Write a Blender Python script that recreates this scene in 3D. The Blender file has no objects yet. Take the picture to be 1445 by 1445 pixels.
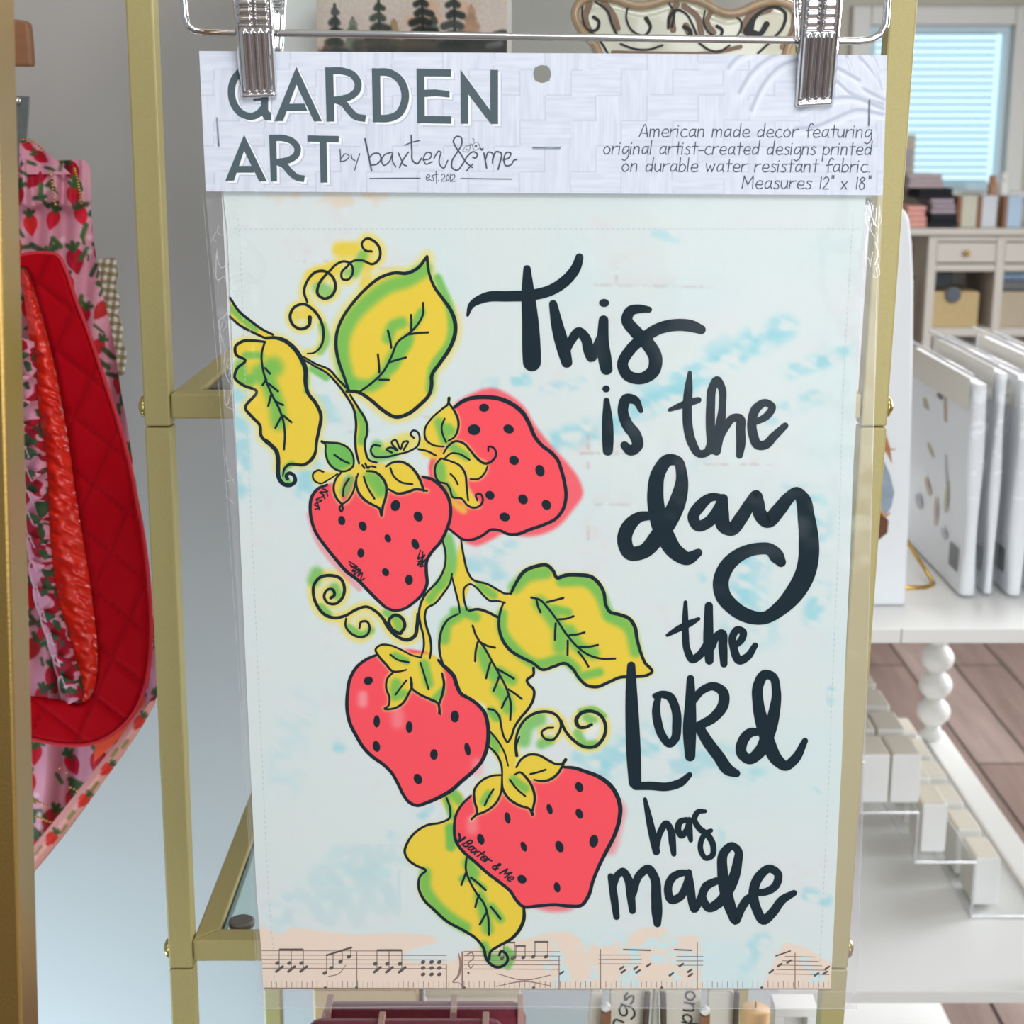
import bpy, bmesh, math, random
import numpy as np
from mathutils import Vector

# ------------------------------------------------------------------ camera, world, lights, exposure
sc = bpy.context.scene
col = sc.collection
FPX, CX, CY = 2200.0, 722.5, 722.5
PITCH = math.radians(14.04)
CAMZ = 1.5
cam_d = bpy.data.cameras.new('camera')
cam = bpy.data.objects.new('camera', cam_d)
col.objects.link(cam)
cam.location = (0, 0, CAMZ)
cam.rotation_euler = (math.pi / 2 - PITCH, 0, 0)
cam_d.sensor_width = 36.0
cam_d.lens = 36.0 * FPX / 1445.0
cam_d.clip_start = 0.02
cam_d.dof.use_dof = True
cam_d.dof.focus_distance = 0.80
cam_d.dof.aperture_fstop = 19.0
sc.camera = cam

sc.view_settings.view_transform = 'Standard'
sc.view_settings.look = 'None'
sc.view_settings.gamma = 1.0
sc.view_settings.use_curve_mapping = False
sc.view_settings.exposure = 0.0

world = bpy.data.worlds.new('world')
sc.world = world
world.use_nodes = True
wb = world.node_tree.nodes['Background']
wb.inputs['Color'].default_value = (0.92, 0.96, 1.0, 1)
wb.inputs['Strength'].default_value = 0.36


def area(name, loc, target, sx, sy, energy, color=(1, 1, 1), spread=180):
    d = bpy.data.lights.new(name, 'AREA')
    d.shape = 'RECTANGLE'
    d.size, d.size_y = sx, sy
    d.energy = energy
    d.spread = math.radians(spread)
    d.color = color
    o = bpy.data.objects.new(name, d)
    col.objects.link(o)
    o.location = loc
    o.rotation_euler = (Vector(target) - Vector(loc)).to_track_quat('-Z', 'Y').to_euler()
    return o


area('flag_key_light', (1.35, -2.2, 1.35), (0.1, 0.9, 1.15), 2.2, 1.6, 47, (0.92, 0.97, 1.0))  # added soft key behind the camera for the flag front, no window there
area('overhead_key_light', (0.45, -0.25, 2.60), (0.0, 0.75, 1.15), 1.2, 0.7, 20, (0.98, 0.99, 1.0))  # extra overhead key, placed close so the flag outshines the wall
area('low_side_fill_light', (-1.30, 0.85, 0.20), (-0.32, 1.4, 0.36), 0.8, 0.35, 12.0, (0.55, 0.81, 1.0), 88)  # added low blue fill that brightens the foot of the left wall
area('room_fill_light', (3.4, 3.2, 1.7), (0.6, 2.6, 0.6), 1.8, 1.6, 120, (0.90, 0.96, 1.0))  # unseen fill from the right, lifts the table and its goods
area('room_top_fill_light', (1.2, 3.0, 2.55), (0.9, 2.6, 0.0), 1.6, 1.6, 50, (1.0, 0.97, 0.93))  # added top fill for the table side of the room

# ------------------------------------------------------------------ helpers
S_, C_ = math.sin(PITCH), math.cos(PITCH)


def at(px, py, Y):
    """the world point seen at pixel (px, py) that lies in the vertical plane y = Y"""
    u = (px - CX) / FPX
    v = (CY - py) / FPX
    t = Y / (C_ + v * S_)
    return (u * t, Y, CAMZ + t * (v * C_ - S_))


def atz(px, py, z):
    u = (px - CX) / FPX
    v = (CY - py) / FPX
    t = (z - CAMZ) / (v * C_ - S_)
    return (u * t, t * (C_ + v * S_), z)


def lin(c):
    c = np.asarray(c, float)
    return np.where(c <= 0.04045, c / 12.92, ((c + 0.055) / 1.055) ** 2.4)


def lin255(r, g, b):
    a = lin(np.array([r, g, b]) / 255.0)
    return (float(a[0]), float(a[1]), float(a[2]), 1.0)


MATS = {}


def mat(name, rgb, rough=0.6, metal=0.0, noise=0.0, nscale=40.0, bump=0.0, bscale=200.0, spec=0.5, stretch=None,
        coat=0.0, sheen=0.0, trans=0.0):
    m = bpy.data.materials.new(name)
    m.use_nodes = True
    nt = m.node_tree
    b = nt.nodes['Principled BSDF']
    c = lin255(*rgb)
    b.inputs['Roughness'].default_value = rough
    b.inputs['Metallic'].default_value = metal
    b.inputs['Specular IOR Level'].default_value = spec
    b.inputs['Coat Weight'].default_value = coat
    b.inputs['Sheen Weight'].default_value = sheen
    b.inputs['Transmission Weight'].default_value = trans
    tc = nt.nodes.new('ShaderNodeTexCoord')
    mp = nt.nodes.new('ShaderNodeMapping')
    nt.links.new(tc.outputs['Object'], mp.inputs['Vector'])
    if stretch:
        mp.inputs['Scale'].default_value = stretch
    nz = nt.nodes.new('ShaderNodeTexNoise')
    nz.inputs['Scale'].default_value = nscale
    nz.inputs['Detail'].default_value = 4.0
    nt.links.new(mp.outputs['Vector'], nz.inputs['Vector'])
    mix = nt.nodes.new('ShaderNodeMix')
    mix.data_type = 'RGBA'
    k = max(noise, 0.01)
    mix.inputs[6].default_value = (c[0] * (1 - k), c[1] * (1 - k), c[2] * (1 - k), 1)
    mix.inputs[7].default_value = (min(1, c[0] * (1 + k)), min(1, c[1] * (1 + k)), min(1, c[2] * (1 + k)), 1)
    nt.links.new(nz.outputs['Fac'], mix.inputs[0])
    nt.links.new(mix.outputs[2], b.inputs['Base Color'])
    if bump > 0:
        n2 = nt.nodes.new('ShaderNodeTexNoise')
        n2.inputs['Scale'].default_value = bscale
        n2.inputs['Detail'].default_value = 3.0
        nt.links.new(mp.outputs['Vector'], n2.inputs['Vector'])
        bp = nt.nodes.new('ShaderNodeBump')
        bp.inputs['Strength'].default_value = bump
        bp.inputs['Distance'].default_value = 0.002
        nt.links.new(n2.outputs['Fac'], bp.inputs['Height'])
        nt.links.new(bp.outputs['Normal'], b.inputs['Normal'])
    MATS[name] = m
    return m


def mat_attr(name, rough=0.7, bump=0.0, wave=0.0, spec=0.3, coat=0.0, trans=0.0):
    """dye colour read from the mesh's own colour attribute, with a woven bump"""
    m = bpy.data.materials.new(name)
    m.use_nodes = True
    nt = m.node_tree
    b = nt.nodes['Principled BSDF']
    b.inputs['Roughness'].default_value = rough
    b.inputs['Specular IOR Level'].default_value = spec
    b.inputs['Coat Weight'].default_value = coat
    a = nt.nodes.new('ShaderNodeAttribute')
    a.attribute_name = 'Col'
    nt.links.new(a.outputs['Color'], b.inputs['Base Color'])
    tc = nt.nodes.new('ShaderNodeTexCoord')
    if wave > 0:
        w1 = nt.nodes.new('ShaderNodeTexWave')
        w1.bands_direction = 'X'
        w1.inputs['Scale'].default_value = wave
        w2 = nt.nodes.new('ShaderNodeTexWave')
        w2.bands_direction = 'Z'
        w2.inputs['Scale'].default_value = wave
        nt.links.new(tc.outputs['Object'], w1.inputs['Vector'])
        nt.links.new(tc.outputs['Object'], w2.inputs['Vector'])
        ad = nt.nodes.new('ShaderNodeMath')
        ad.operation = 'ADD'
        nt.links.new(w1.outputs['Fac'], ad.inputs[0])
        nt.links.new(w2.outputs['Fac'], ad.inputs[1])
        src = ad.outputs[0]
    else:
        nz = nt.nodes.new('ShaderNodeTexNoise')
        nz.inputs['Scale'].default_value = 300
        nt.links.new(tc.outputs['Object'], nz.inputs['Vector'])
        src = nz.outputs['Fac']
    bp = nt.nodes.new('ShaderNodeBump')
    bp.inputs['Strength'].default_value = max(bump, 0.01)
    bp.inputs['Distance'].default_value = 0.001
    nt.links.new(src, bp.inputs['Height'])
    nt.links.new(bp.outputs['Normal'], b.inputs['Normal'])
    MATS[name] = m
    return m


def mat_film(name, haze, gloss, rough, tint=(1, 1, 1), bump=0.3, bscale=25.0):
    """thin clear plastic: mostly straight-through, some gloss, a little milky haze"""
    m = bpy.data.materials.new(name)
    m.use_nodes = True
    nt = m.node_tree
    nt.nodes.clear()
    out = nt.nodes.new('ShaderNodeOutputMaterial')
    tr = nt.nodes.new('ShaderNodeBsdfTransparent')
    tr.inputs['Color'].default_value = (*tint, 1)
    gl = nt.nodes.new('ShaderNodeBsdfGlossy')
    gl.inputs['Roughness'].default_value = rough
    df = nt.nodes.new('ShaderNodeBsdfDiffuse')
    df.inputs['Color'].default_value = (0.9, 0.9, 0.95, 1)
    tc = nt.nodes.new('ShaderNodeTexCoord')
    nz = nt.nodes.new('ShaderNodeTexNoise')
    nz.inputs['Scale'].default_value = bscale
    nz.inputs['Detail'].default_value = 2
    nt.links.new(tc.outputs['Object'], nz.inputs['Vector'])
    bp = nt.nodes.new('ShaderNodeBump')
    bp.inputs['Strength'].default_value = bump
    bp.inputs['Distance'].default_value = 0.004
    nt.links.new(nz.outputs['Fac'], bp.inputs['Height'])
    nt.links.new(bp.outputs['Normal'], gl.inputs['Normal'])
    m1 = nt.nodes.new('ShaderNodeMixShader')
    m1.inputs[0].default_value = haze
    nt.links.new(tr.outputs[0], m1.inputs[1])
    nt.links.new(df.outputs[0], m1.inputs[2])
    m2 = nt.nodes.new('ShaderNodeMixShader')
    m2.inputs[0].default_value = gloss
    nt.links.new(m1.outputs[0], m2.inputs[1])
    nt.links.new(gl.outputs[0], m2.inputs[2])
    nt.links.new(m2.outputs[0], out.inputs[0])
    MATS[name] = m
    return m


def mat_emit(name, rgb, strength):
    m = bpy.data.materials.new(name)
    m.use_nodes = True
    nt = m.node_tree
    nt.nodes.clear()
    out = nt.nodes.new('ShaderNodeOutputMaterial')
    e = nt.nodes.new('ShaderNodeEmission')
    e.inputs['Color'].default_value = lin255(*rgb)
    e.inputs['Strength'].default_value = strength
    nt.links.new(e.outputs[0], out.inputs[0])
    MATS[name] = m
    return m


def tag(o, label=None, cat=None, group=None, kind=None):
    if label: o['label'] = label
    if cat: o['category'] = cat
    if group: o['group'] = group
    if kind: o['kind'] = kind
    return o


def empty(name, loc=(0, 0, 0), label=None, cat=None, group=None):
    o = bpy.data.objects.new(name, None)
    o.empty_display_size = 0.02
    col.objects.link(o)
    o.location = loc
    tag(o, label, cat, group)
    return o


def woff(parent):
    off = Vector((0, 0, 0))
    p = parent
    while p is not None:
        off += Vector(p.location)
        p = p.parent
    return off


def link_mesh(name, me, mats, parent=None, smooth=False, bevel=0.0, seg=2):
    for m in mats:
        me.materials.append(m)
    if smooth:
        for p in me.polygons:
            p.use_smooth = True
    o = bpy.data.objects.new(name, me)
    col.objects.link(o)
    if parent is not None:
        o.parent = parent
    if bevel > 0:
        md = o.modifiers.new('bevel', 'BEVEL')
        md.width = bevel
        md.segments = seg
        md.limit_method = 'ANGLE'
        md.angle_limit = math.radians(40)
        md.harden_normals = False
    return o


class MB:
    """collects shapes in world coordinates; build() links them as ONE mesh object"""

    def __init__(self):
        self.v, self.f, self.m = [], [], []

    def add(self, verts, faces, mi=0):
        b = len(self.v)
        self.v += [tuple(p) for p in verts]
        self.f += [tuple(i + b for i in f) for f in faces]
        self.m += [mi] * len(faces)
        return self

    def box(self, x0, x1, y0, y1, z0, z1, mi=0):
        v = [(x0, y0, z0), (x1, y0, z0), (x1, y1, z0), (x0, y1, z0), (x0, y0, z1), (x1, y0, z1), (x1, y1, z1), (x0, y1, z1)]
        f = [(0, 3, 2, 1), (4, 5, 6, 7), (0, 1, 5, 4), (1, 2, 6, 5), (2, 3, 7, 6), (3, 0, 4, 7)]
        return self.add(v, f, mi)

    def tube(self, pts, r, n=10, mi=0, closed=False, caps=True):
        pts = [Vector(p) for p in pts]
        rs = r if isinstance(r, (list, tuple)) else [r] * len(pts)
        N = len(pts)
        vs = []
        prev = None
        for i, p in enumerate(pts):
            a = pts[i - 1] if (i > 0 or closed) else p
            b = pts[(i + 1) % N] if (i < N - 1 or closed) else p
            t = (b - a).normalized()
            if prev is None:
                up = Vector((0, 0, 1)) if abs(t.z) < 0.9 else Vector((0, 1, 0))
                n1 = t.cross(up).normalized()
            else:
                n1 = (prev - t * prev.dot(t)).normalized()
            prev = n1
            n2 = t.cross(n1)
            for k in range(n):
                an = 2 * math.pi * k / n
                vs.append(p + n1 * (rs[i] * math.cos(an)) + n2 * (rs[i] * math.sin(an)))
        fs = []
        M = N if closed else N - 1
        for i in range(M):
            for k in range(n):
                a = i * n + k
                b = i * n + (k + 1) % n
                c = ((i + 1) % N) * n + (k + 1) % n
                d = ((i + 1) % N) * n + k
                fs.append((a, b, c, d))
        if caps and not closed:
            fs.append(tuple(range(n - 1, -1, -1)))
            fs.append(tuple((N - 1) * n + k for k in range(n)))
        return self.add(vs, fs, mi)

    def lathe(self, prof, c, n=24, mi=0, axis='z'):
        vs, fs = [], []
        for (r, h) in prof:
            for k in range(n):
                a = 2 * math.pi * k / n
                if axis == 'z':
                    vs.append((c[0] + r * math.cos(a), c[1] + r * math.sin(a), c[2] + h))
                elif axis == 'x':
                    vs.append((c[0] + h, c[1] + r * math.cos(a), c[2] + r * math.sin(a)))
                else:
                    vs.append((c[0] + r * math.cos(a), c[1] + h, c[2] + r * math.sin(a)))
        for i in range(len(prof) - 1):
            for k in range(n):
                fs.append((i * n + k, i * n + (k + 1) % n, (i + 1) * n + (k + 1) % n, (i + 1) * n + k))
        fs.append(tuple(range(n - 1, -1, -1)))
        fs.append(tuple((len(prof) - 1) * n + k for k in range(n)))
        return self.add(vs, fs, mi)

    def prism(self, poly, d, mi=0):
        """poly: list of 3d points of one face, d: extrusion vector"""
        n = len(poly)
        d = Vector(d)
        v = [Vector(p) for p in poly] + [Vector(p) + d for p in poly]
        f = [tuple(range(n)), tuple(range(2 * n - 1, n - 1, -1))]
        for i in range(n):
            j = (i + 1) % n
            f.append((j, i, n + i, n + j))
        return self.add(v, f, mi)

    def ball(self, c, r, n=10, mi=0, sq=(1, 1, 1)):
        prof = [(max(1e-5, r * math.sin(math.pi * i / n)), -r * math.cos(math.pi * i / n)) for i in range(n + 1)]
        b = len(self.v)
        self.lathe(prof, (0, 0, 0), 2 * n, mi)
        self.v[b:] = [(c[0] + p[0] * sq[0], c[1] + p[1] * sq[1], c[2] + p[2] * sq[2]) for p in self.v[b:]]
        return self

    def build(self, name, mats, parent=None, smooth=False, bevel=0.0, seg=2, fix=True):
        off = woff(parent) if parent is not None else Vector((0, 0, 0))
        me = bpy.data.meshes.new(name)
        me.from_pydata([(p[0] - off.x, p[1] - off.y, p[2] - off.z) for p in self.v], [], self.f)
        if not isinstance(mats, (list, tuple)):
            mats = [mats]
        for p, mi in zip(me.polygons, self.m):
            p.material_index = mi
        if fix:
            bm = bmesh.new()
            bm.from_mesh(me)
            bmesh.ops.recalc_face_normals(bm, faces=bm.faces)
            bm.to_mesh(me)
            bm.free()
        return link_mesh(name, me, mats, parent, smooth, bevel, seg)


def box_thing(name, m, b, label, cat, group=None, bevel=0.002):
    o = MB().box(*b).build(name, m, None, bevel=bevel)
    return tag(o, label, cat, group)


def struct(name, o):
    o.name = name
    o['kind'] = 'structure'
    return o


# ---- splines, stroke ribbons and dye painting for printed things
def spline(pts, n=7, closed=False):
    P = np.array(pts, float)
    N = len(P)
    if N < 3:
        return P
    out = []
    M = N if closed else N - 1
    for i in range(M):
        p1, p2 = P[i], P[(i + 1) % N]
        p0 = P[i - 1] if (i > 0 or closed) else 2 * p1 - p2
        p3 = P[(i + 2) % N] if (i < N - 2 or closed) else 2 * p2 - p1
        # centripetal-ish: scale tangents by chord lengths to stop overshoot
        d0 = np.linalg.norm((p1 - p0)[:2]) + 1e-6
        d1 = np.linalg.norm((p2 - p1)[:2]) + 1e-6
        d2 = np.linalg.norm((p3 - p2)[:2]) + 1e-6
        m1 = ((p1 - p0) / d0 * d1 + (p2 - p1) / d1 * d0) / (d0 + d1) * d1
        m2 = ((p2 - p1) / d1 * d2 + (p3 - p2) / d2 * d1) / (d1 + d2) * d1
        for k in range(n):
            t = k / n
            t2, t3 = t * t, t * t * t
            out.append((2 * t3 - 3 * t2 + 1) * p1 + (t3 - 2 * t2 + t) * m1 + (-2 * t3 + 3 * t2) * p2 + (t3 - t2) * m2)
    if not closed:
        out.append(P[-1])
    return np.array(out)


class Art:
    """flat printed marks: ribbons, polygons and discs on the plane y = Y, each layer a hair above the last"""

    def __init__(self, Y, step=4e-5):
        self.Y, self.step = Y, step
        self.v, self.f, self.m = [], [], []
        self.n = 0

    def _p(self, x, y, lay):
        return at(x, y, self.Y - lay * self.step)

    def _add(self, pts, faces, mi, lay, ramp=None):
        b = len(self.v)
        # every mark sits a hair (microns) above the one before, like ink over ink
        self.n += 1
        base = lay * self.step + (self.n % 14) * 2.4e-6
        if ramp is None:
            self.v += [at(x, y, self.Y - base) for x, y in pts]
        else:
            self.v += [at(x, y, self.Y - base - 2.2e-6 * r) for (x, y), r in zip(pts, ramp)]
        self.f += [tuple(i + b for i in f) for f in faces]
        self.m += [mi] * len(faces)

    def ribbon(self, pts, mi=1, lay=3, smooth=True, flat=False, w=None, n=7):
        P = [(p[0], p[1], p[2] if len(p) > 2 else w) for p in pts]
        A = spline(P, n) if (smooth and len(P) > 2) else np.array(P, float)
        keep = [0]
        for i in range(1, len(A)):
            if np.hypot(*(A[i, :2] - A[keep[-1], :2])) > 0.15:
                keep.append(i)
        A = A[keep]
        N = len(A)
        if N < 2:
            return
        T = np.gradient(A[:, :2], axis=0)
        L = np.hypot(T[:, 0], T[:, 1]) + 1e-9
        T = T / L[:, None]
        Nn = np.stack([-T[:, 1], T[:, 0]], 1)
        h = np.maximum(A[:, 2], 0.2)[:, None] / 2
        a, b = A[:, :2] + Nn * h, A[:, :2] - Nn * h
        pts2 = [tuple(q) for q in a] + [tuple(q) for q in b]
        ramp = [i / N for i in range(N)] * 2
        fs = [(i, i + 1, N + i + 1, N + i) for i in range(N - 1)]
        if not flat:
            for end, sgn in ((0, -1), (N - 1, 1)):
                c = A[end, :2]
                r = h[end, 0]
                t, nn = T[end] * sgn, Nn[end]
                idx = [end]
                for k in range(1, 8):
                    an = math.pi * k / 8
                    q = c + nn * (r * math.cos(an)) + t * (r * math.sin(an))
                    idx.append(len(pts2))
                    pts2.append(tuple(q))
                    ramp.append(end / N)
                idx.append(N + end)
                fs.append(tuple(idx))
        self._add(pts2, fs, mi, lay, ramp)

    def poly(self, pts, mi=1, lay=3):
        self._add(pts, [tuple(range(len(pts)))], mi, lay)

    def disc(self, x, y, rx, ry, rot=0.0, mi=1, lay=3):
        c, s = math.cos(rot), math.sin(rot)
        q = []
        for k in range(16):
            a = 2 * math.pi * k / 16
            u, v = rx * math.cos(a), ry * math.sin(a)
            q.append((x + u * c - v * s, y + u * s + v * c))
        self.poly(q, mi, lay)


def crop(ox, oy, k):
    def g(pts, w=None):
        out = []
        for p in pts:
            ww = p[2] if len(p) > 2 else w
            out.append((ox + p[0] * k, oy + p[1] * k, ww * k if ww else None))
        return out
    return g


def vnoise(PX, PY, sx, sy, seed):
    """smooth value noise 0..1 over pixel coordinates"""
    rng = np.random.RandomState(seed)
    T = rng.rand(64, 64)
    x, y = PX / sx, PY / sy
    xi, yi = np.floor(x).astype(int), np.floor(y).astype(int)
    fx, fy = x - xi, y - yi
    fx = fx * fx * (3 - 2 * fx)
    fy = fy * fy * (3 - 2 * fy)
    g = lambda i, j: T[i % 64, j % 64]
    return (g(xi, yi) * (1 - fx) + g(xi + 1, yi) * fx) * (1 - fy) + (g(xi, yi + 1) * (1 - fx) + g(xi + 1, yi + 1) * fx) * fy


def sstep(a, b, x):
    t = np.clip((x - a) / (b - a + 1e-9), 0, 1)
    return t * t * (3 - 2 * t)


class Paint:
    def __init__(self, PX, PY, base):
        self.X, self.Y = PX, PY
        self.c = np.tile(np.array(base, float) / 255.0, (len(PX), 1))

    def blend(self, mask, rgb):
        c = np.array(rgb, float) / 255.0
        self.c = self.c * (1 - mask[:, None]) + c[None, :] * mask[:, None]

    def _sel(self, P, pad):
        return np.where((self.X > P[:, 0].min() - pad) & (self.X < P[:, 0].max() + pad) &
                        (self.Y > P[:, 1].min() - pad) & (self.Y < P[:, 1].max() + pad))[0]

    @staticmethod
    def _dist(X, Y, P, closed):
        d = np.full(X.shape, 1e9)
        M = len(P) if closed else len(P) - 1
        for i in range(M):
            a, b = P[i, :2], P[(i + 1) % len(P), :2]
            ab = b - a
            l2 = ab @ ab + 1e-9
            t = np.clip(((X - a[0]) * ab[0] + (Y - a[1]) * ab[1]) / l2, 0, 1)
            d = np.minimum(d, (X - a[0] - t * ab[0]) ** 2 + (Y - a[1] - t * ab[1]) ** 2)
        return np.sqrt(d)

    def stroke(self, pts, r, rgb, alpha=1.0, soft=0.5, nz=None, smooth=True):
        P = np.array([p[:2] for p in pts], float)
        if len(P) == 1:
            P = np.vstack([P, P + 0.01])
        if smooth and len(P) > 2:
            P = spline(P, 4)
        s = self._sel(P, r * (1 + soft) + 2)
        if len(s) == 0: return
        d = self._dist(self.X[s], self.Y[s], P, False)
        m = (1 - sstep(r * (1 - soft), r * (1 + soft), d)) * alpha
        if nz is not None:
            m = m * nz[s]
        c = np.array(rgb, float) / 255.0
        self.c[s] = self.c[s] * (1 - m[:, None]) + c * m[:, None]

    def fill(self, pts, rgb, grow=0.0, soft=2.0, alpha=1.0, smooth=True, nz=None):
        P = np.array([p[:2] for p in pts], float)
        if smooth:
            P = spline(P, 4, True)
        s = self._sel(P, abs(grow) + soft + 2)
        if len(s) == 0: return
        X, Y = self.X[s], self.Y[s]
        ins = np.zeros(X.shape, bool)
        n = len(P)
        j = n - 1
        for i in range(n):
            xi, yi, xj, yj = P[i, 0], P[i, 1], P[j, 0], P[j, 1]
            c = ((yi > Y) != (yj > Y)) & (X < (xj - xi) * (Y - yi) / (yj - yi + 1e-12) + xi)
            ins ^= c
            j = i
        d = self._dist(X, Y, P, True)
        sd = np.where(ins, -d, d)
        m = (1 - sstep(grow - soft, grow + soft, sd)) * alpha
        if nz is not None:
            m = m * nz[s]
        c = np.array(rgb, float) / 255.0
        self.c[s] = self.c[s] * (1 - m[:, None]) + c * m[:, None]


def grid_mesh(name, V, nx, ny, colors, mats, parent, art=None, smooth=True, drop=None, thick=None):
    """V: (ny*nx,3) world points row by row; colors (n,3) sRGB; art: Art printed on it (same mesh)"""
    off = np.array(woff(parent)) if parent is not None else np.zeros(3)
    i = np.arange((ny - 1) * (nx - 1))
    r, c = i // (nx - 1), i % (nx - 1)
    a = r * nx + c
    F = np.stack([a, a + 1, a + nx + 1, a + nx], 1)
    if drop is not None:
        F = F[~drop[F].any(axis=1)]
    faces = F.tolist()
    verts = (V - off).tolist()
    mi = [0] * len(faces)
    nb = len(verts)
    if art is not None:
        verts += [(p[0] - off[0], p[1] - off[1], p[2] - off[2]) for p in art.v]
        faces += [tuple(k + nb for k in f) for f in art.f]
        mi += art.m
    me = bpy.data.meshes.new(name)
    me.from_pydata(verts, [], faces)
    me.polygons.foreach_set('material_index', mi)
    ca = me.color_attributes.new('Col', 'FLOAT_COLOR', 'POINT')
    full = np.ones((len(verts), 4), np.float32)
    full[:nb, :3] = lin(np.clip(colors, 0, 1))
    ca.data.foreach_set('color', full.ravel())
    if smooth:
        me.polygons.foreach_set('use_smooth', [k == 0 for k in mi])
    me.update()
    o = link_mesh(name, me, mats, parent)
    if thick:
        md = o.modifiers.new('thickness', 'SOLIDIFY')
        md.thickness = thick
        md.offset = -1
    return o


random.seed(7)
# ------------------------------------------------------------------ materials
M_wall = mat('wall_paint', (184, 180, 176), 0.85, noise=0.02, nscale=3, bump=0.05, bscale=150)
M_farwall = mat('far_wall_paint', (196, 192, 180), 0.9, noise=0.02, nscale=3)
M_ceil = mat('ceiling_paint', (235, 235, 232), 0.9, noise=0.02)
M_white = mat('white_lacquer', (238, 238, 236), 0.35, noise=0.015, nscale=12)
M_trim = mat('trim_paint', (226, 226, 222), 0.5, noise=0.015, nscale=9)
M_gold = mat('champagne_gold_paint', (176, 163, 108), 0.5, metal=0.12, noise=0.10, nscale=900, bump=0.06, bscale=900)
M_gold2 = mat('burnished_gold', (168, 136, 76), 0.30, metal=0.85, noise=0.12, nscale=900, bump=0.08, bscale=900)
M_goldb = mat('polished_gold', (214, 176, 92), 0.2, metal=1.0, noise=0.05)
M_bolt = mat('brass_bolt', (206, 190, 120), 0.2, metal=1.0, noise=0.05)
M_chrome = mat('chrome', (222, 222, 224), 0.07, metal=1.0, noise=0.02)
M_grey = mat('grey_steel', (120, 124, 122), 0.45, metal=0.7, noise=0.2, nscale=300)
M_wood = mat('brown_wood', (150, 100, 66), 0.5, noise=0.15, nscale=60, stretch=(1, 1, 6))
M_ink = mat('ink_navy_black', (18, 38, 48), 0.9, noise=0.03, spec=0.05)
M_fabric = mat_attr('printed_fabric', 0.8, bump=0.10, wave=700)
M_card = mat_attr('printed_card', 0.6, bump=0.02)
M_slate = mat('slate_print', (76, 92, 100), 0.6, noise=0.06, nscale=900)
M_slate2 = mat('thin_slate_print', (72, 84, 98), 0.6, noise=0.03)
M_whiteink = mat('white_print', (244, 248, 252), 0.6, noise=0.01)
M_relief = mat('relief_print', (198, 203, 216), 0.6, noise=0.02)
M_relief2 = mat('relief_print_light', (230, 234, 243), 0.6, noise=0.02)
M_film = mat_film('clear_film', 0.010, 0.012, 0.12, bump=0.25, bscale=30)
M_creaseglint = mat_film('crease_highlight', 0.34, 0.12, 0.15, bump=0.2)  # whitish film for ribbons that paint the highlights on creases
M_faintglint = mat_film('faint_film_highlight', 0.22, 0.08, 0.15, bump=0.2)
M_music = mat('music_print', (150, 122, 112), 0.8, noise=0.1, nscale=300)
M_note = mat('note_print', (92, 84, 84), 0.8, noise=0.1, nscale=300)
M_thread = mat('stitch_thread', (192, 206, 206), 0.8, noise=0.05)
M_glass = mat_film('shelf_glass', 0.03, 0.08, 0.03, tint=(0.90, 0.97, 0.95), bump=0.0)
M_glassedge = mat('glass_edge', (40, 66, 62), 0.1, noise=0.05, spec=0.7)
M_floor = None


def floor_mat():
    m = bpy.data.materials.new('dark_plank_floor')
    m.use_nodes = True
    nt = m.node_tree
    b = nt.nodes['Principled BSDF']
    b.inputs['Roughness'].default_value = 0.28
    tc = nt.nodes.new('ShaderNodeTexCoord')
    mp = nt.nodes.new('ShaderNodeMapping')
    mp.inputs['Rotation'].default_value = (0, 0, math.pi / 2)
    nt.links.new(tc.outputs['Object'], mp.inputs['Vector'])
    br = nt.nodes.new('ShaderNodeTexBrick')
    br.inputs['Color1'].default_value = lin255(156, 138, 132)
    br.inputs['Color2'].default_value = lin255(118, 98, 92)
    br.inputs['Mortar'].default_value = lin255(52, 40, 36)
    br.inputs['Scale'].default_value = 1.0
    br.inputs['Brick Width'].default_value = 1.4
    br.inputs['Row Height'].default_value = 0.14
    br.inputs['Mortar Size'].default_value = 0.004
    nt.links.new(mp.outputs['Vector'], br.inputs['Vector'])
    nz = nt.nodes.new('ShaderNodeTexNoise')
    nz.inputs['Scale'].default_value = 5
    nz.inputs['Detail'].default_value = 6
    m2 = nt.nodes.new('ShaderNodeMapping')
    m2.inputs['Scale'].default_value = (6, 0.6, 1)
    nt.links.new(tc.outputs['Object'], m2.inputs['Vector'])
    nt.links.new(m2.outputs['Vector'], nz.inputs['Vector'])
    mx = nt.nodes.new('ShaderNodeMix')
    mx.data_type = 'RGBA'
    mx.blend_type = 'OVERLAY'
    mx.inputs[0].default_value = 0.5
    nt.links.new(br.outputs['Color'], mx.inputs[6])
    nt.links.new(nz.outputs['Fac'], mx.inputs[7])
    nt.links.new(mx.outputs[2], b.inputs['Base Color'])
    return m


M_floor = floor_mat()

# ------------------------------------------------------------------ the setting
FARY = 6.4
struct('floor', MB().box(-2.6, 4.2, -2.4, FARY + 0.1, -0.06, 0.0).build('floor', M_floor))
struct('ceiling', MB().box(-2.6, 4.2, -2.4, FARY + 0.1, 2.7, 2.76).build('ceiling', M_ceil))
struct('wall_left', MB().box(-2.6, 0.268, 1.40, 1.50, 0.0, 2.7).build('wall_left', M_wall))

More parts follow.
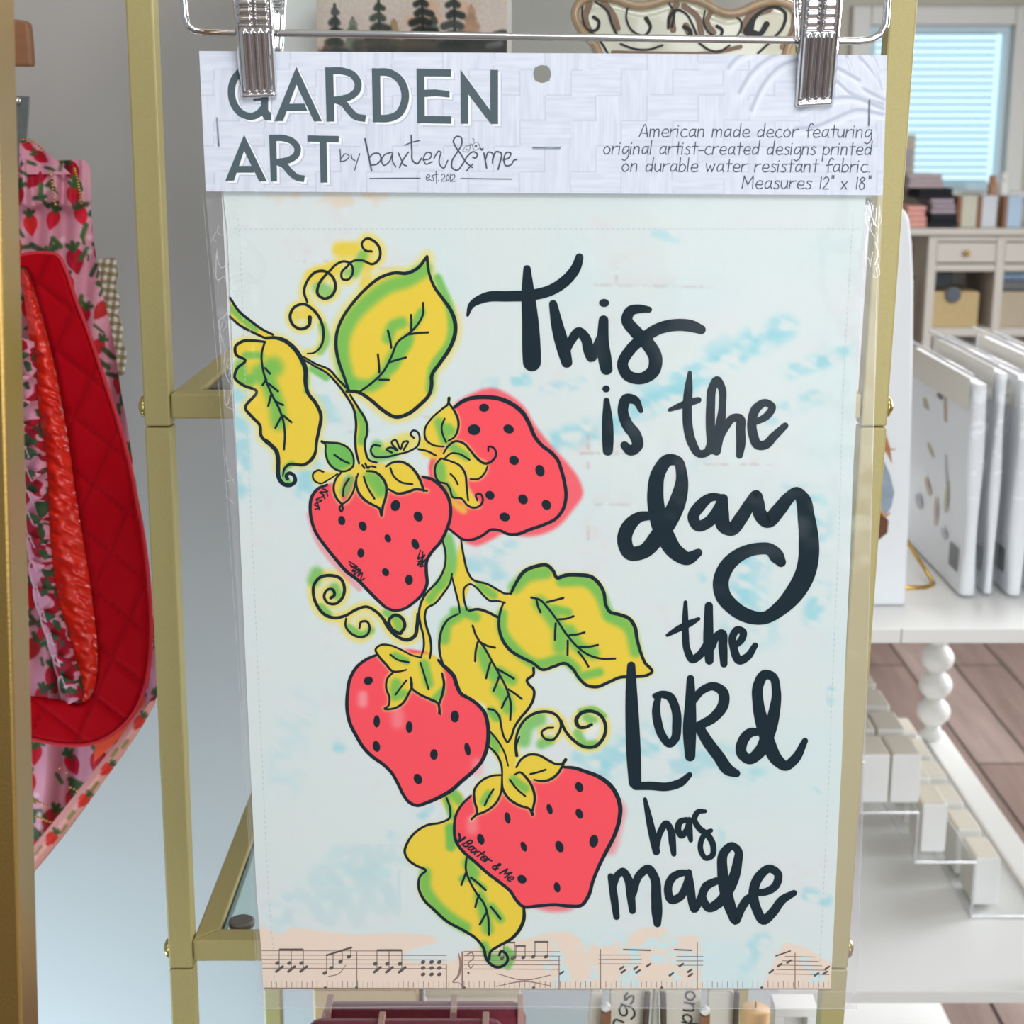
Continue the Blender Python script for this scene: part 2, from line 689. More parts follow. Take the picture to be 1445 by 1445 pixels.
# far wall with a window opening, its trim, blind and the bright daylight outside
wx0, wx1 = at(1222, 130, FARY)[0], at(1424, 130, FARY)[0]
wz0, wz1 = at(1330, 268, FARY)[2], at(1330, 36, FARY)[2]
fw = MB()
fw.box(-2.6, wx0, FARY, FARY + 0.1, 0, 2.7)
fw.box(wx1, 4.2, FARY, FARY + 0.1, 0, 2.7)
fw.box(wx0, wx1, FARY, FARY + 0.1, 0, wz0)
fw.box(wx0, wx1, FARY, FARY + 0.1, wz1, 2.7)
struct('wall_back', fw.build('wall_back', M_farwall))
struct('wall_right', MB().box(4.2, 4.3, -2.4, FARY + 0.1, 0, 2.7).build('wall_right', M_farwall))
win = struct('window_1', empty('window_1', ((wx0 + wx1) / 2, FARY, wz0)))
tw = 0.072
fr = MB()
fr.box(wx0 - tw, wx0, FARY - 0.025, FARY, wz0 - tw, wz1 + tw)
fr.box(wx1, wx1 + tw, FARY - 0.025, FARY, wz0 - tw, wz1 + tw)
fr.box(wx0, wx1, FARY - 0.025, FARY, wz1, wz1 + tw)
fr.box(wx0 - 0.03, wx1 + 0.2, FARY - 0.07, FARY, wz0 - 0.03, wz0)
fr.build('window_frame', M_trim, win, bevel=0.008)
sash = MB()
for (a, b) in ((wx0, wx0 + 0.03), (wx1 - 0.03, wx1)):
    sash.box(a, b, FARY + 0.01, FARY + 0.05, wz0 + .0305, wz1 - .0305)
mz = (wz0 * 0.62 + wz1 * 0.38)
sash.box(wx0, wx1, FARY + 0.01, FARY + 0.05, wz0, wz0 + 0.03).box(wx0, wx1, FARY + 0.01, FARY + 0.05, wz1 - 0.03, wz1)
sash.build('window_sash', mat('sash_paint', (206, 226, 236), 0.5), win)
M_day = mat_emit('daylight', (205, 240, 252), 1.3)
pane = MB()
pane.box(wx0, wx1, FARY + 0.06, FARY + 0.065, wz0, wz1)
pane.build('window_pane', M_day, win)
bl = MB()
M_slat = mat('blind_slat', (120, 168, 186), 0.5, noise=0.03)  # white slats tinted blue-grey, their backlit shade put into the colour
M_slat.node_tree.nodes['Principled BSDF'].inputs['Transmission Weight'].default_value = 0.0
nsl = 22
for i in range(nsl):
    z = wz1 - 0.03 - i * (wz1 - wz0 - 0.04) / nsl
    x1 = wx1 - 0.065
    bl.add([(wx0 + 0.03, FARY - 0.004, z - 0.004), (x1, FARY - 0.004, z - 0.004), (x1, FARY + 0.006, z + 0.002), (wx0 + 0.03, FARY + 0.006, z + 0.002)],
           [(0, 1, 2, 3)])
bd = bl.build('window_blind', M_slat, None)
tag(bd, 'white horizontal slatted blind hanging in the bright far window', 'blind')

# ------------------------------------------------------------------ gold shelf rack standing behind the flag
RY, RD, T = 0.900, 0.37, 0.0152
RX0, RX1 = -0.2155, 0.2205
Z1, Z2 = 1.3460, 0.9920            # tops of the two shelf frames in view
rack = empty('display_rack', (0, RY + RD / 2, 0.0), 'tall gold metal shelf rack with glass shelves behind the hanging flag', 'rack')
ZS = [Z1 - 0.0197, Z2 - 0.0197]
for sx, (xa, xb) in (('l', (RX0, RX0 + T)), ('r', (RX1 - T, RX1))):
    for (ya, yb) in ((RY, RY + T), (RY + RD - T, RY + RD)):
        zc = [0.0, 0.33, ZS[1], ZS[0], 1.70, 1.90]
        p = MB()
        for a, b in zip(zc[:-1], zc[1:]):
            p.box(xa, xb, ya, yb, a + 0.0004, b - 0.0004)
        p.build('post', M_gold, rack, bevel=0.0012)
for zt in (0.345, 0.665, Z2, Z1, 1.69):
    s = T
    f = MB()
    xa, xb, ya, yb = RX0 + T + 0.0004, RX1 - T - 0.0004, RY + 0.0015, RY + RD - 0.0015
    # mitred frame of square tube
    o = [(xa, ya), (xb, ya), (xb, yb), (xa, yb)]
    i_ = [(xa + s, ya + s), (xb - s, ya + s), (xb - s, yb - s), (xa + s, yb - s)]
    for k in range(4):
        j = (k + 1) % 4
        quad = [o[k], o[j], i_[j], i_[k]]
        f.prism([(q[0], q[1], zt - s) for q in quad], (0, 0, s))
    fo = f.build('shelf_frame', M_gold, rack, bevel=0.0014)
    g = MB().box(xa + s + 0.001, xb - s - 0.001, ya + s + 0.001, yb - s - 0.001, zt - 0.008, zt - 0.003)
    go = g.build('glass_shelf', M_glass, rack)
    e = MB()
    gx0, gx1, gy0, gy1 = xa + s + 0.0002, xb - s - 0.0002, ya + s + 0.0002, yb - s - 0.0002
    e.box(gx0, gx0 + 0.0012, gy0, gy1, zt - 0.0085, zt - 0.0028).box(gx1 - 0.0012, gx1, gy0, gy1, zt - 0.0085, zt - 0.0028)
    e.box(gx0, gx1, gy0, gy0 + 0.0012, zt - 0.0085, zt - 0.0028)
    e.build('glass_edge', M_glassedge, go)
    for (bx, dr) in ((RX0, -1), (RX1, 1)):
        prof = [(0.0068, 0.0), (0.0066, 0.0012), (0.0055, 0.0028), (0.003, 0.0040), (0.0001, 0.0043)]
        MB().lathe([(r, dr * h) for r, h in prof], (bx, RY + T / 2, zt - T / 2 - 0.001), 20, axis='x').build('bolt', M_bolt, rack, smooth=True)
    # small round glass pads on the frame corners
    pad = MB().lathe([(0.0085, 0), (0.0085, 0.003), (0.007, 0.004)], (xa + s + 0.012, ya + s + 0.010, zt - 0.003), 20)
    pad.build('glass_pad', mat('grey_pad', (104, 98, 92), 0.4), rack, smooth=False)
# the uprights lean a touch to one side, the shelves stay level
kx = math.tan(math.radians(0.72))
for o_ in rack.children_recursive:
    for v_ in o_.data.vertices:
        v_.co.x += (v_.co.z - 1.35) * kx

# ------------------------------------------------------------------ second gold stand cut by the left edge
xr = at(38, 722, 0.567)[0]
post2 = empty('display_stand', (xr, 0.556, 0), 'gold metal stand with one square upright at the far left edge', 'stand')
MB().box(xr - 0.022, xr, 0.545, 0.567, 0.012, 1.95).build('post', M_gold2, post2, bevel=0.0012)
MB().box(xr - 0.20, xr + 0.02, 0.47, 0.64, 0.0, 0.012).build('base_plate', M_gold, post2, bevel=0.001)
post2.rotation_euler = (0, math.radians(3.0), 0)
post2.location.x = xr - 1.36 * math.sin(math.radians(3.0))

# ------------------------------------------------------------------ garden flag in its clear sleeve with a stapled header card
FY = 0.752
flag = empty('garden_flag', (0.0185, FY, at(770, 1396, FY)[2]),
             'packaged fabric garden flag with painted strawberries and day verse lettering, hanging from clips', 'flag')

LEFT = [(180, 308), (275, 315), (330, 321), (420, 325), (560, 330), (650, 334), (850, 343), (900, 345), (1180, 358), (1260, 362), (1345, 369), (1395, 371.5)]
RIGHT = [(180, 1226), (275, 1222), (400, 1215), (500, 1209), (600, 1205), (720, 1202), (800, 1199), (950, 1192), (1070, 1188), (1150, 1184), (1300, 1177), (1396, 1172)]
nx, ny = 400, 600
py = np.linspace(186, 1396, ny)
xl = np.interp(py, [a for a, _ in LEFT], [b for _, b in LEFT])
xr_ = np.interp(py, [a for a, _ in RIGHT], [b for _, b in RIGHT])
s = np.linspace(0, 1, nx)
PX = (xl[:, None] * (1 - s) + xr_[:, None] * s).ravel()
PY = np.repeat(py, nx)


def at_np(PX, PY, Y):
    u = (PX - CX) / FPX
    v = (CY - PY) / FPX
    t = Y / (C_ + v * S_)
    Yv = np.broadcast_to(Y, PX.shape)
    return np.stack([u * t, Yv, CAMZ + t * (v * C_ - S_)], 1)


A = crop(310, 310, .2422)
B = crop(420, 540, .20761)
Cc = crop(560, 540, .20761)
D = crop(420, 740, .20761)
E = crop(620, 760, .22145)
Fc = crop(470, 900, .20761)
G = crop(600, 1040, .20761)
H = crop(540, 1120, .20761)
K = crop(370, 590, .08304)
T1 = crop(640, 330, .27682)
T2 = crop(830, 500, .24221)
T3 = crop(840, 700, .24221)
T4 = crop(840, 920, .24221)
T5 = crop(840, 1095, .24221)

WHITE = (219, 229, 227)
YEL, GRN, RED = (238, 207, 62), (112, 190, 84), (255, 80, 92)
CYAN, PEACH = (150, 212, 222), (238, 217, 199)
pt = Paint(PX, PY, WHITE)
n1, n2, n3 = vnoise(PX, PY, 60, 45, 1), vnoise(PX, PY, 14, 11, 2), vnoise(PX, PY, 5, 4, 3)
pt.blend(0.35 * sstep(0.45, 0.9, n1), (226, 226, 228))
pt.blend(0.30 * sstep(0.5, 0.95, vnoise(PX, PY, 90, 70, 4)), (206, 230, 230))
pt.blend(0.22 * sstep(0.6, 0.95, n1) * sstep(0.5, 0.9, n2), (222, 208, 206))
streak = vnoise(PX * 0.85 + PY * 0.5, PY * 0.85 - PX * 0.5, 42, 7, 9)
brk = sstep(0.25, 0.75, 0.6 * n2 + 0.4 * streak)
for pts, r, a in (
        ([(770, 625), (860, 600), (960, 545), (1060, 490), (1110, 462)], 16, .8), ([(900, 560), (1000, 520), (1090, 455)], 15, .55),
        ([(1110, 525), (1150, 512), (1195, 498)], 11, .7), ([(1080, 590), (1130, 570), (1150, 562)], 12, .5), ([(690, 545), (740, 537)], 10, .75),
        ([(770, 550), (820, 540)], 8, .5), ([(1120, 700), (1150, 720), (1150, 760)], 20, .55), ([(1045, 790), (1045, 850)], 16, .8), ([(1075, 780), (1070, 850)], 14, .5),
        ([(1145, 870), (1160, 830)], 13, .8), ([(860, 1075), (900, 1050), (960, 1035)], 22, .7), ([(960, 1080), (1010, 1070), (1060, 1085)], 20, .55),
        ([(820, 1070), (850, 1085)], 14, .6), ([(335, 560), (340, 690)], 14, .7), ([(430, 690), (438, 660)], 14, .8), ([(450, 555), (470, 590)], 12, .5),
        ([(650, 800), (700, 810)], 16, .6), ([(690, 780), (720, 770)], 10, .6), ([(478, 1055)], 9, .8), ([(596, 1148), (605, 1142)], 8, .7),
        ([(555, 1180)], 8, .7), ([(1045, 1380), (1060, 1345), (1075, 1325)], 12, .55), ([(1140, 1262), (1165, 1270)], 9, .7), ([(1110, 1290)], 8, .6),
        ([(1018, 1170), (1018, 1200)], 5, .5), ([(1172, 975), (1173, 990)], 6, .7), ([(1152, 1115)], 6, .6), ([(990, 812)], 9, .7),
        ([(1000, 500), (1020, 480)], 10, .5), ([(925, 330), (955, 335)], 8, .4), ([(350, 1330), (420, 1275), (520, 1240)], 24, .25), ([(980, 660), (1000, 640)], 10, .35),
        ([(480, 1210), (560, 1225)], 20, .22), ([(420, 1000), (400, 1100)], 25, .18), ([(1020, 900), (1080, 890)], 24, .3)):
    pt.stroke(pts, r, CYAN, a, 0.6, nz=brk)
# faint aged staff marks in the upper ground
for pts, a in (([(420, 370), (480, 368)], .35), ([(500, 380), (600, 378)], .3), ([(560, 590), (650, 588)], .3), ([(820, 640), (900, 640)], .5), ([(840, 402), (1010, 405)], .3),
               ([(990, 655), (1100, 655)], .35), ([(840, 712), (900, 712)], .3), ([(480, 610), (540, 606)], .3), ([(870, 380), (870, 400)], .4), ([(830, 615), (830, 660)], .4), ([(830, 745), (830, 770)], .35)):
    pt.stroke(pts, 2.2, (180, 166, 162), a * 1.1, 0.7, nz=sstep(.35, .7, n3 * .5 + n2 * .5))
    pt.stroke([(x, y - 8) for x, y in pts], 9, (222, 206, 202), a * .55, 0.8, nz=sstep(.3, .7, n2))
for x, y, rx in ((395, 285, 14), (480, 279, 60), (405, 288, 5), (500, 287, 25)):
    pt.stroke([(x - rx, y), (x + rx, y - 3)], 8, (232, 205, 176), .45, 0.8, nz=sstep(.3, .7, n2))
# peach sheet-music paper along the foot
peach_polys = [
    [(360, 1300), (371, 1308), (385, 1316), (400, 1317), (412, 1309), (440, 1312), (500, 1319), (560, 1316), (612, 1320), (618, 1330), (585, 1338), (566, 1348), (575, 1356),
     (600, 1358), (640, 1356), (652, 1344), (672, 1338), (715, 1330), (740, 1326), (775, 1316), (800, 1314), (815, 1322), (830, 1330), (850, 1336), (880, 1324), (905, 1310), (935, 1308),
     (948, 1322), (985, 1320), (990, 1345), (992, 1400), (360, 1400)],
    [(1072, 1400), (1085, 1375), (1098, 1345), (1108, 1330), (1135, 1336), (1160, 1352), (1178, 1362), (1180, 1400)]]
for pp in peach_polys:
    pt.fill(pp, PEACH, 0, 2.0, 1.0, smooth=False)
ragged = sstep(.52, .62, 0.55 * n2 + 0.45 * n3)
for pts, r in (([(775, 1345), (790, 1375), (800, 1390)], 16), ([(830, 1335), (845, 1360), (835, 1390)], 12), ([(905, 1345), (935, 1350), (960, 1365)], 26), ([(880, 1390), (905, 1375)], 14), ([(975, 1375), (1000, 1350)], 14),
               ([(1125, 1345), (1135, 1352)], 8), ([(1142, 1372), (1155, 1380)], 11), ([(850, 1330), (870, 1320)], 14), ([(940, 1335), (960, 1340)], 14)):
    pt.stroke(pts, r, (206, 231, 233), .95, .5, nz=ragged)
pt.fill([(930, 1330), (975, 1345), (1000, 1330), (1040, 1330), (1065, 1360), (1060, 1400), (1000, 1400), (995, 1375), (960, 1365)], (208, 231, 233), 0, 8, .55)

# --- outlines, each once; used for the dye fills and for the ink
big_leaf = A([(1208, 215, 18), (1150, 285, 20), (1090, 312, 20), (1020, 310, 19), (940, 335, 19), (860, 395, 18), (780, 480, 18), (720, 565, 18), (685, 650, 19), (678, 740, 20), (695, 830, 19), (725, 915, 17), (755, 1000, 15)])
big_leaf2 = A([(740, 1000, 16), (800, 1003, 20), (880, 1050, 21), (950, 1110, 22), (1030, 1150, 22), (1090, 1135, 22), (1170, 1075, 22), (1220, 1020, 22), (1235, 960, 22), (1235, 910, 22), (1280, 840, 22), (1340, 750, 23), (1372, 660, 24), (1370, 590, 24), (1345, 525, 22), (1300, 460, 20), (1250, 390, 18), (1220, 310, 16), (1208, 215, 18)])
lf_r = A([(268, 690, 18), (320, 688, 20), (370, 700, 24), (420, 735, 26), (470, 800, 28), (500, 870, 28), (500, 950, 24), (515, 1010, 22), (560, 1070, 21), (590, 1140, 21), (580, 1220, 20), (565, 1290, 19), (556, 1360, 18)]) + K([(880, 640, 60), (800, 740, 56), (700, 795, 52), (560, 785, 50), (450, 790, 46), (380, 860, 42), (350, 985, 24)])
lf_l = A([(265, 712, 14), (200, 705, 16), (130, 710, 18), (92, 740, 18), (95, 785, 18), (150, 820, 16), (100, 870, 17), (88, 920, 17), (130, 960, 17), (215, 1000, 17), (150, 1100, 17), (190, 1150, 18), (235, 1200, 18), (242, 1260, 19), (285, 1305, 20)]) + K([(40, 370, 70), (150, 460, 72), (240, 560, 74), (270, 700, 76), (270, 850, 76), (280, 1000, 76), (350, 1110, 74), (470, 1140, 70), (560, 1070, 66), (540, 980, 62), (460, 935, 62), (410, 980, 62), (430, 1030, 60)])
straw1 = B([(200, 695, 18), (140, 720, 20), (95, 780, 22), (85, 850, 22), (92, 920, 22), (120, 1010, 22), (180, 1100, 22), (260, 1200, 23), (340, 1290, 24)]) + D([(400, 370, 24), (480, 450, 23), (550, 520, 22), (610, 570, 20), (660, 585, 19), (720, 575, 19), (790, 530, 20), (850, 470, 22), (880, 400, 23), (875, 330, 23), (880, 240, 23), (910, 190, 22), (970, 120, 22), (1015, 30, 22)]) + B([(1035, 930, 22), (1040, 850, 22), (1020, 770, 23), (970, 700, 23), (910, 655, 22), (850, 640, 18)])
straw2 = Cc([(395, 165, 24), (450, 125, 26), (520, 103, 28), (600, 98, 29), (700, 110, 30), (790, 150, 30), (860, 210, 29), (900, 280, 28), (940, 370, 26), (990, 430, 25), (1050, 475, 25), (1095, 530, 24), (1120, 600, 24), (1140, 680, 24), (1150, 770, 24), (1130, 860, 23), (1080, 925, 22), (1000, 965, 22), (900, 1000, 22), (820, 1030, 22), (760, 1030, 20), (700, 1005, 19), (640, 1000, 19), (580, 1040, 19), (520, 1065, 19), (450, 1065, 18), (400, 1030, 17), (350, 990, 16)])
straw3 = Fc([(300, 115, 16), (230, 145, 20), (160, 200, 22), (115, 280, 23), (98, 380, 24), (95, 480, 24), (115, 580, 24), (160, 670, 24), (210, 750, 24), (270, 810, 24), (340, 860, 23), (400, 920, 22), (440, 990, 22), (480, 1070, 22), (520, 1120, 22), (570, 1140, 22), (640, 1120, 24), (720, 1085, 26), (800, 1040, 27), (880, 970, 26), (960, 900, 26), (1010, 840, 26), (1040, 770, 28), (1055, 680, 28), (1050, 580, 27), (1030, 510, 26), (990, 460, 24), (930, 415, 24), (870, 380, 26), (840, 320, 28), (820, 260, 28), (780, 215, 28), (740, 180, 24), (715, 152, 18)])
straw4 = G([(945, 205, 18), (1010, 210, 22), (1090, 235, 25), (1180, 270, 28), (1250, 320, 30), (1300, 390, 30), (1325, 470, 30), (1320, 560, 29), (1290, 660, 27), (1230, 780, 26), (1180, 880, 24), (1140, 980, 24), (1110, 1080, 25), (1060, 1145, 24), (980, 1150, 24), (880, 1140, 22), (770, 1148, 22), (660, 1150, 22), (620, 1110, 22), (580, 1050, 22), (510, 990, 22), (430, 930, 22), (340, 850, 22), (260, 780, 22), (210, 710, 22), (198, 620, 20), (210, 530, 18), (250, 460, 17), (310, 400, 14)])
leaf_r = E([(455, 350, 18), (490, 280, 21), (540, 210, 24), (610, 178, 24), (690, 172, 23), (725, 205, 22), (750, 250, 22), (800, 235, 24), (890, 232, 25), (970, 245, 25), (1020, 290, 24), (1050, 350, 22), (1060, 420, 21), (1085, 465, 21), (1150, 485, 22), (1210, 510, 24), (1245, 560, 24), (1260, 640, 22), (1285, 730, 20), (1310, 790, 20), (1355, 850, 20), (1330, 868, 20), (1250, 880, 20), (1150, 885, 20), (1080, 915, 20), (1000, 945, 21), (940, 935, 21), (890, 890, 20), (850, 830, 20), (800, 795, 20), (730, 815, 20), (655, 835, 19), (600, 795, 19), (520, 755, 20), (450, 710, 21), (400, 640, 21), (380, 560, 19), (385, 480, 16), (410, 405, 13)])
leaf_m = E([(190, 460, 16), (240, 450, 18), (300, 465, 18), (370, 500, 18)])
leaf_m2 = E([(600, 825, 18), (600, 865, 18), (558, 905, 18), (572, 932, 18), (600, 960, 18), (600, 1020, 18), (570, 1080, 18), (520, 1140, 17), (480, 1200, 16), (452, 1275, 15), (435, 1297, 14), (415, 1270, 14), (395, 1200, 14), (380, 1130, 14), (350, 1095, 14), (310, 1085, 14)])
leaf_m3 = E([(120, 480, 12), (60, 512, 14), (20, 570, 15), (2, 640, 16), (5, 740, 16), (25, 805, 14)])
leaf_b = H([(435, 30, 14), (458, 100, 15), (455, 165, 15), (400, 195, 15), (300, 215, 16), (220, 265, 17), (170, 330, 18), (150, 400, 18), (175, 450, 18), (230, 490, 17), (293, 522, 16), (255, 560, 16), (245, 640, 18), (280, 720, 20), (350, 790, 20), (440, 870, 20), (550, 930, 20), (640, 990, 20), (690, 1060, 20), (700, 1110, 21), (725, 1150, 21), (770, 1178, 20), (820, 1170, 20), (850, 1130, 19), (835, 1085, 18), (805, 1072, 18), (792, 1098, 16)])
leaf_b2 = H([(725, 1120, 18), (730, 1080, 18), (790, 1035, 19), (870, 990, 22), (930, 925, 24), (960, 850, 25), (960, 775, 20)])
tend1 = A([(885, 185, 14), (850, 180, 14), (828, 140, 14), (855, 110, 15), (900, 125, 16), (935, 180, 16), (925, 235, 16), (895, 258, 15), (830, 238, 14), (770, 245, 14), (745, 270, 14), (710, 310, 14), (715, 345, 14), (745, 350, 14), (775, 310, 14), (765, 260, 14), (730, 243, 14), (680, 260, 14), (640, 300, 15), (615, 325, 16), (575, 385, 17), (570, 430, 18), (610, 460, 18), (655, 440, 18), (675, 390, 18), (655, 330, 17), (610, 300, 17), (560, 305, 17), (515, 350, 16), (492, 420, 16), (510, 480, 14)])
tend2 = A([(525, 570, 26), (520, 615, 20), (475, 637, 18), (425, 610, 18), (410, 560, 18), (435, 510, 17), (490, 492, 17), (545, 525, 17), (590, 590, 17), (605, 670, 16), (585, 745, 13), (550, 775, 10), (510, 780, 8)])
tend3 = D([(225, 500, 22), (250, 480, 22), (237, 442, 20), (205, 443, 19), (180, 490, 19), (205, 533, 19), (255, 540, 20), (303, 500, 21), (318, 430, 22), (290, 367, 22), (225, 347, 22), (150, 362, 22), (112, 410, 22), (108, 480, 22), (132, 550, 22), (180, 610, 22), (250, 635, 22), (320, 622, 20), (400, 578, 20), (470, 560, 20), (530, 590, 20), (580, 640, 22), (610, 690, 26), (640, 730, 24), (690, 770, 22), (750, 785, 24), (795, 760, 26), (812, 690, 26), (818, 610, 22)])
tend3b = D([(690, 742, 22), (635, 705, 24), (622, 650, 22), (665, 615, 22), (712, 640, 24), (728, 690, 24), (700, 742, 22)])
tend4 = D([(420, 705, 14), (430, 665, 16), (470, 660, 17), (490, 705, 17), (470, 752, 17), (420, 765, 17), (360, 738, 17), (325, 685, 16), (330, 640, 14)])
tend5 = E([(490, 1385, 14), (485, 1320, 15), (500, 1230, 16), (550, 1150, 18), (620, 1110, 19), (700, 1105, 19), (750, 1130, 18), (775, 1180, 17), (760, 1240, 17), (720, 1283, 16), (670, 1272, 15), (652, 1235, 15), (680, 1210, 15), (725, 1205, 14)])
tend6 = E([(775, 1160, 18), (800, 1220, 19), (850, 1280, 20), (920, 1325, 21), (990, 1325, 22), (1045, 1270, 22), (1060, 1200, 22), (1030, 1130, 22), (970, 1100, 22), (900, 1115, 24), (872, 1160, 26), (890, 1200, 24), (930, 1203, 22), (970, 1185, 20)])
# sepals
sep = {
    's1a': B([(165, 400, 20), (185, 415, 14), (190, 480, 14), (215, 550, 15), (260, 590, 15), (330, 600, 14), (375, 570, 14), (380, 510, 14), (350, 450, 14), (290, 415, 15), (220, 408, 15), (180, 405, 14)]),
    's1b': B([(175, 605, 14), (140, 595, 14), (105, 620, 14), (110, 660, 13), (155, 685, 12), (210, 660, 11), (270, 620, 10)]),
    's1c': B([(300, 605, 14), (260, 655, 15), (245, 720, 16), (265, 785, 16), (302, 828, 15)]),
    's1c2': B([(302, 828, 14), (345, 795, 14), (380, 735, 14), (395, 670, 13), (412, 618, 11)]),
    's1d': B([(400, 640, 14), (400, 700, 16), (420, 755, 18), (460, 800, 18), (520, 835, 17), (556, 855, 18), (570, 900, 20)]),
    's1d2': B([(470, 600, 14), (520, 605, 17), (570, 640, 19), (602, 700, 19), (600, 770, 18), (580, 840, 18), (570, 900, 20)]),
    's1e': B([(600, 570, 14), (640, 545, 16), (700, 537, 18), (750, 557, 18), (800, 605, 19), (832, 660, 19), (858, 735, 17)]),
    's1e2': B([(620, 725, 14), (680, 753, 18), (740, 745, 19), (800, 725, 18), (880, 735, 14)]),
    's2a': Cc([(355, 105, 22), (350, 140, 18), (300, 185, 14), (230, 250, 14), (190, 320, 15), (200, 390, 15), (250, 425, 14), (320, 435, 12)]),
    's2a2': Cc([(355, 140, 15), (390, 190, 16), (418, 260, 17), (415, 320, 16), (390, 370, 14), (350, 395, 12)]),
    's2b': Cc([(318, 480, 12), (350, 430, 15), (400, 398, 16), (450, 410, 16), (500, 460, 16), (550, 520, 18), (605, 550, 18), (650, 530, 17), (675, 490, 16), (660, 445, 15), (625, 435, 14), (622, 465, 13)]),
    's2b2': Cc([(500, 655, 12), (550, 655, 14), (600, 610, 13), (618, 565, 11)]),
    's2c': Cc([(300, 515, 13), (265, 560, 15), (260, 620, 16), (285, 672, 15), (340, 690, 14), (360, 720, 14), (380, 778, 14), (440, 788, 14), (480, 833, 14), (520, 850, 15), (570, 832, 15), (585, 790, 15), (565, 755, 14), (538, 762, 14), (548, 800, 13)]),
    's2c2': Cc([(300, 515, 12), (370, 535, 14), (430, 565, 15), (465, 620, 16), (474, 700, 15), (485, 800, 13)]),
    's3a': D([(840, 905, 12), (780, 890, 12), (700, 850, 13), (620, 820, 14), (560, 822, 14), (530, 850, 15), (550, 892, 16), (600, 950, 17), (650, 1000, 16), (700, 998, 13), (740, 988, 11)]),
    's3b': D([(650, 1005, 14), (610, 1048, 15), (602, 1110, 16), (625, 1185, 15), (615, 1235, 14), (590, 1252, 14), (650, 1252, 15), (710, 1220, 16), (755, 1150, 16), (778, 1090, 15), (768, 1040, 13)]),
    's3c': D([(772, 1050, 15), (775, 1108, 16), (830, 1155, 17), (900, 1188, 18), (955, 1218, 17), (966, 1275, 18)]),
    's3c2': D([(982, 1012, 14), (995, 1080, 18), (985, 1150, 19), (962, 1220, 16)]),
    's4a': G([(620, 205, 14), (650, 155, 16), (700, 122, 17), (770, 123, 17), (840, 160, 17), (890, 183, 16), (930, 182, 18), (955, 155, 24)]),
    's4a2': G([(940, 185, 17), (900, 250, 18), (850, 288, 18), (790, 300, 16), (740, 290, 12)]),
    's4b': G([(610, 255, 13), (640, 240, 15), (690, 280, 18), (730, 345, 19), (745, 410, 18), (730, 500, 16)]),
    's4b2': G([(522, 260, 13), (530, 360, 17), (570, 420, 18), (640, 465, 18), (715, 495, 17), (730, 525, 24)]),
    's4c': G([(520, 258, 14), (450, 265, 15), (380, 300, 16), (335, 360, 17), (335, 430, 17), (350, 520, 17), (315, 560, 14)]),
    's4c2': G([(523, 300, 14), (515, 380, 15), (480, 450, 16), (420, 500, 16), (345, 530, 15)]),
}
stems = [
    A([(60, 455, 14), (110, 530, 16), (180, 590, 16), (250, 640, 15), (310, 670, 14)]), A([(60, 565, 14), (110, 610, 15), (190, 655, 15), (265, 690, 14)]),
    A([(490, 800, 11), (560, 840, 12), (640, 875, 13), (690, 930, 14), (750, 990, 14)]), A([(490, 815, 11), (560, 857, 12), (620, 890, 13), (680, 950, 14), (740, 1030, 15), (780, 1100, 15), (795, 1190, 15), (790, 1280, 15), (795, 1350, 15), (812, 1420, 13)]),
    A([(760, 1020, 12), (810, 1100, 14), (855, 1180, 15), (860, 1240, 15), (845, 1300, 14), (850, 1350, 14), (870, 1400, 13), (915, 1415, 12)]),
    Cc([(310, 1070, 14), (330, 1150, 15), (325, 1250, 15), (290, 1330, 16), (240, 1390, 16)]) + D([(890, 450, 16), (840, 530, 17), (825, 610, 17), (835, 680, 16), (855, 760, 15), (855, 850, 14), (840, 895, 12)]),
    D([(1050, 335, 12), (1035, 400, 14), (990, 470, 15), (930, 540, 15), (880, 570, 15), (865, 620, 16), (875, 690, 17), (900, 770, 17), (908, 850, 16), (898, 910, 14)]),
    D([(1050, 360, 12), (1075, 460, 14), (1095, 540, 14), (1103, 600, 12)]), D([(1110, 100, 12), (1130, 220, 15), (1160, 330, 15), (1185, 370, 15), (1290, 405, 15), (1370, 450, 15), (1410, 470, 14), (1440, 470, 12)]),
    D([(1150, 580, 14), (1130, 500, 15), (1135, 430, 14), (1170, 405, 13), (1215, 430, 13), (1270, 490, 14), (1310, 520, 14), (1360, 520, 13), (1410, 533, 11)]),
    Fc([(1070, 640, 14), (1120, 700, 14), (1165, 780, 13), (1190, 870, 11)]), Fc([(1060, 740, 14), (1110, 790, 16), (1145, 870, 16), (1150, 935, 13)]), G([(640, 0, 13), (620, 60, 14), (628, 130, 12)]),
]
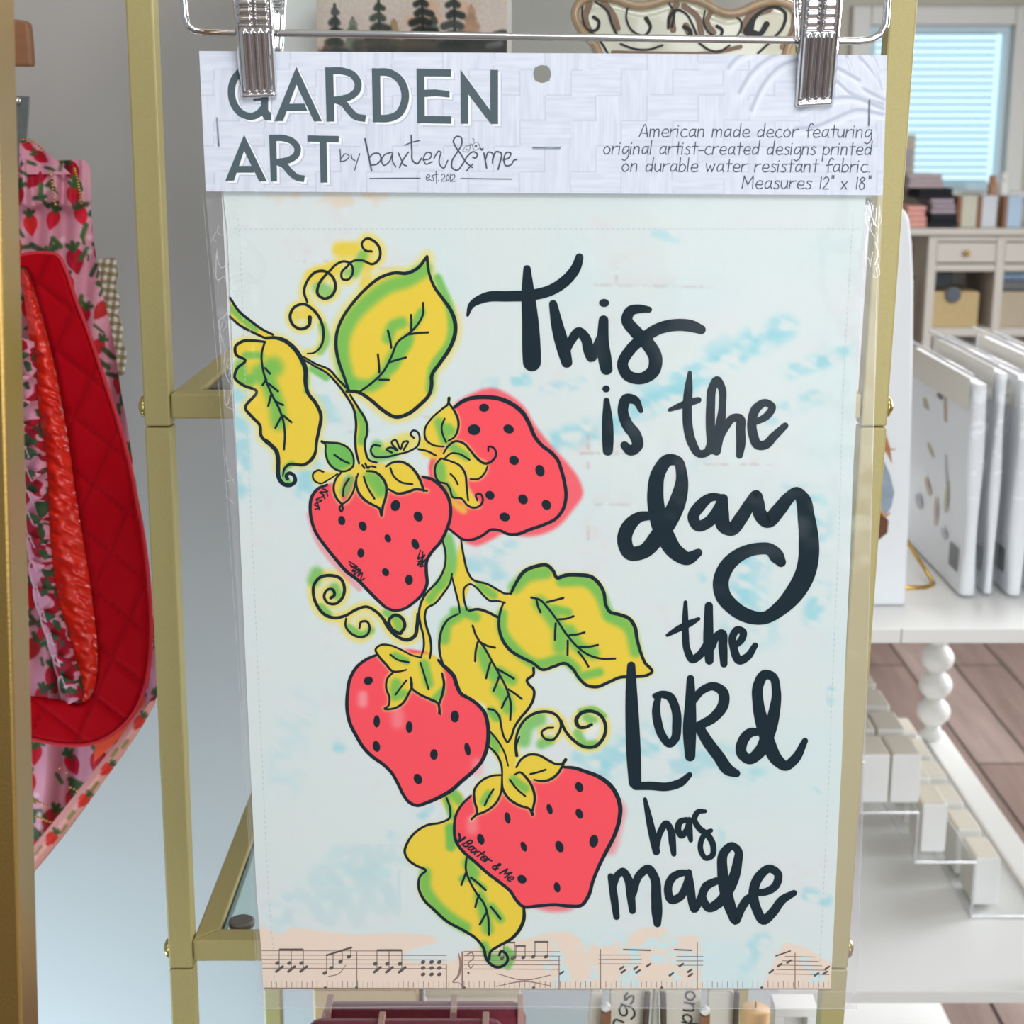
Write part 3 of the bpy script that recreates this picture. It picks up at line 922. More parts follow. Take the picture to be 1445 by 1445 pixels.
seeds = {
    'B': (B, [(665, 835, 32, 38, .3), (820, 910, 30, 36, -.5), (300, 937, 24, 32, -.2), (443, 975, 26, 34, -.4), (613, 1058, 21, 29, -.4), (800, 1098, 24, 38, -.4), (430, 1158, 24, 31, 0), (598, 1288, 23, 29, -.5), (757, 1340, 27, 35, 0)]),
    'C': (Cc, [(593, 170, 34, 28, 0), (525, 320, 43, 37, 0), (760, 315, 37, 30, .4), (797, 528, 34, 31, .6), (973, 598, 31, 41, -.3), (633, 765, 33, 29, .6), (858, 793, 31, 36, -.6), (1017, 830, 31, 36, -.6), (733, 913, 36, 30, .3)]),
    'F': (Fc, [(240, 292, 32, 28, -.4), (297, 568, 22, 42, 0), (518, 607, 23, 40, 0), (828, 535, 29, 41, 0), (295, 738, 25, 38, -.2), (686, 793, 26, 37, 0), (914, 757, 20, 45, -.2), (577, 960, 28, 37, -.4)]),
    'G': (G, [(1047, 340, 27, 36, -.4), (560, 550, 20, 40, -.2), (846, 490, 19, 37, -.3), (1048, 522, 24, 36, -.4), (378, 695, 24, 38, -.3), (670, 745, 19, 36, -.4), (913, 745, 27, 41, -.4), (1146, 708, 30, 44, .15), (658, 967, 33, 28, .6), (897, 1022, 22, 36, -.2)]),
}
# --- dye fills
lfpoly = lf_r[:-2] + lf_l[::-1][8:]
leafm_poly = leaf_m + E([(380, 560), (400, 640), (450, 710), (520, 755), (600, 800)]) + leaf_m2[:11] + leaf_m2[11:] + E([(290, 1060), (190, 1010), (120, 970), (80, 880)]) + leaf_m3[::-1]
leafb_poly = leaf_b[1:20] + leaf_b2 + H([(900, 720), (800, 610), (700, 540), (600, 440), (510, 350), (485, 280), (480, 190)])
for pp, gy in ((big_leaf + big_leaf2, 9), (lfpoly, 7), (leaf_r, 3), (leafm_poly, 1), (leafb_poly, 1)):
    pt.fill(pp, (236, 220, 120), gy, 6, .8)
    pt.fill(pp, YEL, min(gy, 2) - 1, 3)
for td, r in ((tend1, 8), (tend2, 7), (tend3, 8), (tend3b, 6), (tend4, 8), (tend5, 6), (tend6, 7)):
    pt.stroke(td, r, (238, 218, 105), .85, .6)
for pts, r, c, a in (([(480, 352), (497, 352)], 11, YEL, .95), ([(515, 400), (520, 345)], 8, YEL, .7), ([(500, 385), (512, 360)], 7, GRN, .8), ([(450, 405), (462, 412)], 9, GRN, .7), ([(490, 385)], 6, GRN, .6),
                     ([(455, 460), (460, 480), (452, 495)], 6, GRN, .7), ([(420, 445), (440, 440)], 8, YEL, .8), ([(440, 390), (470, 380)], 10, YEL, .8), ([(700, 960), (520, 880)], .1, YEL, 0)):
    pt.stroke(pts, r, c, a, .6)
pt.fill(tend3b, YEL, 0, 2, .9)
for pts, r in ((D([(130, 330), (110, 380)]), 9), (D([(250, 430), (270, 480)]), 7), (D([(160, 560), (210, 610)]), 5), (D([(670, 640), (690, 700)]), 6), (D([(350, 700), (440, 750), (500, 720)]), 5), (D([(600, 600), (640, 620)]), 5),
               (E([(540, 1290), (560, 1200), (640, 1150)]), 9), (E([(650, 1310), (700, 1290)]), 7), (E([(880, 1240), (930, 1310), (990, 1310)]), 6), (E([(940, 1140), (980, 1160)]), 6), (E([(900, 1100), (980, 1085), (1050, 1130)]), 4)):
    pt.stroke(pts, r, GRN, .8, .6)
pt.stroke(E([(960, 1230), (990, 1200)]), 6, (235, 238, 230), .7, .6)
for a_, b_ in ((stems[0], stems[1]), (stems[2], stems[3][:6]), (stems[3][5:], stems[4]), (stems[5], stems[6]), (stems[7], stems[8][:4]), (stems[8][3:], stems[9][4:])):
    pt.fill(list(a_) + list(b_[::-1]), YEL, 0.5, 2, smooth=False)
pt.fill(Fc([(1050, 480), (1120, 500), (1150, 600), (1190, 705), (1240, 650), (1255, 800), (1240, 880), (1230, 960), (1150, 940), (1140, 870), (1060, 740)]), YEL, 0, 3, smooth=False)
pt.fill(G([(100, 420), (170, 370), (250, 380), (250, 460), (205, 540), (195, 640), (215, 730), (140, 760), (150, 600), (175, 540)]), YEL, 0, 4, smooth=False)
for pts, r in ((A([(60, 510), (130, 580), (210, 640)]), 4), (A([(540, 870), (620, 920)]), 5), (A([(810, 1130), (835, 1200), (825, 1290)]), 6), (Cc([(345, 1060), (370, 1180), (360, 1280), (300, 1370)]), 8),
               (D([(960, 420), (900, 510)]), 6), (D([(1240, 420), (1330, 480)]), 6), (D([(1060, 590), (1150, 590)]), 6), (Fc([(1080, 680), (1110, 760)]), 6), (Fc([(1080, 500), (1120, 540)]), 5), (G([(145, 420), (180, 540)]), 5), (G([(190, 380), (230, 430)]), 7), (G([(165, 620), (180, 740)]), 6)):
    pt.stroke(pts, r, GRN, .85, .6)
halo = {0: straw1, 1: straw2, 2: straw3, 3: straw4}
pt.fill(Cc([(400, 140), (520, 70), (640, 35), (760, 80), (860, 160), (940, 290), (1060, 440), (1170, 560), (1240, 660), (1265, 760), (1200, 860), (1080, 990), (950, 1040), (860, 1045), (740, 1020), (640, 1070), (530, 1110), (440, 1060), (480, 900)]), RED, 0, 4, .85)
pt.fill(G([(700, 1140), (880, 1190), (1010, 1150), (1000, 1120)]), RED, 0, 5, .7)
pt.fill(G([(1290, 400), (1360, 480), (1340, 600), (1250, 800), (1220, 780), (1290, 600)]), RED, 0, 7, .5)
for sp in (straw2, straw1, straw3, straw4):
    pt.fill(sp, RED, 1, 2.5)
pt.stroke(B([(80, 900), (130, 1060), (330, 1310), (420, 1400)]), 4, RED, .4, .7)
for x, y, r in (D([(440, 1190), ]) [0][:2] + (7,), Fc([(205, 415)])[0][:2] + (5,), Fc([(440, 550)])[0][:2] + (9,), G([(320, 600)])[0][:2] + (8,), Fc([(980, 880)])[0][:2] + (8,)):
    pt.stroke([(x, y - 5), (x, y + 5)], r, (252, 160, 168), .55, .8)
# leaf greens
for pts, r in (
        (A([(755, 960), (715, 800), (720, 680), (780, 560), (870, 470), (980, 390), (1100, 350), (1195, 290)]), 10), (A([(780, 960), (880, 965), (960, 900), (1020, 790), (1080, 720)]), 9), (A([(980, 690), (1010, 620), (1060, 600)]), 8), (A([(1130, 620), (1175, 540)]), 6),
        (A([(1270, 340), (1350, 560), (1345, 700), (1240, 870), (1225, 990)]), 6), (A([(1100, 690), (1010, 850)]), 8),
        (A([(150, 790), (240, 790)]), 5), (A([(120, 850), (140, 930), (180, 935)]), 8), (A([(240, 900), (310, 860)]), 14), (A([(290, 960), (330, 1080), (345, 1180)]), 11), (A([(480, 820), (510, 930), (500, 1000)]), 3),
        (E([(480, 310), (560, 240), (680, 215)]), 9), (E([(780, 270), (950, 280), (1030, 370), (1070, 480)]), 8), (E([(1090, 500), (1200, 560), (1250, 720)]), 8), (E([(400, 480), (400, 580), (470, 690), (620, 800), (800, 770), (870, 830)]), 7), (E([(900, 880), (1020, 850)]), 6),
        (E([(640, 410), (700, 480), (760, 570), (770, 690)]), 10), (E([(830, 590), (900, 700), (980, 730)]), 9), (E([(740, 450), (820, 470)]), 6),
        (E([(30, 640), (50, 540), (120, 490)]), 8), (E([(170, 470), (230, 500)]), 7), (E([(270, 720), (310, 830), (350, 880)]), 8), (E([(380, 850), (460, 900)]), 8), (E([(370, 960), (420, 1010), (440, 1080)]), 9), (E([(330, 1100), (360, 1140)]), 6),
        (H([(290, 540), (290, 640), (350, 740), (440, 830), (560, 910)]), 8), (H([(460, 230), (460, 360)]), 6), (H([(580, 470), (620, 540)]), 8), (H([(540, 580), (560, 570)]), 5), (H([(600, 570), (690, 640)]), 4), (H([(660, 700), (700, 850), (715, 920)]), 8), (H([(740, 770), (800, 850)]), 6), (H([(690, 1030), (720, 1110)]), 6), (H([(760, 1130), (830, 1130)]), 9), (H([(840, 1060), (880, 1100), (850, 1170)]), 5),
        (K([(500, 770), (400, 850), (370, 1000), (450, 1080)]), 4)):
    pt.stroke(pts, r, GRN, .88, .65)
# sepal fills
sep_fill = [('s1a', None, GRN), ('s1b', None, YEL), ('s1c', 's1c2', YEL), ('s1d', 's1d2', YEL), ('s1e', 's1e2', YEL), ('s2a', 's2a2', YEL), ('s2b', 's2b2', YEL), ('s2c', 's2c2', YEL), ('s3a', None, YEL), ('s3b', None, YEL), ('s3c', 's3c2', YEL), ('s4a', 's4a2', YEL), ('s4b', 's4b2', YEL), ('s4c', 's4c2', YEL)]
for a_, b_, c in sep_fill:
    pp = list(sep[a_]) + (list(sep[b_])[::-1] if b_ and a_ not in ('s2b', 's2c', 's4a', 's1e') else [])
    if a_ == 's4a': pp = list(sep['s4a']) + list(sep['s4a2'])
    if a_ == 's1e': pp = list(sep['s1e']) + list(sep['s1e2'])[::-1]
    if a_ == 's2b': pp = Cc([(318, 480), (350, 430), (400, 398), (450, 410), (500, 460), (550, 520), (610, 555), (600, 610), (550, 655), (500, 655), (470, 580), (400, 540), (330, 515)])
    if a_ == 's2c': pp = Cc([(300, 515), (265, 560), (260, 620), (285, 672), (340, 690), (380, 778), (440, 800), (490, 840), (560, 840), (520, 780), (474, 700), (465, 620), (430, 565), (370, 535)])
    pt.fill(pp, (242, 226, 130), 3, 3, .7)
    pt.fill(pp, c, 0, 2)
pt.fill(D([(780, 900), (850, 880), (960, 920), (985, 1012), (900, 1010), (772, 1050), (740, 1000)]), YEL, 1, 3)
pt.fill(B([(420, 545), (480, 530), (560, 540), (620, 570), (620, 720), (560, 650), (470, 600), (400, 640), (300, 605)]), YEL, 0, 4, .9)
pt.fill(G([(523, 255), (570, 190), (620, 205), (740, 290), (690, 280), (610, 255), (540, 300)]), YEL, 0, 3)
pt.fill(B([(820, 430), (860, 370), (960, 440), (1000, 500), (940, 520), (850, 490)]), YEL, 0, 4, .9)
pt.fill(B([(500, 470), (620, 390), (760, 340), (830, 400), (760, 465), (600, 510)]), (232, 216, 100), 0, 6, .9)
pt.fill(Cc([(360, 700), (385, 790), (480, 860), (470, 890), (390, 850), (350, 770)]), YEL, 0, 4, .8)
for pts, r in ((B([(540, 430), (530, 490), (640, 480)]), 8), (B([(350, 660), (320, 740)]), 7), (B([(490, 640), (560, 740)]), 8), (B([(540, 650), (580, 720)]), 5), (B([(960, 270), (1000, 390)]), 7), (B([(1020, 310), (1040, 330)]), 7), (Cc([(290, 570), (300, 640)]), 8), (Cc([(380, 440), (470, 500)]), 6), (Cc([(340, 690), (390, 770)]), 4),
               (D([(660, 890), (740, 930)]), 5), (D([(670, 1080), (660, 1120)]), 7), (D([(660, 1170), (720, 1150)]), 6), (D([(860, 950), (890, 1080)]), 7), (D([(930, 1190), (985, 1130)]), 5), (G([(600, 290), (680, 350)]), 6), (G([(430, 390), (400, 440)]), 6)):
    pt.stroke(pts, r, GRN, .85, .6)

# --- ink drawn over the dye
art = Art(FY)
INK = 1
for r_ in (big_leaf, big_leaf2, lf_r, lf_l, straw1, straw2, straw3, straw4, leaf_r, leaf_m, leaf_m2, leaf_m3, leaf_b, leaf_b2, tend1, tend2, tend3, tend3b, tend4, tend5, tend6):
    art.ribbon(r_, INK, 3)
for k_ in sep: art.ribbon(sep[k_], INK, 4)
for r_ in stems: art.ribbon(r_, INK, 3)
for g, lst in seeds.values():
    for (x, y, rx, ry, ro) in lst:
        (px_, py_, _), = g([(x, y)])
        art.disc(px_, py_, rx * .20761, ry * .20761, ro, INK, 4)
small = [
    (A, 13, [[(820, 1000), (900, 940), (950, 890), (1000, 800), (1040, 710), (1100, 665), (1150, 615), (1185, 550), (1185, 485)], [(1115, 555), (1117, 600), (1115, 650)], [(1100, 668), (1160, 660), (1215, 657)], [(980, 645), (992, 690), (1000, 745)], [(922, 785), (928, 840), (930, 890)], [(990, 830), (1040, 815), (1085, 803)], [(930, 932), (985, 933)],
             [(262, 715), (245, 780), (250, 860), (275, 950), (310, 1030), (350, 1110), (370, 1170), (380, 1250), (375, 1338)], [(265, 865), (293, 897)], [(250, 963), (272, 930)], [(285, 955), (340, 1000)], [(283, 1085), (300, 1020)], [(325, 1058), (370, 1080)], [(325, 1212), (358, 1150)], [(370, 1140), (418, 1180)]]),
    (B, 14, [[(250, 490), (300, 525), (350, 548)], [(350, 650), (315, 710), (308, 770)], [(450, 640), (470, 700), (522, 788)], [(630, 580), (650, 630), (700, 675), (780, 690)], [(560, 430), (515, 425), (497, 460), (520, 500), (580, 507), (680, 487), (760, 465), (815, 430), (830, 380), (815, 335), (785, 325), (768, 350), (790, 375)],
             [(640, 475), (605, 452), (630, 440), (680, 462), (640, 402), (660, 388), (700, 452), (722, 402), (748, 398), (720, 458)], [(820, 452), (880, 465), (940, 495)], [(300, 828), (285, 855), (297, 875), (308, 852), (300, 830)], [(440, 560), (455, 580)], [(460, 550), (480, 580), (490, 570)], [(505, 568), (530, 575)]]),
    (B, 9, [[(120, 860), (150, 850), (115, 830), (165, 800), (125, 795), (180, 765), (150, 745), (205, 740), (170, 720)], [(130, 800), (150, 865)], [(160, 740), (185, 790)], [(190, 725), (205, 770)], [(350, 1215), (400, 1250), (360, 1250), (420, 1265), (370, 1282), (405, 1245), (385, 1305), (430, 1270), (410, 1315), (440, 1290), (430, 1345), (455, 1330)],
            [(835, 1140), (820, 1200), (865, 1170), (815, 1240), (875, 1200), (830, 1250), (880, 1240)], [(815, 1190), (860, 1190)], [(850, 1150), (850, 1245)], [(820, 1215), (880, 1215)], [(355, 1235), (430, 1290)]]),
    (Cc, 13, [[(325, 245), (305, 300), (315, 360), (335, 405)], [(330, 510), (370, 480), (420, 483), (495, 525)], [(365, 620), (392, 648), (415, 692)]]),
    (D, 13, [[(630, 885), (680, 920), (755, 937)], [(740, 1060), (700, 1110), (665, 1158)], [(835, 940), (860, 1020), (890, 1120)], [(966, 1265), (960, 1280), (970, 1290)]]),
    (E, 14, [[(212, 555), (235, 620), (290, 700), (340, 790), (385, 870), (430, 960), (455, 1050), (452, 1155)], [(245, 660), (232, 715), (228, 780)], [(260, 660), (310, 685), (355, 695)], [(325, 790), (310, 840), (298, 890)], [(372, 832), (425, 862), (475, 893)], [(380, 880), (365, 925), (345, 970)], [(440, 960), (485, 990), (525, 1022)], [(435, 1005), (415, 1040), (398, 1078)],
             [(585, 375), (640, 390), (690, 440), (750, 520), (810, 610), (870, 680), (940, 735), (1030, 765), (1120, 765)], [(620, 395), (630, 435), (645, 470)], [(685, 405), (735, 393), (790, 378)], [(760, 515), (810, 510), (855, 495)], [(742, 540), (738, 595), (737, 645)], [(830, 615), (880, 610), (925, 598)], [(818, 650), (818, 695), (817, 740)], [(890, 690), (950, 690), (1010, 678)], [(885, 720), (920, 765), (950, 815)]]),
    (G, 14, [[(715, 252), (765, 240), (820, 222)], [(575, 290), (620, 350), (680, 402)], [(465, 355), (430, 410), (405, 465)]]),
    (H, 15, [[(570, 440), (565, 510), (590, 590), (640, 680), (690, 750), (715, 830), (722, 960)], [(565, 540), (550, 580), (535, 620)], [(600, 570), (650, 610), (700, 655)], [(655, 690), (640, 730), (630, 770)], [(735, 770), (770, 810), (800, 850)], [(710, 800), (685, 845), (660, 890)]]),
]
for g, w, lst in small:
    for q in lst: art.ribbon(g(q, w), INK, 4)

words = [
    (T1, [[(72, 415, 14), (90, 365, 32), (160, 325, 50), (280, 318, 54), (400, 312, 56), (500, 285, 56), (580, 230, 56), (628, 165, 50), (642, 120, 42)], [(375, 178, 38), (380, 300, 66), (392, 450, 84), (398, 600, 94), (400, 655, 92)],
          [(508, 358, 42), (530, 470, 62), (562, 590, 68), (578, 655, 56)], [(575, 610, 30), (600, 545, 44), (640, 500, 50), (672, 530, 52), (690, 600, 52), (702, 632, 46), (730, 580, 50), (752, 520, 40)], [(765, 440, 50), (762, 560, 62), (772, 640, 68), (780, 688, 62)],
          [(996, 386, 32), (950, 382, 44), (900, 395, 54), (884, 435, 58), (925, 495, 64), (990, 560, 70), (1030, 635, 70), (1018, 700, 66), (950, 738, 58), (885, 718, 58), (862, 670, 56), (900, 592, 56), (970, 530, 58), (1050, 482, 60), (1150, 464, 62), (1220, 472, 60), (1262, 488, 48)],
          [(780, 850, 30), (785, 950, 54), (787, 1050, 58), (787, 1105, 52)], [(956, 902, 24), (925, 848, 44), (882, 842, 54), (864, 890, 54), (885, 970, 58), (928, 1030, 62), (938, 1078, 58), (902, 1105, 52), (872, 1078, 42)]]),
    (T2, [[(592, 108, 24), (585, 200, 48), (577, 320, 54), (583, 430, 56), (607, 520, 54), (650, 580, 46), (690, 572, 46), (715, 520, 46)], [(475, 324, 22), (530, 302, 36), (600, 278, 44), (642, 266, 36)],
          [(720, 560, 46), (713, 430, 54), (714, 300, 52), (726, 190, 50), (750, 150, 48), (778, 195, 46), (782, 300, 42), (768, 430, 60), (748, 565, 50)], [(762, 500, 40), (800, 425, 46), (850, 370, 48), (883, 375, 54), (888, 440, 54), (890, 520, 54), (882, 588, 40)],
          [(985, 392, 36), (1045, 355, 44), (1072, 305, 44), (1035, 282, 44), (982, 312, 54), (955, 390, 54), (962, 470, 56), (990, 528, 56), (1030, 528, 54), (1080, 480, 50), (1148, 416, 38)],
          [(362, 940, 50), (300, 948, 62), (235, 1005, 82), (212, 1080, 86), (245, 1158, 84), (320, 1150, 84), (400, 1070, 96), (480, 950, 104), (530, 830, 94), (545, 700, 66), (520, 622, 60), (470, 615, 70), (412, 685, 82), (392, 800, 94), (402, 920, 100), (450, 1060, 108), (520, 1160, 92), (580, 1188, 80), (642, 1156, 48)],
          [(790, 838, 40), (720, 832, 50), (650, 885, 68), (612, 950, 66), (640, 1000, 64), (700, 978, 66), (750, 915, 62), (786, 842, 58)], [(786, 842, 56), (780, 920, 80), (792, 1000, 84), (832, 1020, 78), (890, 955, 78), (950, 860, 68), (980, 820, 62), (992, 862, 68), (1002, 930, 80), (1042, 970, 84), (1110, 908, 82), (1170, 835, 70), (1215, 802, 60), (1250, 842, 84), (1270, 940, 98), (1284, 1050, 112), (1286, 1150, 118)]]),
    (T3, [[(1227, 110, 98), (1243, 224, 112), (1246, 330, 118), (1224, 450, 118), (1165, 560, 112), (1080, 652, 90), (985, 710, 74), (900, 703, 82), (805, 650, 88), (745, 580, 92), (732, 500, 92), (765, 412, 88), (845, 340, 78), (940, 308, 70), (1020, 312, 72), (1065, 360, 82), (1082, 384, 60)],
          [(526, 618, 22), (525, 700, 34), (526, 800, 40), (537, 900, 42), (567, 952, 46), (610, 925, 46), (648, 870, 46)], [(420, 811, 20), (480, 776, 36), (550, 742, 40), (602, 716, 22)], [(662, 640, 48), (660, 750, 56), (660, 860, 60), (665, 958, 50)], [(680, 880, 40), (710, 815, 46), (735, 800, 50), (744, 880, 52), (750, 978, 42)],
          [(815, 872, 36), (855, 832, 42), (862, 792, 42), (830, 778, 42), (803, 812, 44), (808, 890, 46), (842, 958, 50), (882, 940, 46), (932, 870, 34)]]),
    (T4, [[(210, 80, 48), (210, 200, 64), (216, 400, 80), (224, 600, 84), (232, 760, 74)], [(235, 782, 46), (320, 780, 50), (420, 785, 50), (500, 760, 48), (550, 716, 32)],
          [(348, 256, 32), (385, 247, 42), (430, 258, 50), (468, 330, 52), (475, 430, 54), (462, 510, 50), (435, 535, 46), (392, 490, 48), (364, 410, 52), (356, 320, 46), (366, 270, 38)],
          [(555, 156, 44), (555, 300, 64), (550, 450, 78), (553, 608, 60)], [(570, 285, 44), (620, 226, 46), (690, 200, 50), (745, 235, 60), (748, 300, 64), (692, 380, 58), (605, 430, 50)], [(605, 440, 56), (660, 530, 66), (720, 610, 68), (780, 690, 66), (822, 708, 46)],
          [(945, 465, 44), (905, 470, 54), (858, 525, 62), (853, 590, 62), (895, 625, 60), (960, 580, 72), (1010, 470, 80), (1045, 340, 66), (1055, 220, 52), (1032, 142, 52), (990, 132, 58), (950, 195, 62), (950, 300, 66), (978, 430, 80), (1010, 530, 80), (1062, 632, 72), (1110, 664, 58), (1160, 628, 56), (1222, 518, 36)]]),
    (T5, [[(290, 135, 22), (310, 230, 38), (336, 350, 46), (356, 440, 44)], [(358, 420, 30), (380, 325, 38), (414, 278, 40), (438, 310, 42), (450, 390, 42), (458, 455, 30)], [(530, 255, 32), (495, 268, 38), (484, 320, 38), (502, 348, 36), (535, 312, 36), (548, 256, 30)], [(548, 255, 32), (548, 320, 40), (557, 375, 26)],
          [(640, 206, 22), (602, 208, 32), (578, 250, 34), (602, 300, 36), (660, 350, 38), (688, 410, 36), (680, 465, 34), (647, 480, 30), (617, 440, 32), (617, 380, 32), (650, 330, 30), (675, 318, 24)],
          [(90, 585, 36), (106, 680, 46), (124, 820, 38)], [(108, 640, 36), (132, 575, 42), (160, 556, 44), (188, 592, 48), (206, 690, 50), (217, 785, 40)], [(220, 690, 40), (262, 572, 48), (308, 542, 52), (345, 592, 54), (356, 700, 60), (360, 800, 62), (362, 860, 44)],
          [(545, 565, 34), (500, 566, 42), (452, 590, 48), (424, 660, 48), (445, 722, 50), (490, 708, 48), (530, 640, 46), (545, 565, 34)], [(545, 560, 36), (555, 650, 48), (566, 740, 48), (576, 778, 42), (612, 720, 46), (650, 640, 50), (705, 612, 44)],
          [(640, 640, 40), (626, 710, 46), (662, 768, 52), (722, 738, 60), (788, 640, 66), (828, 510, 56), (830, 430, 46), (797, 408, 46), (752, 445, 54), (742, 560, 62), (762, 680, 72), (792, 780, 66), (817, 845, 48), (852, 770, 50), (900, 710, 48), (930, 700, 40)],
          [(925, 680, 40), (1000, 673, 44), (1050, 640, 48), (1064, 570, 48), (1018, 540, 48), (952, 590, 56), (922, 680, 58), (942, 780, 56), (980, 840, 56), (1032, 798, 54), (1090, 722, 50), (1158, 682, 36)]]),
]
for g, lst in words:
    for q in lst: art.ribbon(g(q), INK, 6)
for g, x, y, rx, ry in ((T1, 768, 352, 26, 21), (T1, 778, 790, 19, 18)):
    (px_, py_, _), = g([(x, y)])
    art.disc(px_, py_, rx * .27682, ry * .27682, 0, INK, 6)

# --- one-stroke hand lettering
GL = {
    'A': (1.25, [[(0, 0), (.55, 1.6), (1.0, 0)], [(.12, .5), (1.0, .42)]]), 'm': (1.4, [[(0, 1), (0, 0)], [(0, .65), (.2, .92), (.42, .95), (.5, .6), (.5, 0)], [(.5, .65), (.75, .95), (1.0, .95), (1.07, .6), (1.08, 0)]]),
    'e': (1.05, [[(.05, .5), (.8, .58), (.72, .92), (.42, 1), (.12, .75), (.05, .35), (.3, .02), (.85, .1)]]), 'r': (.85, [[(.02, 1), (0, 0)], [(0, .6), (.25, .9), (.65, 1)]]),
    'i': (.38, [[(0, 1), (0, 0)], [(0, 1.36), (.03, 1.42)]]), 'c': (1.0, [[(.75, .92), (.4, 1), (.1, .7), (.06, .3), (.35, 0), (.85, .1)]]),
    'a': (1.1, [[(.75, .93), (.38, .98), (.06, .5), (.2, .06), (.5, .14), (.75, .6), (.78, 1)], [(.78, 1), (.74, .3), (.88, 0)]]), 'n': (1.0, [[(0, 1), (0, 0)], [(0, .6), (.28, .97), (.58, .95), (.66, .5), (.66, 0)]]),
    'd': (1.1, [[(.72, .8), (.35, .95), (.05, .5), (.2, .05), (.5, .12), (.76, .5)], [(.8, 1.75), (.76, 0)]]), 'o': (1.1, [[(.42, 1), (.1, .75), (.05, .35), (.35, .02), (.72, .2), (.8, .65), (.42, 1)]]),
    'f': (.85, [[(.8, 1.6), (.5, 1.75), (.3, 1.4), (.3, 0)], [(0, .85), (.75, .95)]]), 't': (.85, [[(.32, 1.55), (.32, 0)], [(0, 1), (.68, 1.02)]]),
    'u': (1.0, [[(0, 1), (.03, .3), (.3, 0), (.6, .25), (.7, 1)], [(.7, 1), (.74, 0)]]), 'g': (1.05, [[(.74, .92), (.38, .98), (.06, .5), (.2, .08), (.5, .16), (.74, .6)], [(.78, 1), (.74, -.5), (.4, -.78), (.08, -.6)]]),
    'l': (.38, [[(0, 1.75), (0, 0)]]), 's': (.85, [[(.62, .9), (.3, 1), (.1, .8), (.5, .48), (.58, .18), (.3, 0), (0, .1)]]), '-': (.75, [[(0, .5), (.55, .5)]]),
    'p': (1.0, [[(0, 1), (0, -.8)], [(0, .7), (.35, 1), (.7, .72), (.6, .15), (.3, 0), (0, .2)]]), 'b': (1.0, [[(0, 1.75), (0, 0)], [(0, .65), (.35, .98), (.7, .7), (.62, .15), (.3, 0), (0, .1)]]),
    'w': (1.3, [[(0, 1), (.25, 0)], [(.25, 0), (.52, .8)], [(.52, .8), (.78, 0)], [(.78, 0), (1.05, 1)]]), '.': (.35, [[(.05, .02), (.08, .05)]]),
    'M': (1.55, [[(0, 0), (.1, 1.6)], [(.1, 1.6), (.62, .5)], [(.62, .5), (1.15, 1.6)], [(1.15, 1.6), (1.25, 0)]]), '1': (.4, [[(.1, 0), (.1, 1.5)]]),
    '2': (.9, [[(0, 1.2), (.15, 1.45), (.42, 1.48), (.6, 1.2), (.4, .6), (0, 0)], [(0, 0), (.7, .02)]]), '8': (1.0, [[(.6, 1.32), (.3, 1.5), (.06, 1.2), (.6, .5), (.5, .05), (.2, 0), (.02, .4), (.6, 1.25)]]),
    '"': (.5, [[(.05, 1.7), (.05, 1.35)], [(.25, 1.7), (.25, 1.35)]]), 'x': (.95, [[(0, 0), (.65, .95)], [(0, .95), (.65, 0)]]), ' ': (.75, []),
    'B': (1.1, [[(0, 0), (.12, 1.6)], [(.12, 1.6), (.5, 1.7), (.75, 1.3), (.4, .85), (.1, .8)], [(.4, .85), (.8, .6), (.7, .15), (.35, 0), (0, .1)]]),
    '&': (1.1, [[(.9, 0), (.3, 1.1), (.3, 1.45), (.55, 1.5), (.6, 1.2), (.1, .6), (.1, .15), (.45, 0), (.9, .6)]]),
}


def write(art_, text, x0, y0, x1, y1, xh, w, mi, lay, slant=0.0):
    """text on the baseline (x0,y0)-(x1,y1), stretched to fit it"""
    tot = sum(GL[c][0] for c in text)
    dx, dy = (x1 - x0), (y1 - y0)
    L = math.hypot(dx, dy)
    ex, ey = dx / L, dy / L
    kx = L / tot
    pen = 0.0
    for c in text:
        adv, strokes = GL[c]
        for st in strokes:
            q = []
            for (gx, gy) in st:
                a = (pen + gx) * kx + gy * xh * slant
                b = -gy * xh
                q.append((x0 + a * ex - b * ey, y0 + a * ey + b * ex, w))
            art_.ribbon(q, mi, lay, n=4)
        pen += adv


write(art, 'Baxter & Me', 652, 1192, 721, 1245, 7.5, 2.1, INK, 6, slant=0.35)
for q in ([(648, 1177, 3.5), (649, 1183, 3), (646, 1188, 1.5)], [(656, 1182, 3.5), (651, 1186, 3), (646, 1189, 1.5)]):
    art.ribbon(q, INK, 6)
# --- music staves, notes and hems
MUS, NOTE, THR = 2, 3, 4
for k in range(5):
    y = 1341.5 + k * 6.2
    art.ribbon([(369 + k * .4, y, 1.0), (560, y + .5, 1.0)] if k < 1 else [(369 + k * .4, y, 1.0), (630, y + .6, 1.0)], MUS, 1, smooth=False)
    art.ribbon([(655, y + 1, 1.0), (790, y + 1.5, 1.0)], MUS, 1, smooth=False)
    if k in (1, 2, 3):
        art.ribbon([(845, y, 1.0), (905, y, 1.0)], MUS, 1, smooth=False)
        art.ribbon([(955, y + 2, 1.0), (992, y + 2, 1.0)], MUS, 1, smooth=False)
    art.ribbon([(1108 - k * 4, y + 8, 1.0), (1150 + k * 5, y + 9, 1.0)], MUS, 1, smooth=False)
for x, y0, y1 in ((503.5, 1343, 1392), (630, 1362, 1394), (653, 1343, 1394), (652, 1343, 1394), (789, 1350, 1396), (847.5, 1340, 1394), (984, 1330, 1396), (1122, 1345, 1396)):
    art.ribbon([(x, y0, 1.3), (x, y1, 1.3)], MUS, 2, smooth=False)
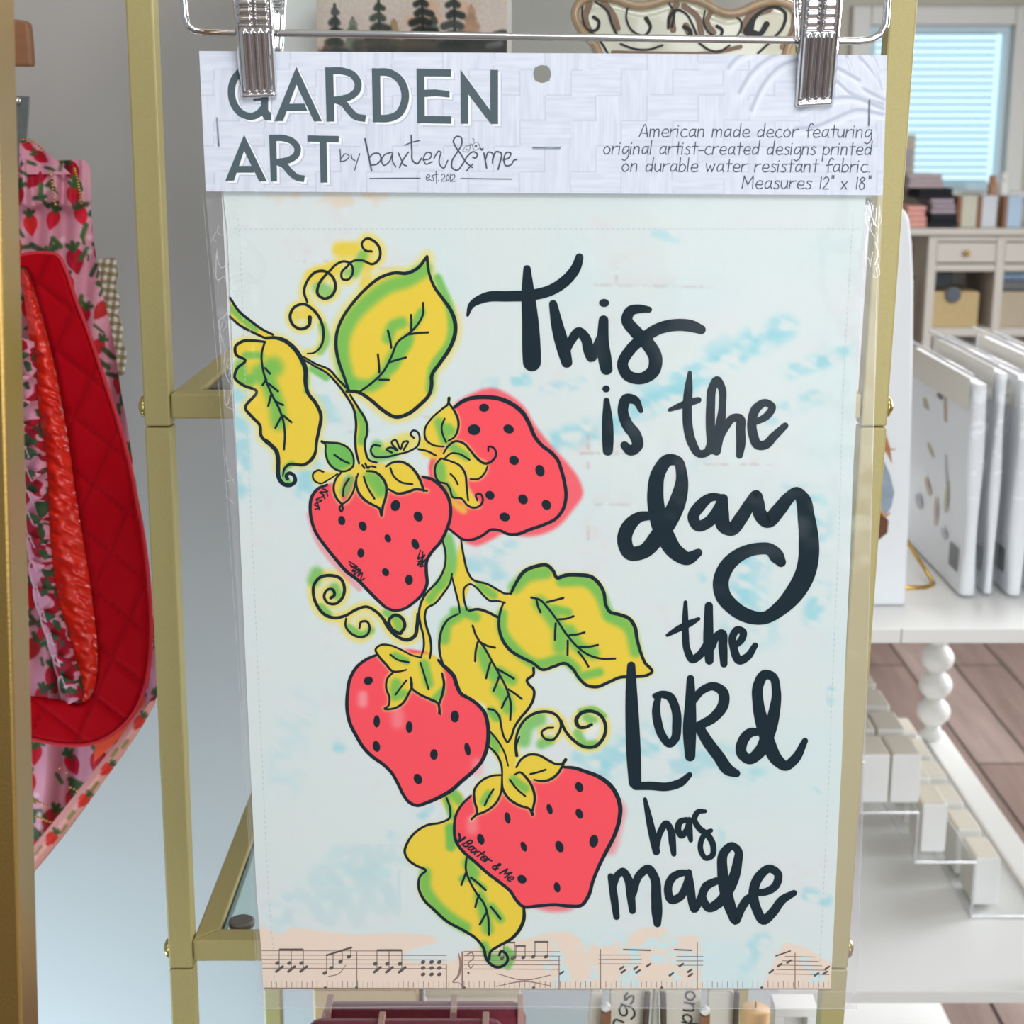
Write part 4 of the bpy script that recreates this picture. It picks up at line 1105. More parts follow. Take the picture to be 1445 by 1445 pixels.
for xs, y0, yb in (((394, 411, 428), 1340, 1359), ((532, 549, 567), 1341, 1360)):
    art.ribbon([(xs[0], y0, 3), (xs[-1], y0, 3)], NOTE, 2, smooth=False, flat=True)
    for x in xs:
        art.ribbon([(x, y0, 1.0), (x, yb + 8, 1.0)], NOTE, 2, smooth=False)
        art.disc(x - 2.5, yb, 3.4, 2.6, -.4, NOTE, 2)
        art.ribbon([(x - 4, yb + 12, 3.6), (x + 5, yb + 5, 3.6)], NOTE, 2, smooth=False)
art.ribbon([(461, 1348, 2.6), (496, 1337, 2.6)], NOTE, 2, smooth=False)
for x, yt, yb in ((461, 1348, 1373), (470, 1345, 1366), (483, 1341, 1357), (495, 1337, 1350)):
    art.ribbon([(x, yt, 1), (x, yb, 1)], NOTE, 2, smooth=False)
    art.disc(x - 2.5, yb, 3.4, 2.5, -.4, NOTE, 2)
art.ribbon([(463, 1378, 1), (478, 1374, 1.4), (488, 1362, 1)], MUS, 2)
for x in (597, 609, 620):
    for y in (1357.5, 1366, 1375):
        art.disc(x, y, 3.4, 2.5, -.4, NOTE, 2)
for x0, x1, y, ys in ((711, 726, 1330, 1352), (755, 773, 1329, 1350), (728, 741, 1335, 1351)):
    art.ribbon([(x0, y, 2.2), (x1, y, 2.2)], NOTE, 2, smooth=False)
    for x in (x0, x1):
        art.ribbon([(x, y, 1), (x, ys, 1)], NOTE, 2, smooth=False)
        art.disc(x - 2.5, ys, 3.2, 2.4, -.4, NOTE, 2)
art.ribbon([(647, 1345, 1), (650, 1360, 3.5), (646, 1378, 3), (639, 1386, 1.5), (648, 1387, 1), (653, 1394, 2)], MUS, 2)
art.ribbon([(658, 1348, 1.5), (666, 1344, 2), (668, 1352, 2), (661, 1360, 1.5), (664, 1366, 1.5), (669, 1360, 1)], MUS, 2)
art.disc(661, 1373, 1.5, 2, 0, NOTE, 2)
art.ribbon([(701, 1374, 1), (740, 1383, 1.6), (777, 1376, 1)], MUS, 2)
art.ribbon([(700, 1392, 1), (740, 1385, 1.6), (777, 1391, 1)], MUS, 2)
for x, y in ((877, 1366), (879, 1371), (897, 1366), (900, 1371), (915, 1362), (947, 1375), (961, 1362), (973, 1370), (974, 1376), (792, 1373), (1088, 1371), (1100, 1362), (1113, 1357), (1152, 1375), (1164, 1373), (1167, 1366)):
    art.ribbon([(x - 2, y + 1.5, 3.2), (x + 3, y - 2, 2.6)], NOTE, 2, smooth=False)
art.ribbon([(1095, 1349, 2), (1115, 1342, 2)], NOTE, 2, smooth=False)
art.ribbon([(952, 1340, 2), (976, 1341, 2)], NOTE, 2, smooth=False)
art.ribbon([(880, 1340, 2), (918, 1341, 2)], NOTE, 2, smooth=False)
# hem stitching: overlock ticks along the foot, seam lines at the top and sides
for k in range(112):
    x = 376 + k * 7.15
    art.ribbon([(x, 1384 + (k % 3), .8), (x, 1393.5, .8)], MUS if 0.3 < (k * .37) % 1 else THR, 2, smooth=False, flat=True)
art.ribbon([(373, 1394.5, 1.6), (780, 1395.5, 1.6), (1171, 1395.5, 1.6)], MUS, 2, smooth=False)
for x in (459, 503, 655, 753, 934, 1075):
    art.disc(x, 1393.5, 2.2, 1.4, 0, NOTE, 3)
for k in range(120):
    art.ribbon([(330 + k * 7.4, 323, .9), (334 + k * 7.4, 323, .9)], THR, 2, smooth=False, flat=True)
for k in range(140):
    y = 300 + k * 7.8
    x = float(np.interp(y, [a for a, _ in RIGHT], [b for _, b in RIGHT])) - 17
    art.ribbon([(x, y, .9), (x, y + 4, .9)], THR, 2, smooth=False, flat=True)
    x = float(np.interp(y, [a for a, _ in LEFT], [b for _, b in LEFT])) + 17
    art.ribbon([(x, y, .9), (x, y + 4, .9)], THR, 2, smooth=False, flat=True)
# the reverse side's lettering showing faintly through the cloth
for q in words[-1][1]:
    P_ = [(1542 - x, y + 2) for x, y, w in T5(q)]
    pt.stroke(P_, T5(q)[0][2] * .6 + 3, (200, 220, 221), .55, .6, nz=(PX < 566) * 1.0 * (PY > 1190))
# plain reverse of the cloth, a millimetre behind
art._add([(308, 188), (1225, 188), (1171, 1395), (372, 1395)], [(0, 1, 2, 3)], 5, -25)
V = at_np(PX, PY, FY)
M_back = mat('cloth_reverse', (222, 226, 224), 0.85, noise=0.03)
grid_mesh('fabric_panel', V, nx, ny, pt.c, [M_fabric, M_ink, M_music, M_note, M_thread, M_back], flag, art)

# ---- header card
HY = FY - 0.0022
hnx, hny = 560, 118
su, sv = np.linspace(0, 1, hnx), np.linspace(0, 1, hny)
TL, TR, BL, BR = (281, 72), (1252, 78), (290.5, 270), (1245.5, 275.5)
U, W_ = np.meshgrid(su, sv)
HX = ((TL[0] * (1 - U) + TR[0] * U) * (1 - W_) + (BL[0] * (1 - U) + BR[0] * U) * W_).ravel()
HYp = ((TL[1] * (1 - U) + TR[1] * U) * (1 - W_) + (BL[1] * (1 - U) + BR[1] * U) * W_).ravel()
hp = Paint(HX, HYp, (221, 226, 238))
cell = 36.0
ci, cj = np.floor((HX - 14) / cell).astype(int), np.floor((HYp - 27) / cell).astype(int)
ori = ((ci + cj) // 2) % 2 == 0
gh = vnoise(HX, HYp, 46, 2.2, 21) * .6 + vnoise(HX, HYp, 20, 5.5, 22) * .4
gv = vnoise(HX, HYp, 2.2, 46, 23) * .6 + vnoise(HX, HYp, 5.5, 20, 24) * .4
gr = np.where(ori, gh, gv)
hp.blend(0.55 * sstep(.35, .85, gr), (203, 209, 224))
hp.blend(0.35 * (1 - sstep(.1, .45, gr)), (234, 239, 248))
fx, fy = (HX - 14) / cell - ci, (HYp - 27) / cell - cj
nxt_x = (((ci + 1 + cj) // 2) % 2 == 0) != ori
nxt_y = (((ci + cj + 1) // 2) % 2 == 0) != ori
hp.blend(0.55 * ((fx > .955) & nxt_x), (186, 192, 206))
hp.blend(0.55 * ((fy > .955) & nxt_y), (186, 192, 206))
# fern scrolls in the right-hand corner, raised look drawn in dark and pale strokes
fern_zone = sstep(1020, 1090, HX + (HYp - 75) * -.6)
ferns = [[(1250, 150), (1235, 110), (1215, 85)], [(1250, 145), (1215, 125), (1195, 80)], [(1248, 152), (1200, 135), (1180, 118), (1150, 112)], [(1248, 158), (1205, 142), (1170, 145), (1130, 160)],
         [(1248, 166), (1210, 160), (1180, 172), (1150, 184), (1125, 186)], [(1125, 75), (1090, 85), (1060, 110), (1045, 135)], [(1140, 85), (1100, 100), (1075, 130), (1062, 160)], [(1060, 77), (1040, 88), (1030, 100)], [(1230, 78), (1240, 100), (1248, 130)], [(1150, 80), (1175, 95), (1215, 118)]]
for q in ferns:
    hp.stroke(q, 7, (226, 231, 242), .7, .6)
    hp.stroke([(x - 2, y - 5) for x, y in q], 2.4, (184, 190, 206), .85, .6)
    hp.stroke([(x + 1, y + 3) for x, y in q], 1.6, (236, 240, 249), .8, .6)
hart = Art(HY)
HC = crop(300, 60, .1661)
HD = crop(460, 80, .2076)
P2 = lambda q: [(x, y) for x, y, _ in q]
letters = []      # (kind, data)
letters += [('r', HC([(420, 262), (380, 222), (300, 215), (225, 258), (172, 340), (160, 430), (185, 530), (250, 605), (330, 628), (395, 600), (440, 548)], 62)),
            ('p', P2(HC([(412, 440), (472, 440), (472, 575), (500, 603), (498, 664), (445, 660), (412, 610)]))), ('p', P2(HC([(345, 440), (475, 440), (475, 495), (345, 495)]))),
            ('p', P2(HC([(712, 205), (930, 670), (862, 670), (712, 358), (598, 668), (526, 668)]))), ('p', P2(HC([(645, 520), (780, 518), (806, 582), (625, 582)]))),
            ('p', P2(HC([(956, 210), (1024, 212), (1036, 672), (968, 672)]))), ('r', HC([(1000, 240), (1100, 242), (1190, 275), (1235, 340), (1225, 410), (1165, 460), (1090, 482), (1020, 490)], 60)),
            ('r', HC([(1050, 488), (1110, 515), (1165, 580), (1220, 630), (1300, 646)], 60)),
            ('p', P2(HD([(312, 78), (368, 80), (373, 446), (319, 446)]))), ('r', HD([(340, 105), (425, 108), (500, 155), (538, 245), (528, 330), (485, 395), (425, 418), (345, 420)], 52)),
            ('p', P2(HD([(615, 80), (668, 82), (672, 452), (621, 452)]))), ('p', P2(HD([(640, 82), (850, 86), (850, 136), (640, 134)]))), ('p', P2(HD([(650, 225), (745, 222), (840, 234), (840, 278), (745, 268), (650, 276)]))), ('p', P2(HD([(640, 402), (852, 405), (852, 456), (640, 452)]))),
            ('p', P2(HD([(914, 86), (1117, 365), (1117, 89), (1170, 90), (1170, 458), (1122, 458), (967, 255), (967, 456), (916, 456)]))),
            ('p', P2(HC([(268, 783), (462, 1180), (396, 1180), (268, 920), (182, 1174), (108, 1174)]))), ('p', P2(HC([(200, 1048), (338, 1048), (356, 1106), (182, 1106)]))),
            ('p', P2(HC([(480, 782), (541, 784), (548, 1180), (494, 1180)]))), ('r', HC([(515, 810), (600, 812), (680, 842), (722, 898), (710, 955), (655, 995), (580, 1012), (520, 1018)], 56)),
            ('r', HC([(555, 1016), (610, 1045), (665, 1105), (715, 1145), (780, 1158)], 56)),
            ('p', P2(HC([(805, 788), (1072, 794), (1072, 848), (805, 842)]))), ('p', P2(HC([(910, 830), (968, 832), (976, 1190), (918, 1190)])))]
for dx, dy, mi, lay in ((5.5, 4.6, 3, 1), (3.6, 3.0, 2, 2), (0, 0, 1, 3)):
    for kd, d in letters:
        if kd == 'p':
            hart.poly([(x + dx, y + dy) for x, y in d], mi, lay)
        else:
            hart.ribbon([(x + dx, y + dy, w) for x, y, w in d], mi, lay, flat=True)
fine = [([(95, 630), (98, 670), (100, 714)], 7), ([(100, 714), (138, 702), (158, 676), (132, 660), (104, 690)], 7), ([(172, 668), (180, 695), (198, 706)], 7), ([(230, 660), (212, 712), (194, 772)], 7),
        ([(265, 558, 12), (285, 650, 12), (310, 775, 11)], 11), ([(292, 690), (325, 658), (362, 660), (374, 695), (345, 730), (308, 738)], 10), ([(442, 652), (405, 662), (378, 705), (392, 738), (425, 720), (450, 665)], 9), ([(452, 655), (455, 715), (475, 748)], 9),
        ([(492, 655), (512, 700), (530, 735), (548, 742)], 9), ([(560, 650), (525, 700), (500, 752)], 10), ([(580, 535), (584, 640), (592, 710), (618, 727), (650, 690)], 11), ([(535, 602), (580, 583), (638, 569)], 8), ([(660, 702), (708, 690), (716, 658), (690, 650), (664, 690), (680, 730), (722, 714)], 9),
        ([(735, 690), (750, 662), (768, 642), (782, 652), (776, 672), (770, 700), (776, 738), (798, 757), (828, 705)], 9), ([(994, 752), (960, 725), (915, 660), (878, 605), (866, 570), (888, 542), (918, 548), (924, 588), (892, 650), (856, 715), (858, 755), (890, 772), (930, 728), (965, 672), (1005, 646), (1028, 662), (1018, 688), (998, 684)], 10),
        ([(998, 730), (975, 752), (956, 776)], 9), ([(930, 640), (950, 610), (978, 602), (968, 645), (930, 645)], 3.5), ([(992, 600), (1025, 580), (1046, 618), (1012, 635), (992, 600)], 3.5), ([(1002, 580), (1008, 562), (994, 556)], 3), ([(975, 604), (985, 590), (995, 600)], 3), ([(1048, 618, 4), (1060, 632, 14), (1070, 618, 4)], 8),
        ([(1074, 655), (1082, 700), (1092, 757)], 11), ([(1084, 700), (1108, 648), (1130, 655), (1132, 722)], 10), ([(1132, 700), (1160, 645), (1190, 655), (1184, 715), (1170, 765)], 11), ([(1205, 702), (1246, 684), (1256, 656), (1232, 650), (1210, 690), (1225, 742), (1258, 734), (1282, 702), (1297, 700)], 10),
        ([(298, 828), (470, 826), (640, 826)], 7), ([(918, 828), (1090, 830), (1263, 832)], 7),
        ([(682, 826), (706, 815), (700, 800), (684, 812), (686, 838), (712, 834)], 5), ([(736, 805), (720, 810), (732, 828), (726, 845), (714, 840)], 5), ([(748, 780), (750, 820), (752, 865)], 5), ([(735, 802), (766, 798)], 5), ([(764, 842), (766, 844)], 7),
        ([(785, 806), (800, 797), (808, 812), (785, 845), (815, 845)], 5), ([(828, 800), (818, 820), (826, 845), (838, 822), (828, 800)], 5), ([(845, 795), (846, 850)], 5), ([(856, 808), (868, 797), (877, 812), (854, 846), (884, 845)], 5)]
for q, w in fine:
    hart.ribbon(HD(q, w), 4, 3)
for x, y, r in ((956, 632, 7), (1019, 609, 10)):
    (px_, py_, _), = HD([(x, y)])
    hart.ribbon([(px_ - r * .1, py_ - r * .06, r * .2), (px_, py_ + r * .12, .4)], 4, 4)
    hart.ribbon([(px_ + r * .1, py_ - r * .06, r * .2), (px_, py_ + r * .12, .4)], 4, 4)
for txt, x0, y0, x1, y1 in (('American made decor featuring', 902, 193, 1232, 194), ('original artist-created designs printed', 851, 217.5, 1232, 218.5), ('on durable water resistant fabric.', 877, 242, 1230, 243), ('Measures 12" x 18"', 1047, 266, 1230, 267)):
    write(hart, txt, x0, y0, x1, y1, 11.2, 1.45, 4, 3, slant=0.12)
HVv = at_np(HX, HYp, HY)
hc_ = np.hypot(HX - 765, HYp - 104.5)
drop = hc_ < 12.5
near = (hc_ >= 12.5) & (hc_ < 14.4)
ang = np.arctan2(HYp - 104.5, HX - 765)
HX2, HY2 = HX.copy(), HYp.copy()
HX2[near] = 765 + 12.6 * np.cos(ang[near])
HY2[near] = 104.5 + 12.6 * np.sin(ang[near])
HVv = at_np(HX2, HY2, HY)
hdr = grid_mesh('header_card', HVv, hnx, hny, hp.c, [M_card, M_slate, M_whiteink, M_relief, M_slate2], flag, hart, drop=drop)
# rear leaf of the folded card
rear = MB()
q = [at(282, 72.5, FY + 0.0022), at(748, 75, FY + 0.0022), at(748, 120, FY + .0022), at(782, 120, FY + .0022), at(782, 75, FY + .0022), at(1251, 78, FY + .0022), at(1245, 275, FY + .0022), at(291, 270, FY + .0022)]
rear.prism(q, (0, 0.0004, 0))
rear.build('header_card_rear', mat('card_reverse', (232, 232, 230), .7), flag)
M_staple = mat('staple_wire', (158, 170, 182), 0.4, metal=0.5)
for a_, b_ in (((306.5, 166), (309, 206)), ((752, 208), (791, 208.5)), ((1227.5, 141), (1226.5, 177))):
    p0, p1 = Vector(at(*a_, HY - .0006)), Vector(at(*b_, HY - .0006))
    MB().tube([p0 + Vector((0, .0012, 0)), p0, p1, p1 + Vector((0, .0012, 0))], 0.00033, 6).build('staple', M_staple, flag, smooth=True)

# ---- clear sleeve: front and back film with a welded edge and wrinkles
SL = [(118, 281), (200, 285), (275, 290), (400, 302), (500, 311), (650, 320), (850, 335), (1000, 342), (1180, 352), (1300, 360), (1424, 367)]
SR = [(118, 1251), (275, 1246), (320, 1244), (500, 1237), (613, 1233), (850, 1227), (1000, 1223), (1200, 1217), (1300, 1213), (1424, 1209)]
bnx, bny = 120, 170
bp_ = np.linspace(262, 1424, bny)
bl_ = np.interp(bp_, [a for a, _ in SL], [b for _, b in SL])
br_ = np.interp(bp_, [a for a, _ in SR], [b for _, b in SR])
bs = np.linspace(0, 1, bnx)
BX = (bl_[:, None] * (1 - bs) + br_[:, None] * bs).ravel()
BY = np.repeat(bp_, bnx)
edge = np.minimum(np.tile(bs, bny), 1 - np.tile(bs, bny))
ew = sstep(0.16, 0.0, edge) * (0.35 + 0.65 * sstep(900, 350, BY))
wr = (vnoise(BX, BY, 16, 26, 31) - .5) * 0.0028 * ew + (vnoise(BX, BY, 6, 11, 32) - .5) * 0.0012 * ew + (vnoise(BX, BY, 120, 150, 33) - .5) * 0.0008
Yb = FY - 0.0016 - 0.0004 + wr
Yb = np.minimum(Yb, FY - 0.0008)
SV = np.array([at(x, y, yy) for x, y, yy in zip(BX, BY, Yb)])
film = MB()
cr = Art(FY - 0.0024)  # pale strokes drawn as highlights along the film's creases and edges
crease_glints = [([(306, 355), (308, 370), (313, 378), (320, 372), (322, 350)], 1.8), ([(305, 360), (309, 395), (316, 390), (321, 402), (332, 412)], 1.6), ([(313, 480), (311, 450), (318, 445), (323, 420)], 1.8), ([(312, 500), (310, 470), (316, 448)], 1.2),
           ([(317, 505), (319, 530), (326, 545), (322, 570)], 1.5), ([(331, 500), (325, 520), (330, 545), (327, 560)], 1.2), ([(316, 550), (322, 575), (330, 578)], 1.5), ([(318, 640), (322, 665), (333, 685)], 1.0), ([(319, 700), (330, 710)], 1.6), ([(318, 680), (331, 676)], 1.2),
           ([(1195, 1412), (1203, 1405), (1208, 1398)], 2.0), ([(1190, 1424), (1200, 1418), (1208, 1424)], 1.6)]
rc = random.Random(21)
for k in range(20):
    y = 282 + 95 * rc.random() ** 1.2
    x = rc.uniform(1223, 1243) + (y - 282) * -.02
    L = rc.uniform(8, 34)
    crease_glints.append(([(x, y), (x + rc.uniform(-4, 4), y + L * .5), (x + rc.uniform(-4, 5), min(y + L, 390))], rc.uniform(.7, 2.2)))
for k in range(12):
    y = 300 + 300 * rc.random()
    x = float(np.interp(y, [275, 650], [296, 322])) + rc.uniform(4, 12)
    crease_glints.append(([(x, y), (x + rc.uniform(-4, 4), y + 8), (x + rc.uniform(-4, 5), y + rc.uniform(10, 22))], rc.uniform(.6, 1.5)))
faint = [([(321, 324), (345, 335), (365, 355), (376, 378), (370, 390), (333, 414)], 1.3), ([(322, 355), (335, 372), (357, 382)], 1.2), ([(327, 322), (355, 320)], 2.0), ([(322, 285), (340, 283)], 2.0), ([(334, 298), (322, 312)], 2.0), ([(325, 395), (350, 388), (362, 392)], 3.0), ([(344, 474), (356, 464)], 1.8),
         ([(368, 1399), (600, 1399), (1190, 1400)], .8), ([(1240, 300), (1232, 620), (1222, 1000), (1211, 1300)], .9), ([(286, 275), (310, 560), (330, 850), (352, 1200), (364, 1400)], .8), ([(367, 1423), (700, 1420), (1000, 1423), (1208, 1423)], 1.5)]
for q, w in crease_glints: cr.ribbon(q, 1, 1, w=w * .8)
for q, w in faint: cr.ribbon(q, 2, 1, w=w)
cmesh = np.full((len(BX), 3), .9)
slv = grid_mesh('clear_sleeve', SV, bnx, bny, cmesh, [M_film, M_creaseglint, M_faintglint], flag, cr)
bq = [at(SLx, y, FY + 0.0016) for y, SLx in SL] + [at(x, y, FY + 0.0016) for y, x in SR[::-1]]
bk = MB()
bk.add(bq, [tuple(range(len(bq)))])
bk.build('sleeve_back', mat_film('rear_film', .13, .03, .12, tint=(.97, .95, .97), bump=.4, bscale=30), flag, fix=False)
for o_ in (flag.children):
    if o_.name.startswith(('clear_sleeve', 'sleeve_back')):
        o_['label'] = 'clear crinkled plastic film'

# ------------------------------------------------------------------ chrome clip hanger holding the header card
HGY = FY - 0.001
hgt = empty('clip_hanger', (0.014, HGY, at(760, 50, HGY)[2]), 'chrome wire hanger with two ribbed clips gripping the flag header card', 'hanger')
rad = 0.0017
wire = [(258, -40), (259, 0), (260.5, 22), (265, 36), (275, 43), (290, 45.5), (420, 47), (760, 52), (1100, 56.5), (1212, 58), (1230, 56), (1243, 48), (1250, 34), (1252.5, 0), (1254, -40)]
wp = [at(x, y, HGY) for x, y in wire]
top = [(0.012, HGY, 1.70)]
MB().tube([wp[-1]][:0] + wp, rad, 12).build('wire_frame', M_chrome, hgt, smooth=True)
zt_ = wp[0][2]
xm = (wp[0][0] + wp[-1][0]) / 2
up = MB()
up.tube([wp[0], (wp[0][0] + .004, HGY, zt_ + .012), (wp[0][0] + .02, HGY, zt_ + .022), (xm - .01, HGY, zt_ + .045), (xm, HGY, zt_ + .06), (xm + .01, HGY, zt_ + .045), (wp[-1][0] - .02, HGY, zt_ + .022), (wp[-1][0] - .004, HGY, zt_ + .012), wp[-1]], rad, 12)
up.build('wire_shoulder', M_chrome, hgt, smooth=True)
hk = [(xm, HGY, zt_ + .058)]
hz = 1.706 + rad + 0.0002
for k in range(0, 13):
    a = math.pi * (-0.35 + 1.35 * k / 12)
    hk.append((xm + 0.016 * math.cos(a), HGY - 0.0, hz - 0.016 + 0.016 * math.sin(a) + 0.0))
hk.insert(1, (xm, HGY, hz - 0.05))
MB().tube(hk, rad, 10).build('hook', M_chrome, hgt, smooth=True)


def ribbed(name, corners, Yt, Yb_, sgn, parent):
    """embossed clip plate: corners tl,tr,br,bl in the picture plane, leaning from Yt (top) to Yb (foot)"""
    nu, nv = 65, 190
    mb = MB()
    tl, tr, br, bl_ = corners
    P = []
    for j in range(nv):
        v = j / (nv - 1)
        for i in range(nu):
            u = i / (nu - 1)
            x = (tl[0] * (1 - u) + tr[0] * u) * (1 - v) + (bl_[0] * (1 - u) + br[0] * u) * v
            y = (tl[1] * (1 - u) + tr[1] * u) * (1 - v) + (bl_[1] * (1 - u) + br[1] * u) * v
            d = 0.0
            # rounded side flanges
            e = min(u, 1 - u)
            d -= 0.0030 * (1 - min(1, e / 0.085)) ** 2
            vt = 0.475
            if v < vt - 0.02:                      # two columns of short cross ribs
                for c0, c1 in ((0.10, 0.46), (0.54, 0.90)):
                    s_ = min(u - c0, c1 - u)
                    if s_ > 0:
                        ph = ((v / 0.0625) % 1.0)
                        d += 0.0015 * min(1, s_ / 0.06) * max(0, math.sin(math.pi * ph)) ** 0.6 * (1 if ph < .999 else 0)
            elif v < 0.955:                         # four long flutes
                s_ = min((v - vt) / 0.03, 1) if v > vt else 0
                s_ = max(0, min(s_, (0.955 - v) / 0.02))
                if 0.10 < u < 0.90:
                    ph = ((u - 0.10) / 0.8 * 4) % 1.0
                    d += 0.0015 * s_ * (0.5 - 0.5 * math.cos(2 * math.pi * ph)) ** 0.7
            if v > 0.965:                           # rolled lip
                t = (v - 0.965) / 0.035
                d += 0.0012 * math.sin(math.pi * t)
            Y = Yt * (1 - v) + Yb_ * v - sgn * d
            P.append(at(x, y, Y))
    fs = [(j * nu + i, j * nu + i + 1, (j + 1) * nu + i + 1, (j + 1) * nu + i) for j in range(nv - 1) for i in range(nu - 1)]
    mb.add(P, fs)
    o = mb.build(name, M_chrome, parent, smooth=True, fix=False)
    md = o.modifiers.new('thickness', 'SOLIDIFY')
    md.thickness = 0.0007
    md.offset = 0
    return o


for cx_, cor, bcor in (
        ('l', [(325, -48), (381, -48), (391, 137), (340, 139)], [(352, -48), (406, -48), (398, 84), (350, 84)]),
        ('r', [(1136, -48), (1193, -48), (1176, 148), (1122, 151)], [(1118, -48), (1160, -48), (1172, 90), (1124, 90)])):
    cl = ribbed('clip', cor, FY - 0.020, FY - 0.0036, 1, hgt)
    ribbed('clip_rear', bcor, FY + 0.019, FY + 0.0040, -1, cl)
    xs_ = (cor[0][0] + cor[1][0] + cor[2][0] + cor[3][0]) / 4
    c0 = Vector(at(xs_ - 22, 47 if cx_ == 'l' else 57, HGY))
    c1 = Vector(at(xs_ + 22, 47 if cx_ == 'l' else 57, HGY))
    sp = []
    for k in range(0, 97):
        t = k / 96
        an = t * 2 * math.pi * 8
        sp.append(c0 + (c1 - c0) * t + Vector((0, 0.0034 * math.cos(an), 0.0034 * math.sin(an))))
    MB().tube(sp, 0.0006, 6).build('spring', M_chrome, cl, smooth=True)

# ------------------------------------------------------------------ things standing on the rack shelves
SH1, SH2, SH3 = Z1 - 0.003, Z2 - 0.003, 0.665 - 0.003      # glass tops
# canvas print of dark pines at dusk, on the upper shelf
PYY = 1.12
pz0, pz1 = SH1, at(580, -26, PYY)[2]
px0, px1 = at(447.5, 40, PYY)[0], at(722, 40, PYY)[0]
prt = empty('canvas_print', ((px0 + px1) / 2, PYY, pz0), 'small canvas print of dark pine trees at dusk on the upper shelf', 'picture')
MB().box(px0, px1, PYY + 0.0008, PYY + 0.022, pz0, pz1).build('canvas_block', mat('canvas_side', (216, 206, 196), .85, noise=.05, nscale=200), prt, bevel=0.001)
cnx, cny = 230, 420
cu, cv = np.meshgrid(np.linspace(0, 1, cnx), np.linspace(0, 1, cny))
wX, wZ = px0 + (px1 - px0) * cu.ravel(), pz1 + (pz0 - pz1) * cv.ravel()
# picture coordinates matching how the print is framed
CXp = 447.5 + cu.ravel() * 274.5
CYp = -26 + (pz1 - wZ) / (at(580, -26, PYY)[2] - at(580, 74, PYY)[2]) * 100
cp = Paint(CXp, CYp, (226, 207, 197))
cp.blend(sstep(.3, .8, vnoise(CXp, CYp, 70, 50, 51)) * .6, (214, 190, 180))
cp.blend(sstep(30, 120, CYp + 30 * vnoise(CXp, CYp, 30, 30, 52)) * .35, (232, 176, 150))
rngp = random.Random(5)


def pine(x, top, foot, w, c, blobs):
    cp.stroke([(x, top), (x + 1, foot)], 2.0, c, 1, .5)
    n = blobs
    for k in range(n):
        t = (k + .6) / n
        y = top + (foot - top) * t
        h = w * (0.16 + t * .95)
        sgn = 1 if k % 2 else -1
        dv = rngp.randint(-14, 26)
        cc = [min(255, max(0, q + dv)) for q in c]
        cp.stroke([(x - h * (.9 if sgn > 0 else .55), y + 3), (x - h * .2, y - 1)], 3.4 + t * 5.0, cc, .95, .5)
        cp.stroke([(x + h * .2, y), (x + h * (.9 if sgn < 0 else .55), y + 3)], 3.4 + t * 5.2, cc, .95, .5)


GRNB, DK = (66, 72, 66), (52, 56, 54)
for x, y in ((610, 20), (588, 28), (540, 45), (470, 62), (695, 55), (660, 38), (515, 52), (640, 60), (560, 60), (650, 5), (605, 3)):
    cp.stroke([(x - 8, y), (x + 8, y + 6)], 6, (236, 168, 128), .55, .8)
pine(498, 25, 68, 9, (112, 116, 104), 4)
pine(612, 20, 60, 5, (90, 92, 84), 3)
pine(556, 28, 60, 4, (186, 152, 120), 4)
pine(665, 8, 58, 11, (178, 136, 108), 5)
pine(473, 6, 92, 14, GRNB, 6)
pine(535, 0, 100, 27, GRNB, 7)
pine(596, -18, 100, 30, DK, 9)
pine(641, -20, 100, 27, DK, 8)
pine(460, 60, 120, 16, (110, 92, 78), 4)
for pts, r, c in (([(505, 64), (540, 60), (575, 66)], 9, (86, 82, 74)), ([(575, 62), (600, 64), (620, 68)], 9, (96, 88, 76)), ([(630, 66), (680, 62), (715, 66)], 12, (52, 58, 58)), ([(690, 66), (705, 62)], 5, (122, 122, 118)), ([(700, 50), (712, 48), (718, 55)], 6, (64, 66, 66)),
                 ([(447, 85), (722, 80)], 14, (70, 70, 66)), ([(447, 105), (722, 105)], 16, (92, 84, 74)), ([(447, 150), (722, 140)], 26, (150, 128, 112)), ([(450, 190), (722, 180)], 30, (198, 178, 164))):
    cp.stroke(pts, r, c, .9, .5)
cp.blend(.12 * (vnoise(CXp, CYp, 2, 2, 55)), (90, 80, 78))
cp.blend(1.0 * (CXp > 716), (218, 212, 206))
CV = np.stack([wX, np.full_like(wX, PYY), wZ], 1)
grid_mesh('painted_face', CV, cnx, cny, cp.c, [mat_attr('canvas_paint', .75, bump=.15, wave=600)], prt)

# white blank card standing to its left, further back
cz1 = at(410, -20, 1.17)[2]
tag(MB().box(at(336, 40, 1.17)[0], at(470, 40, 1.17)[0], 1.168, 1.172, SH1, cz1).build('blank_card', M_white, None, bevel=.0006),
    'plain white card standing behind the pine tree canvas print', 'card')

# scalloped cream ceramic platter with black scrolls
TY = 1.13
plat = empty('ceramic_platter', (at(970, 40, TY)[0], TY, SH1), 'cream ceramic platter with black scrolls and tan scalloped rim', 'platter')
rim_top = [(846, 78), (838, 62), (826, 50), (815, 34), (811, 20), (816, 6), (830, -3), (850, -4), (872, 0), (888, 6), (905, 8), (922, 5), (940, -1), (958, -4), (975, -2), (995, 5), (1012, 15), (1028, 19.5), (1045, 17), (1062, 9), (1085, 3), (1105, 4), (1119, 12), (1126, 28), (1124, 44), (1115, 58), (1108, 78)]
pzf = lambda y: at(970, y, TY)[2]
zmid = (pzf(78) + SH1 + 0.004) / 2
half = [at(x, y, TY) for x, y in rim_top]
mirr = [(p[0], p[1], 2 * zmid - p[2]) for p in half[::-1]]
outl = half + mirr
mp_ = MB()
ring = spline([(p[0], p[2], 0) for p in outl], 4, True)
cxm, czm = ring[:, 0].mean(), ring[:, 1].mean()
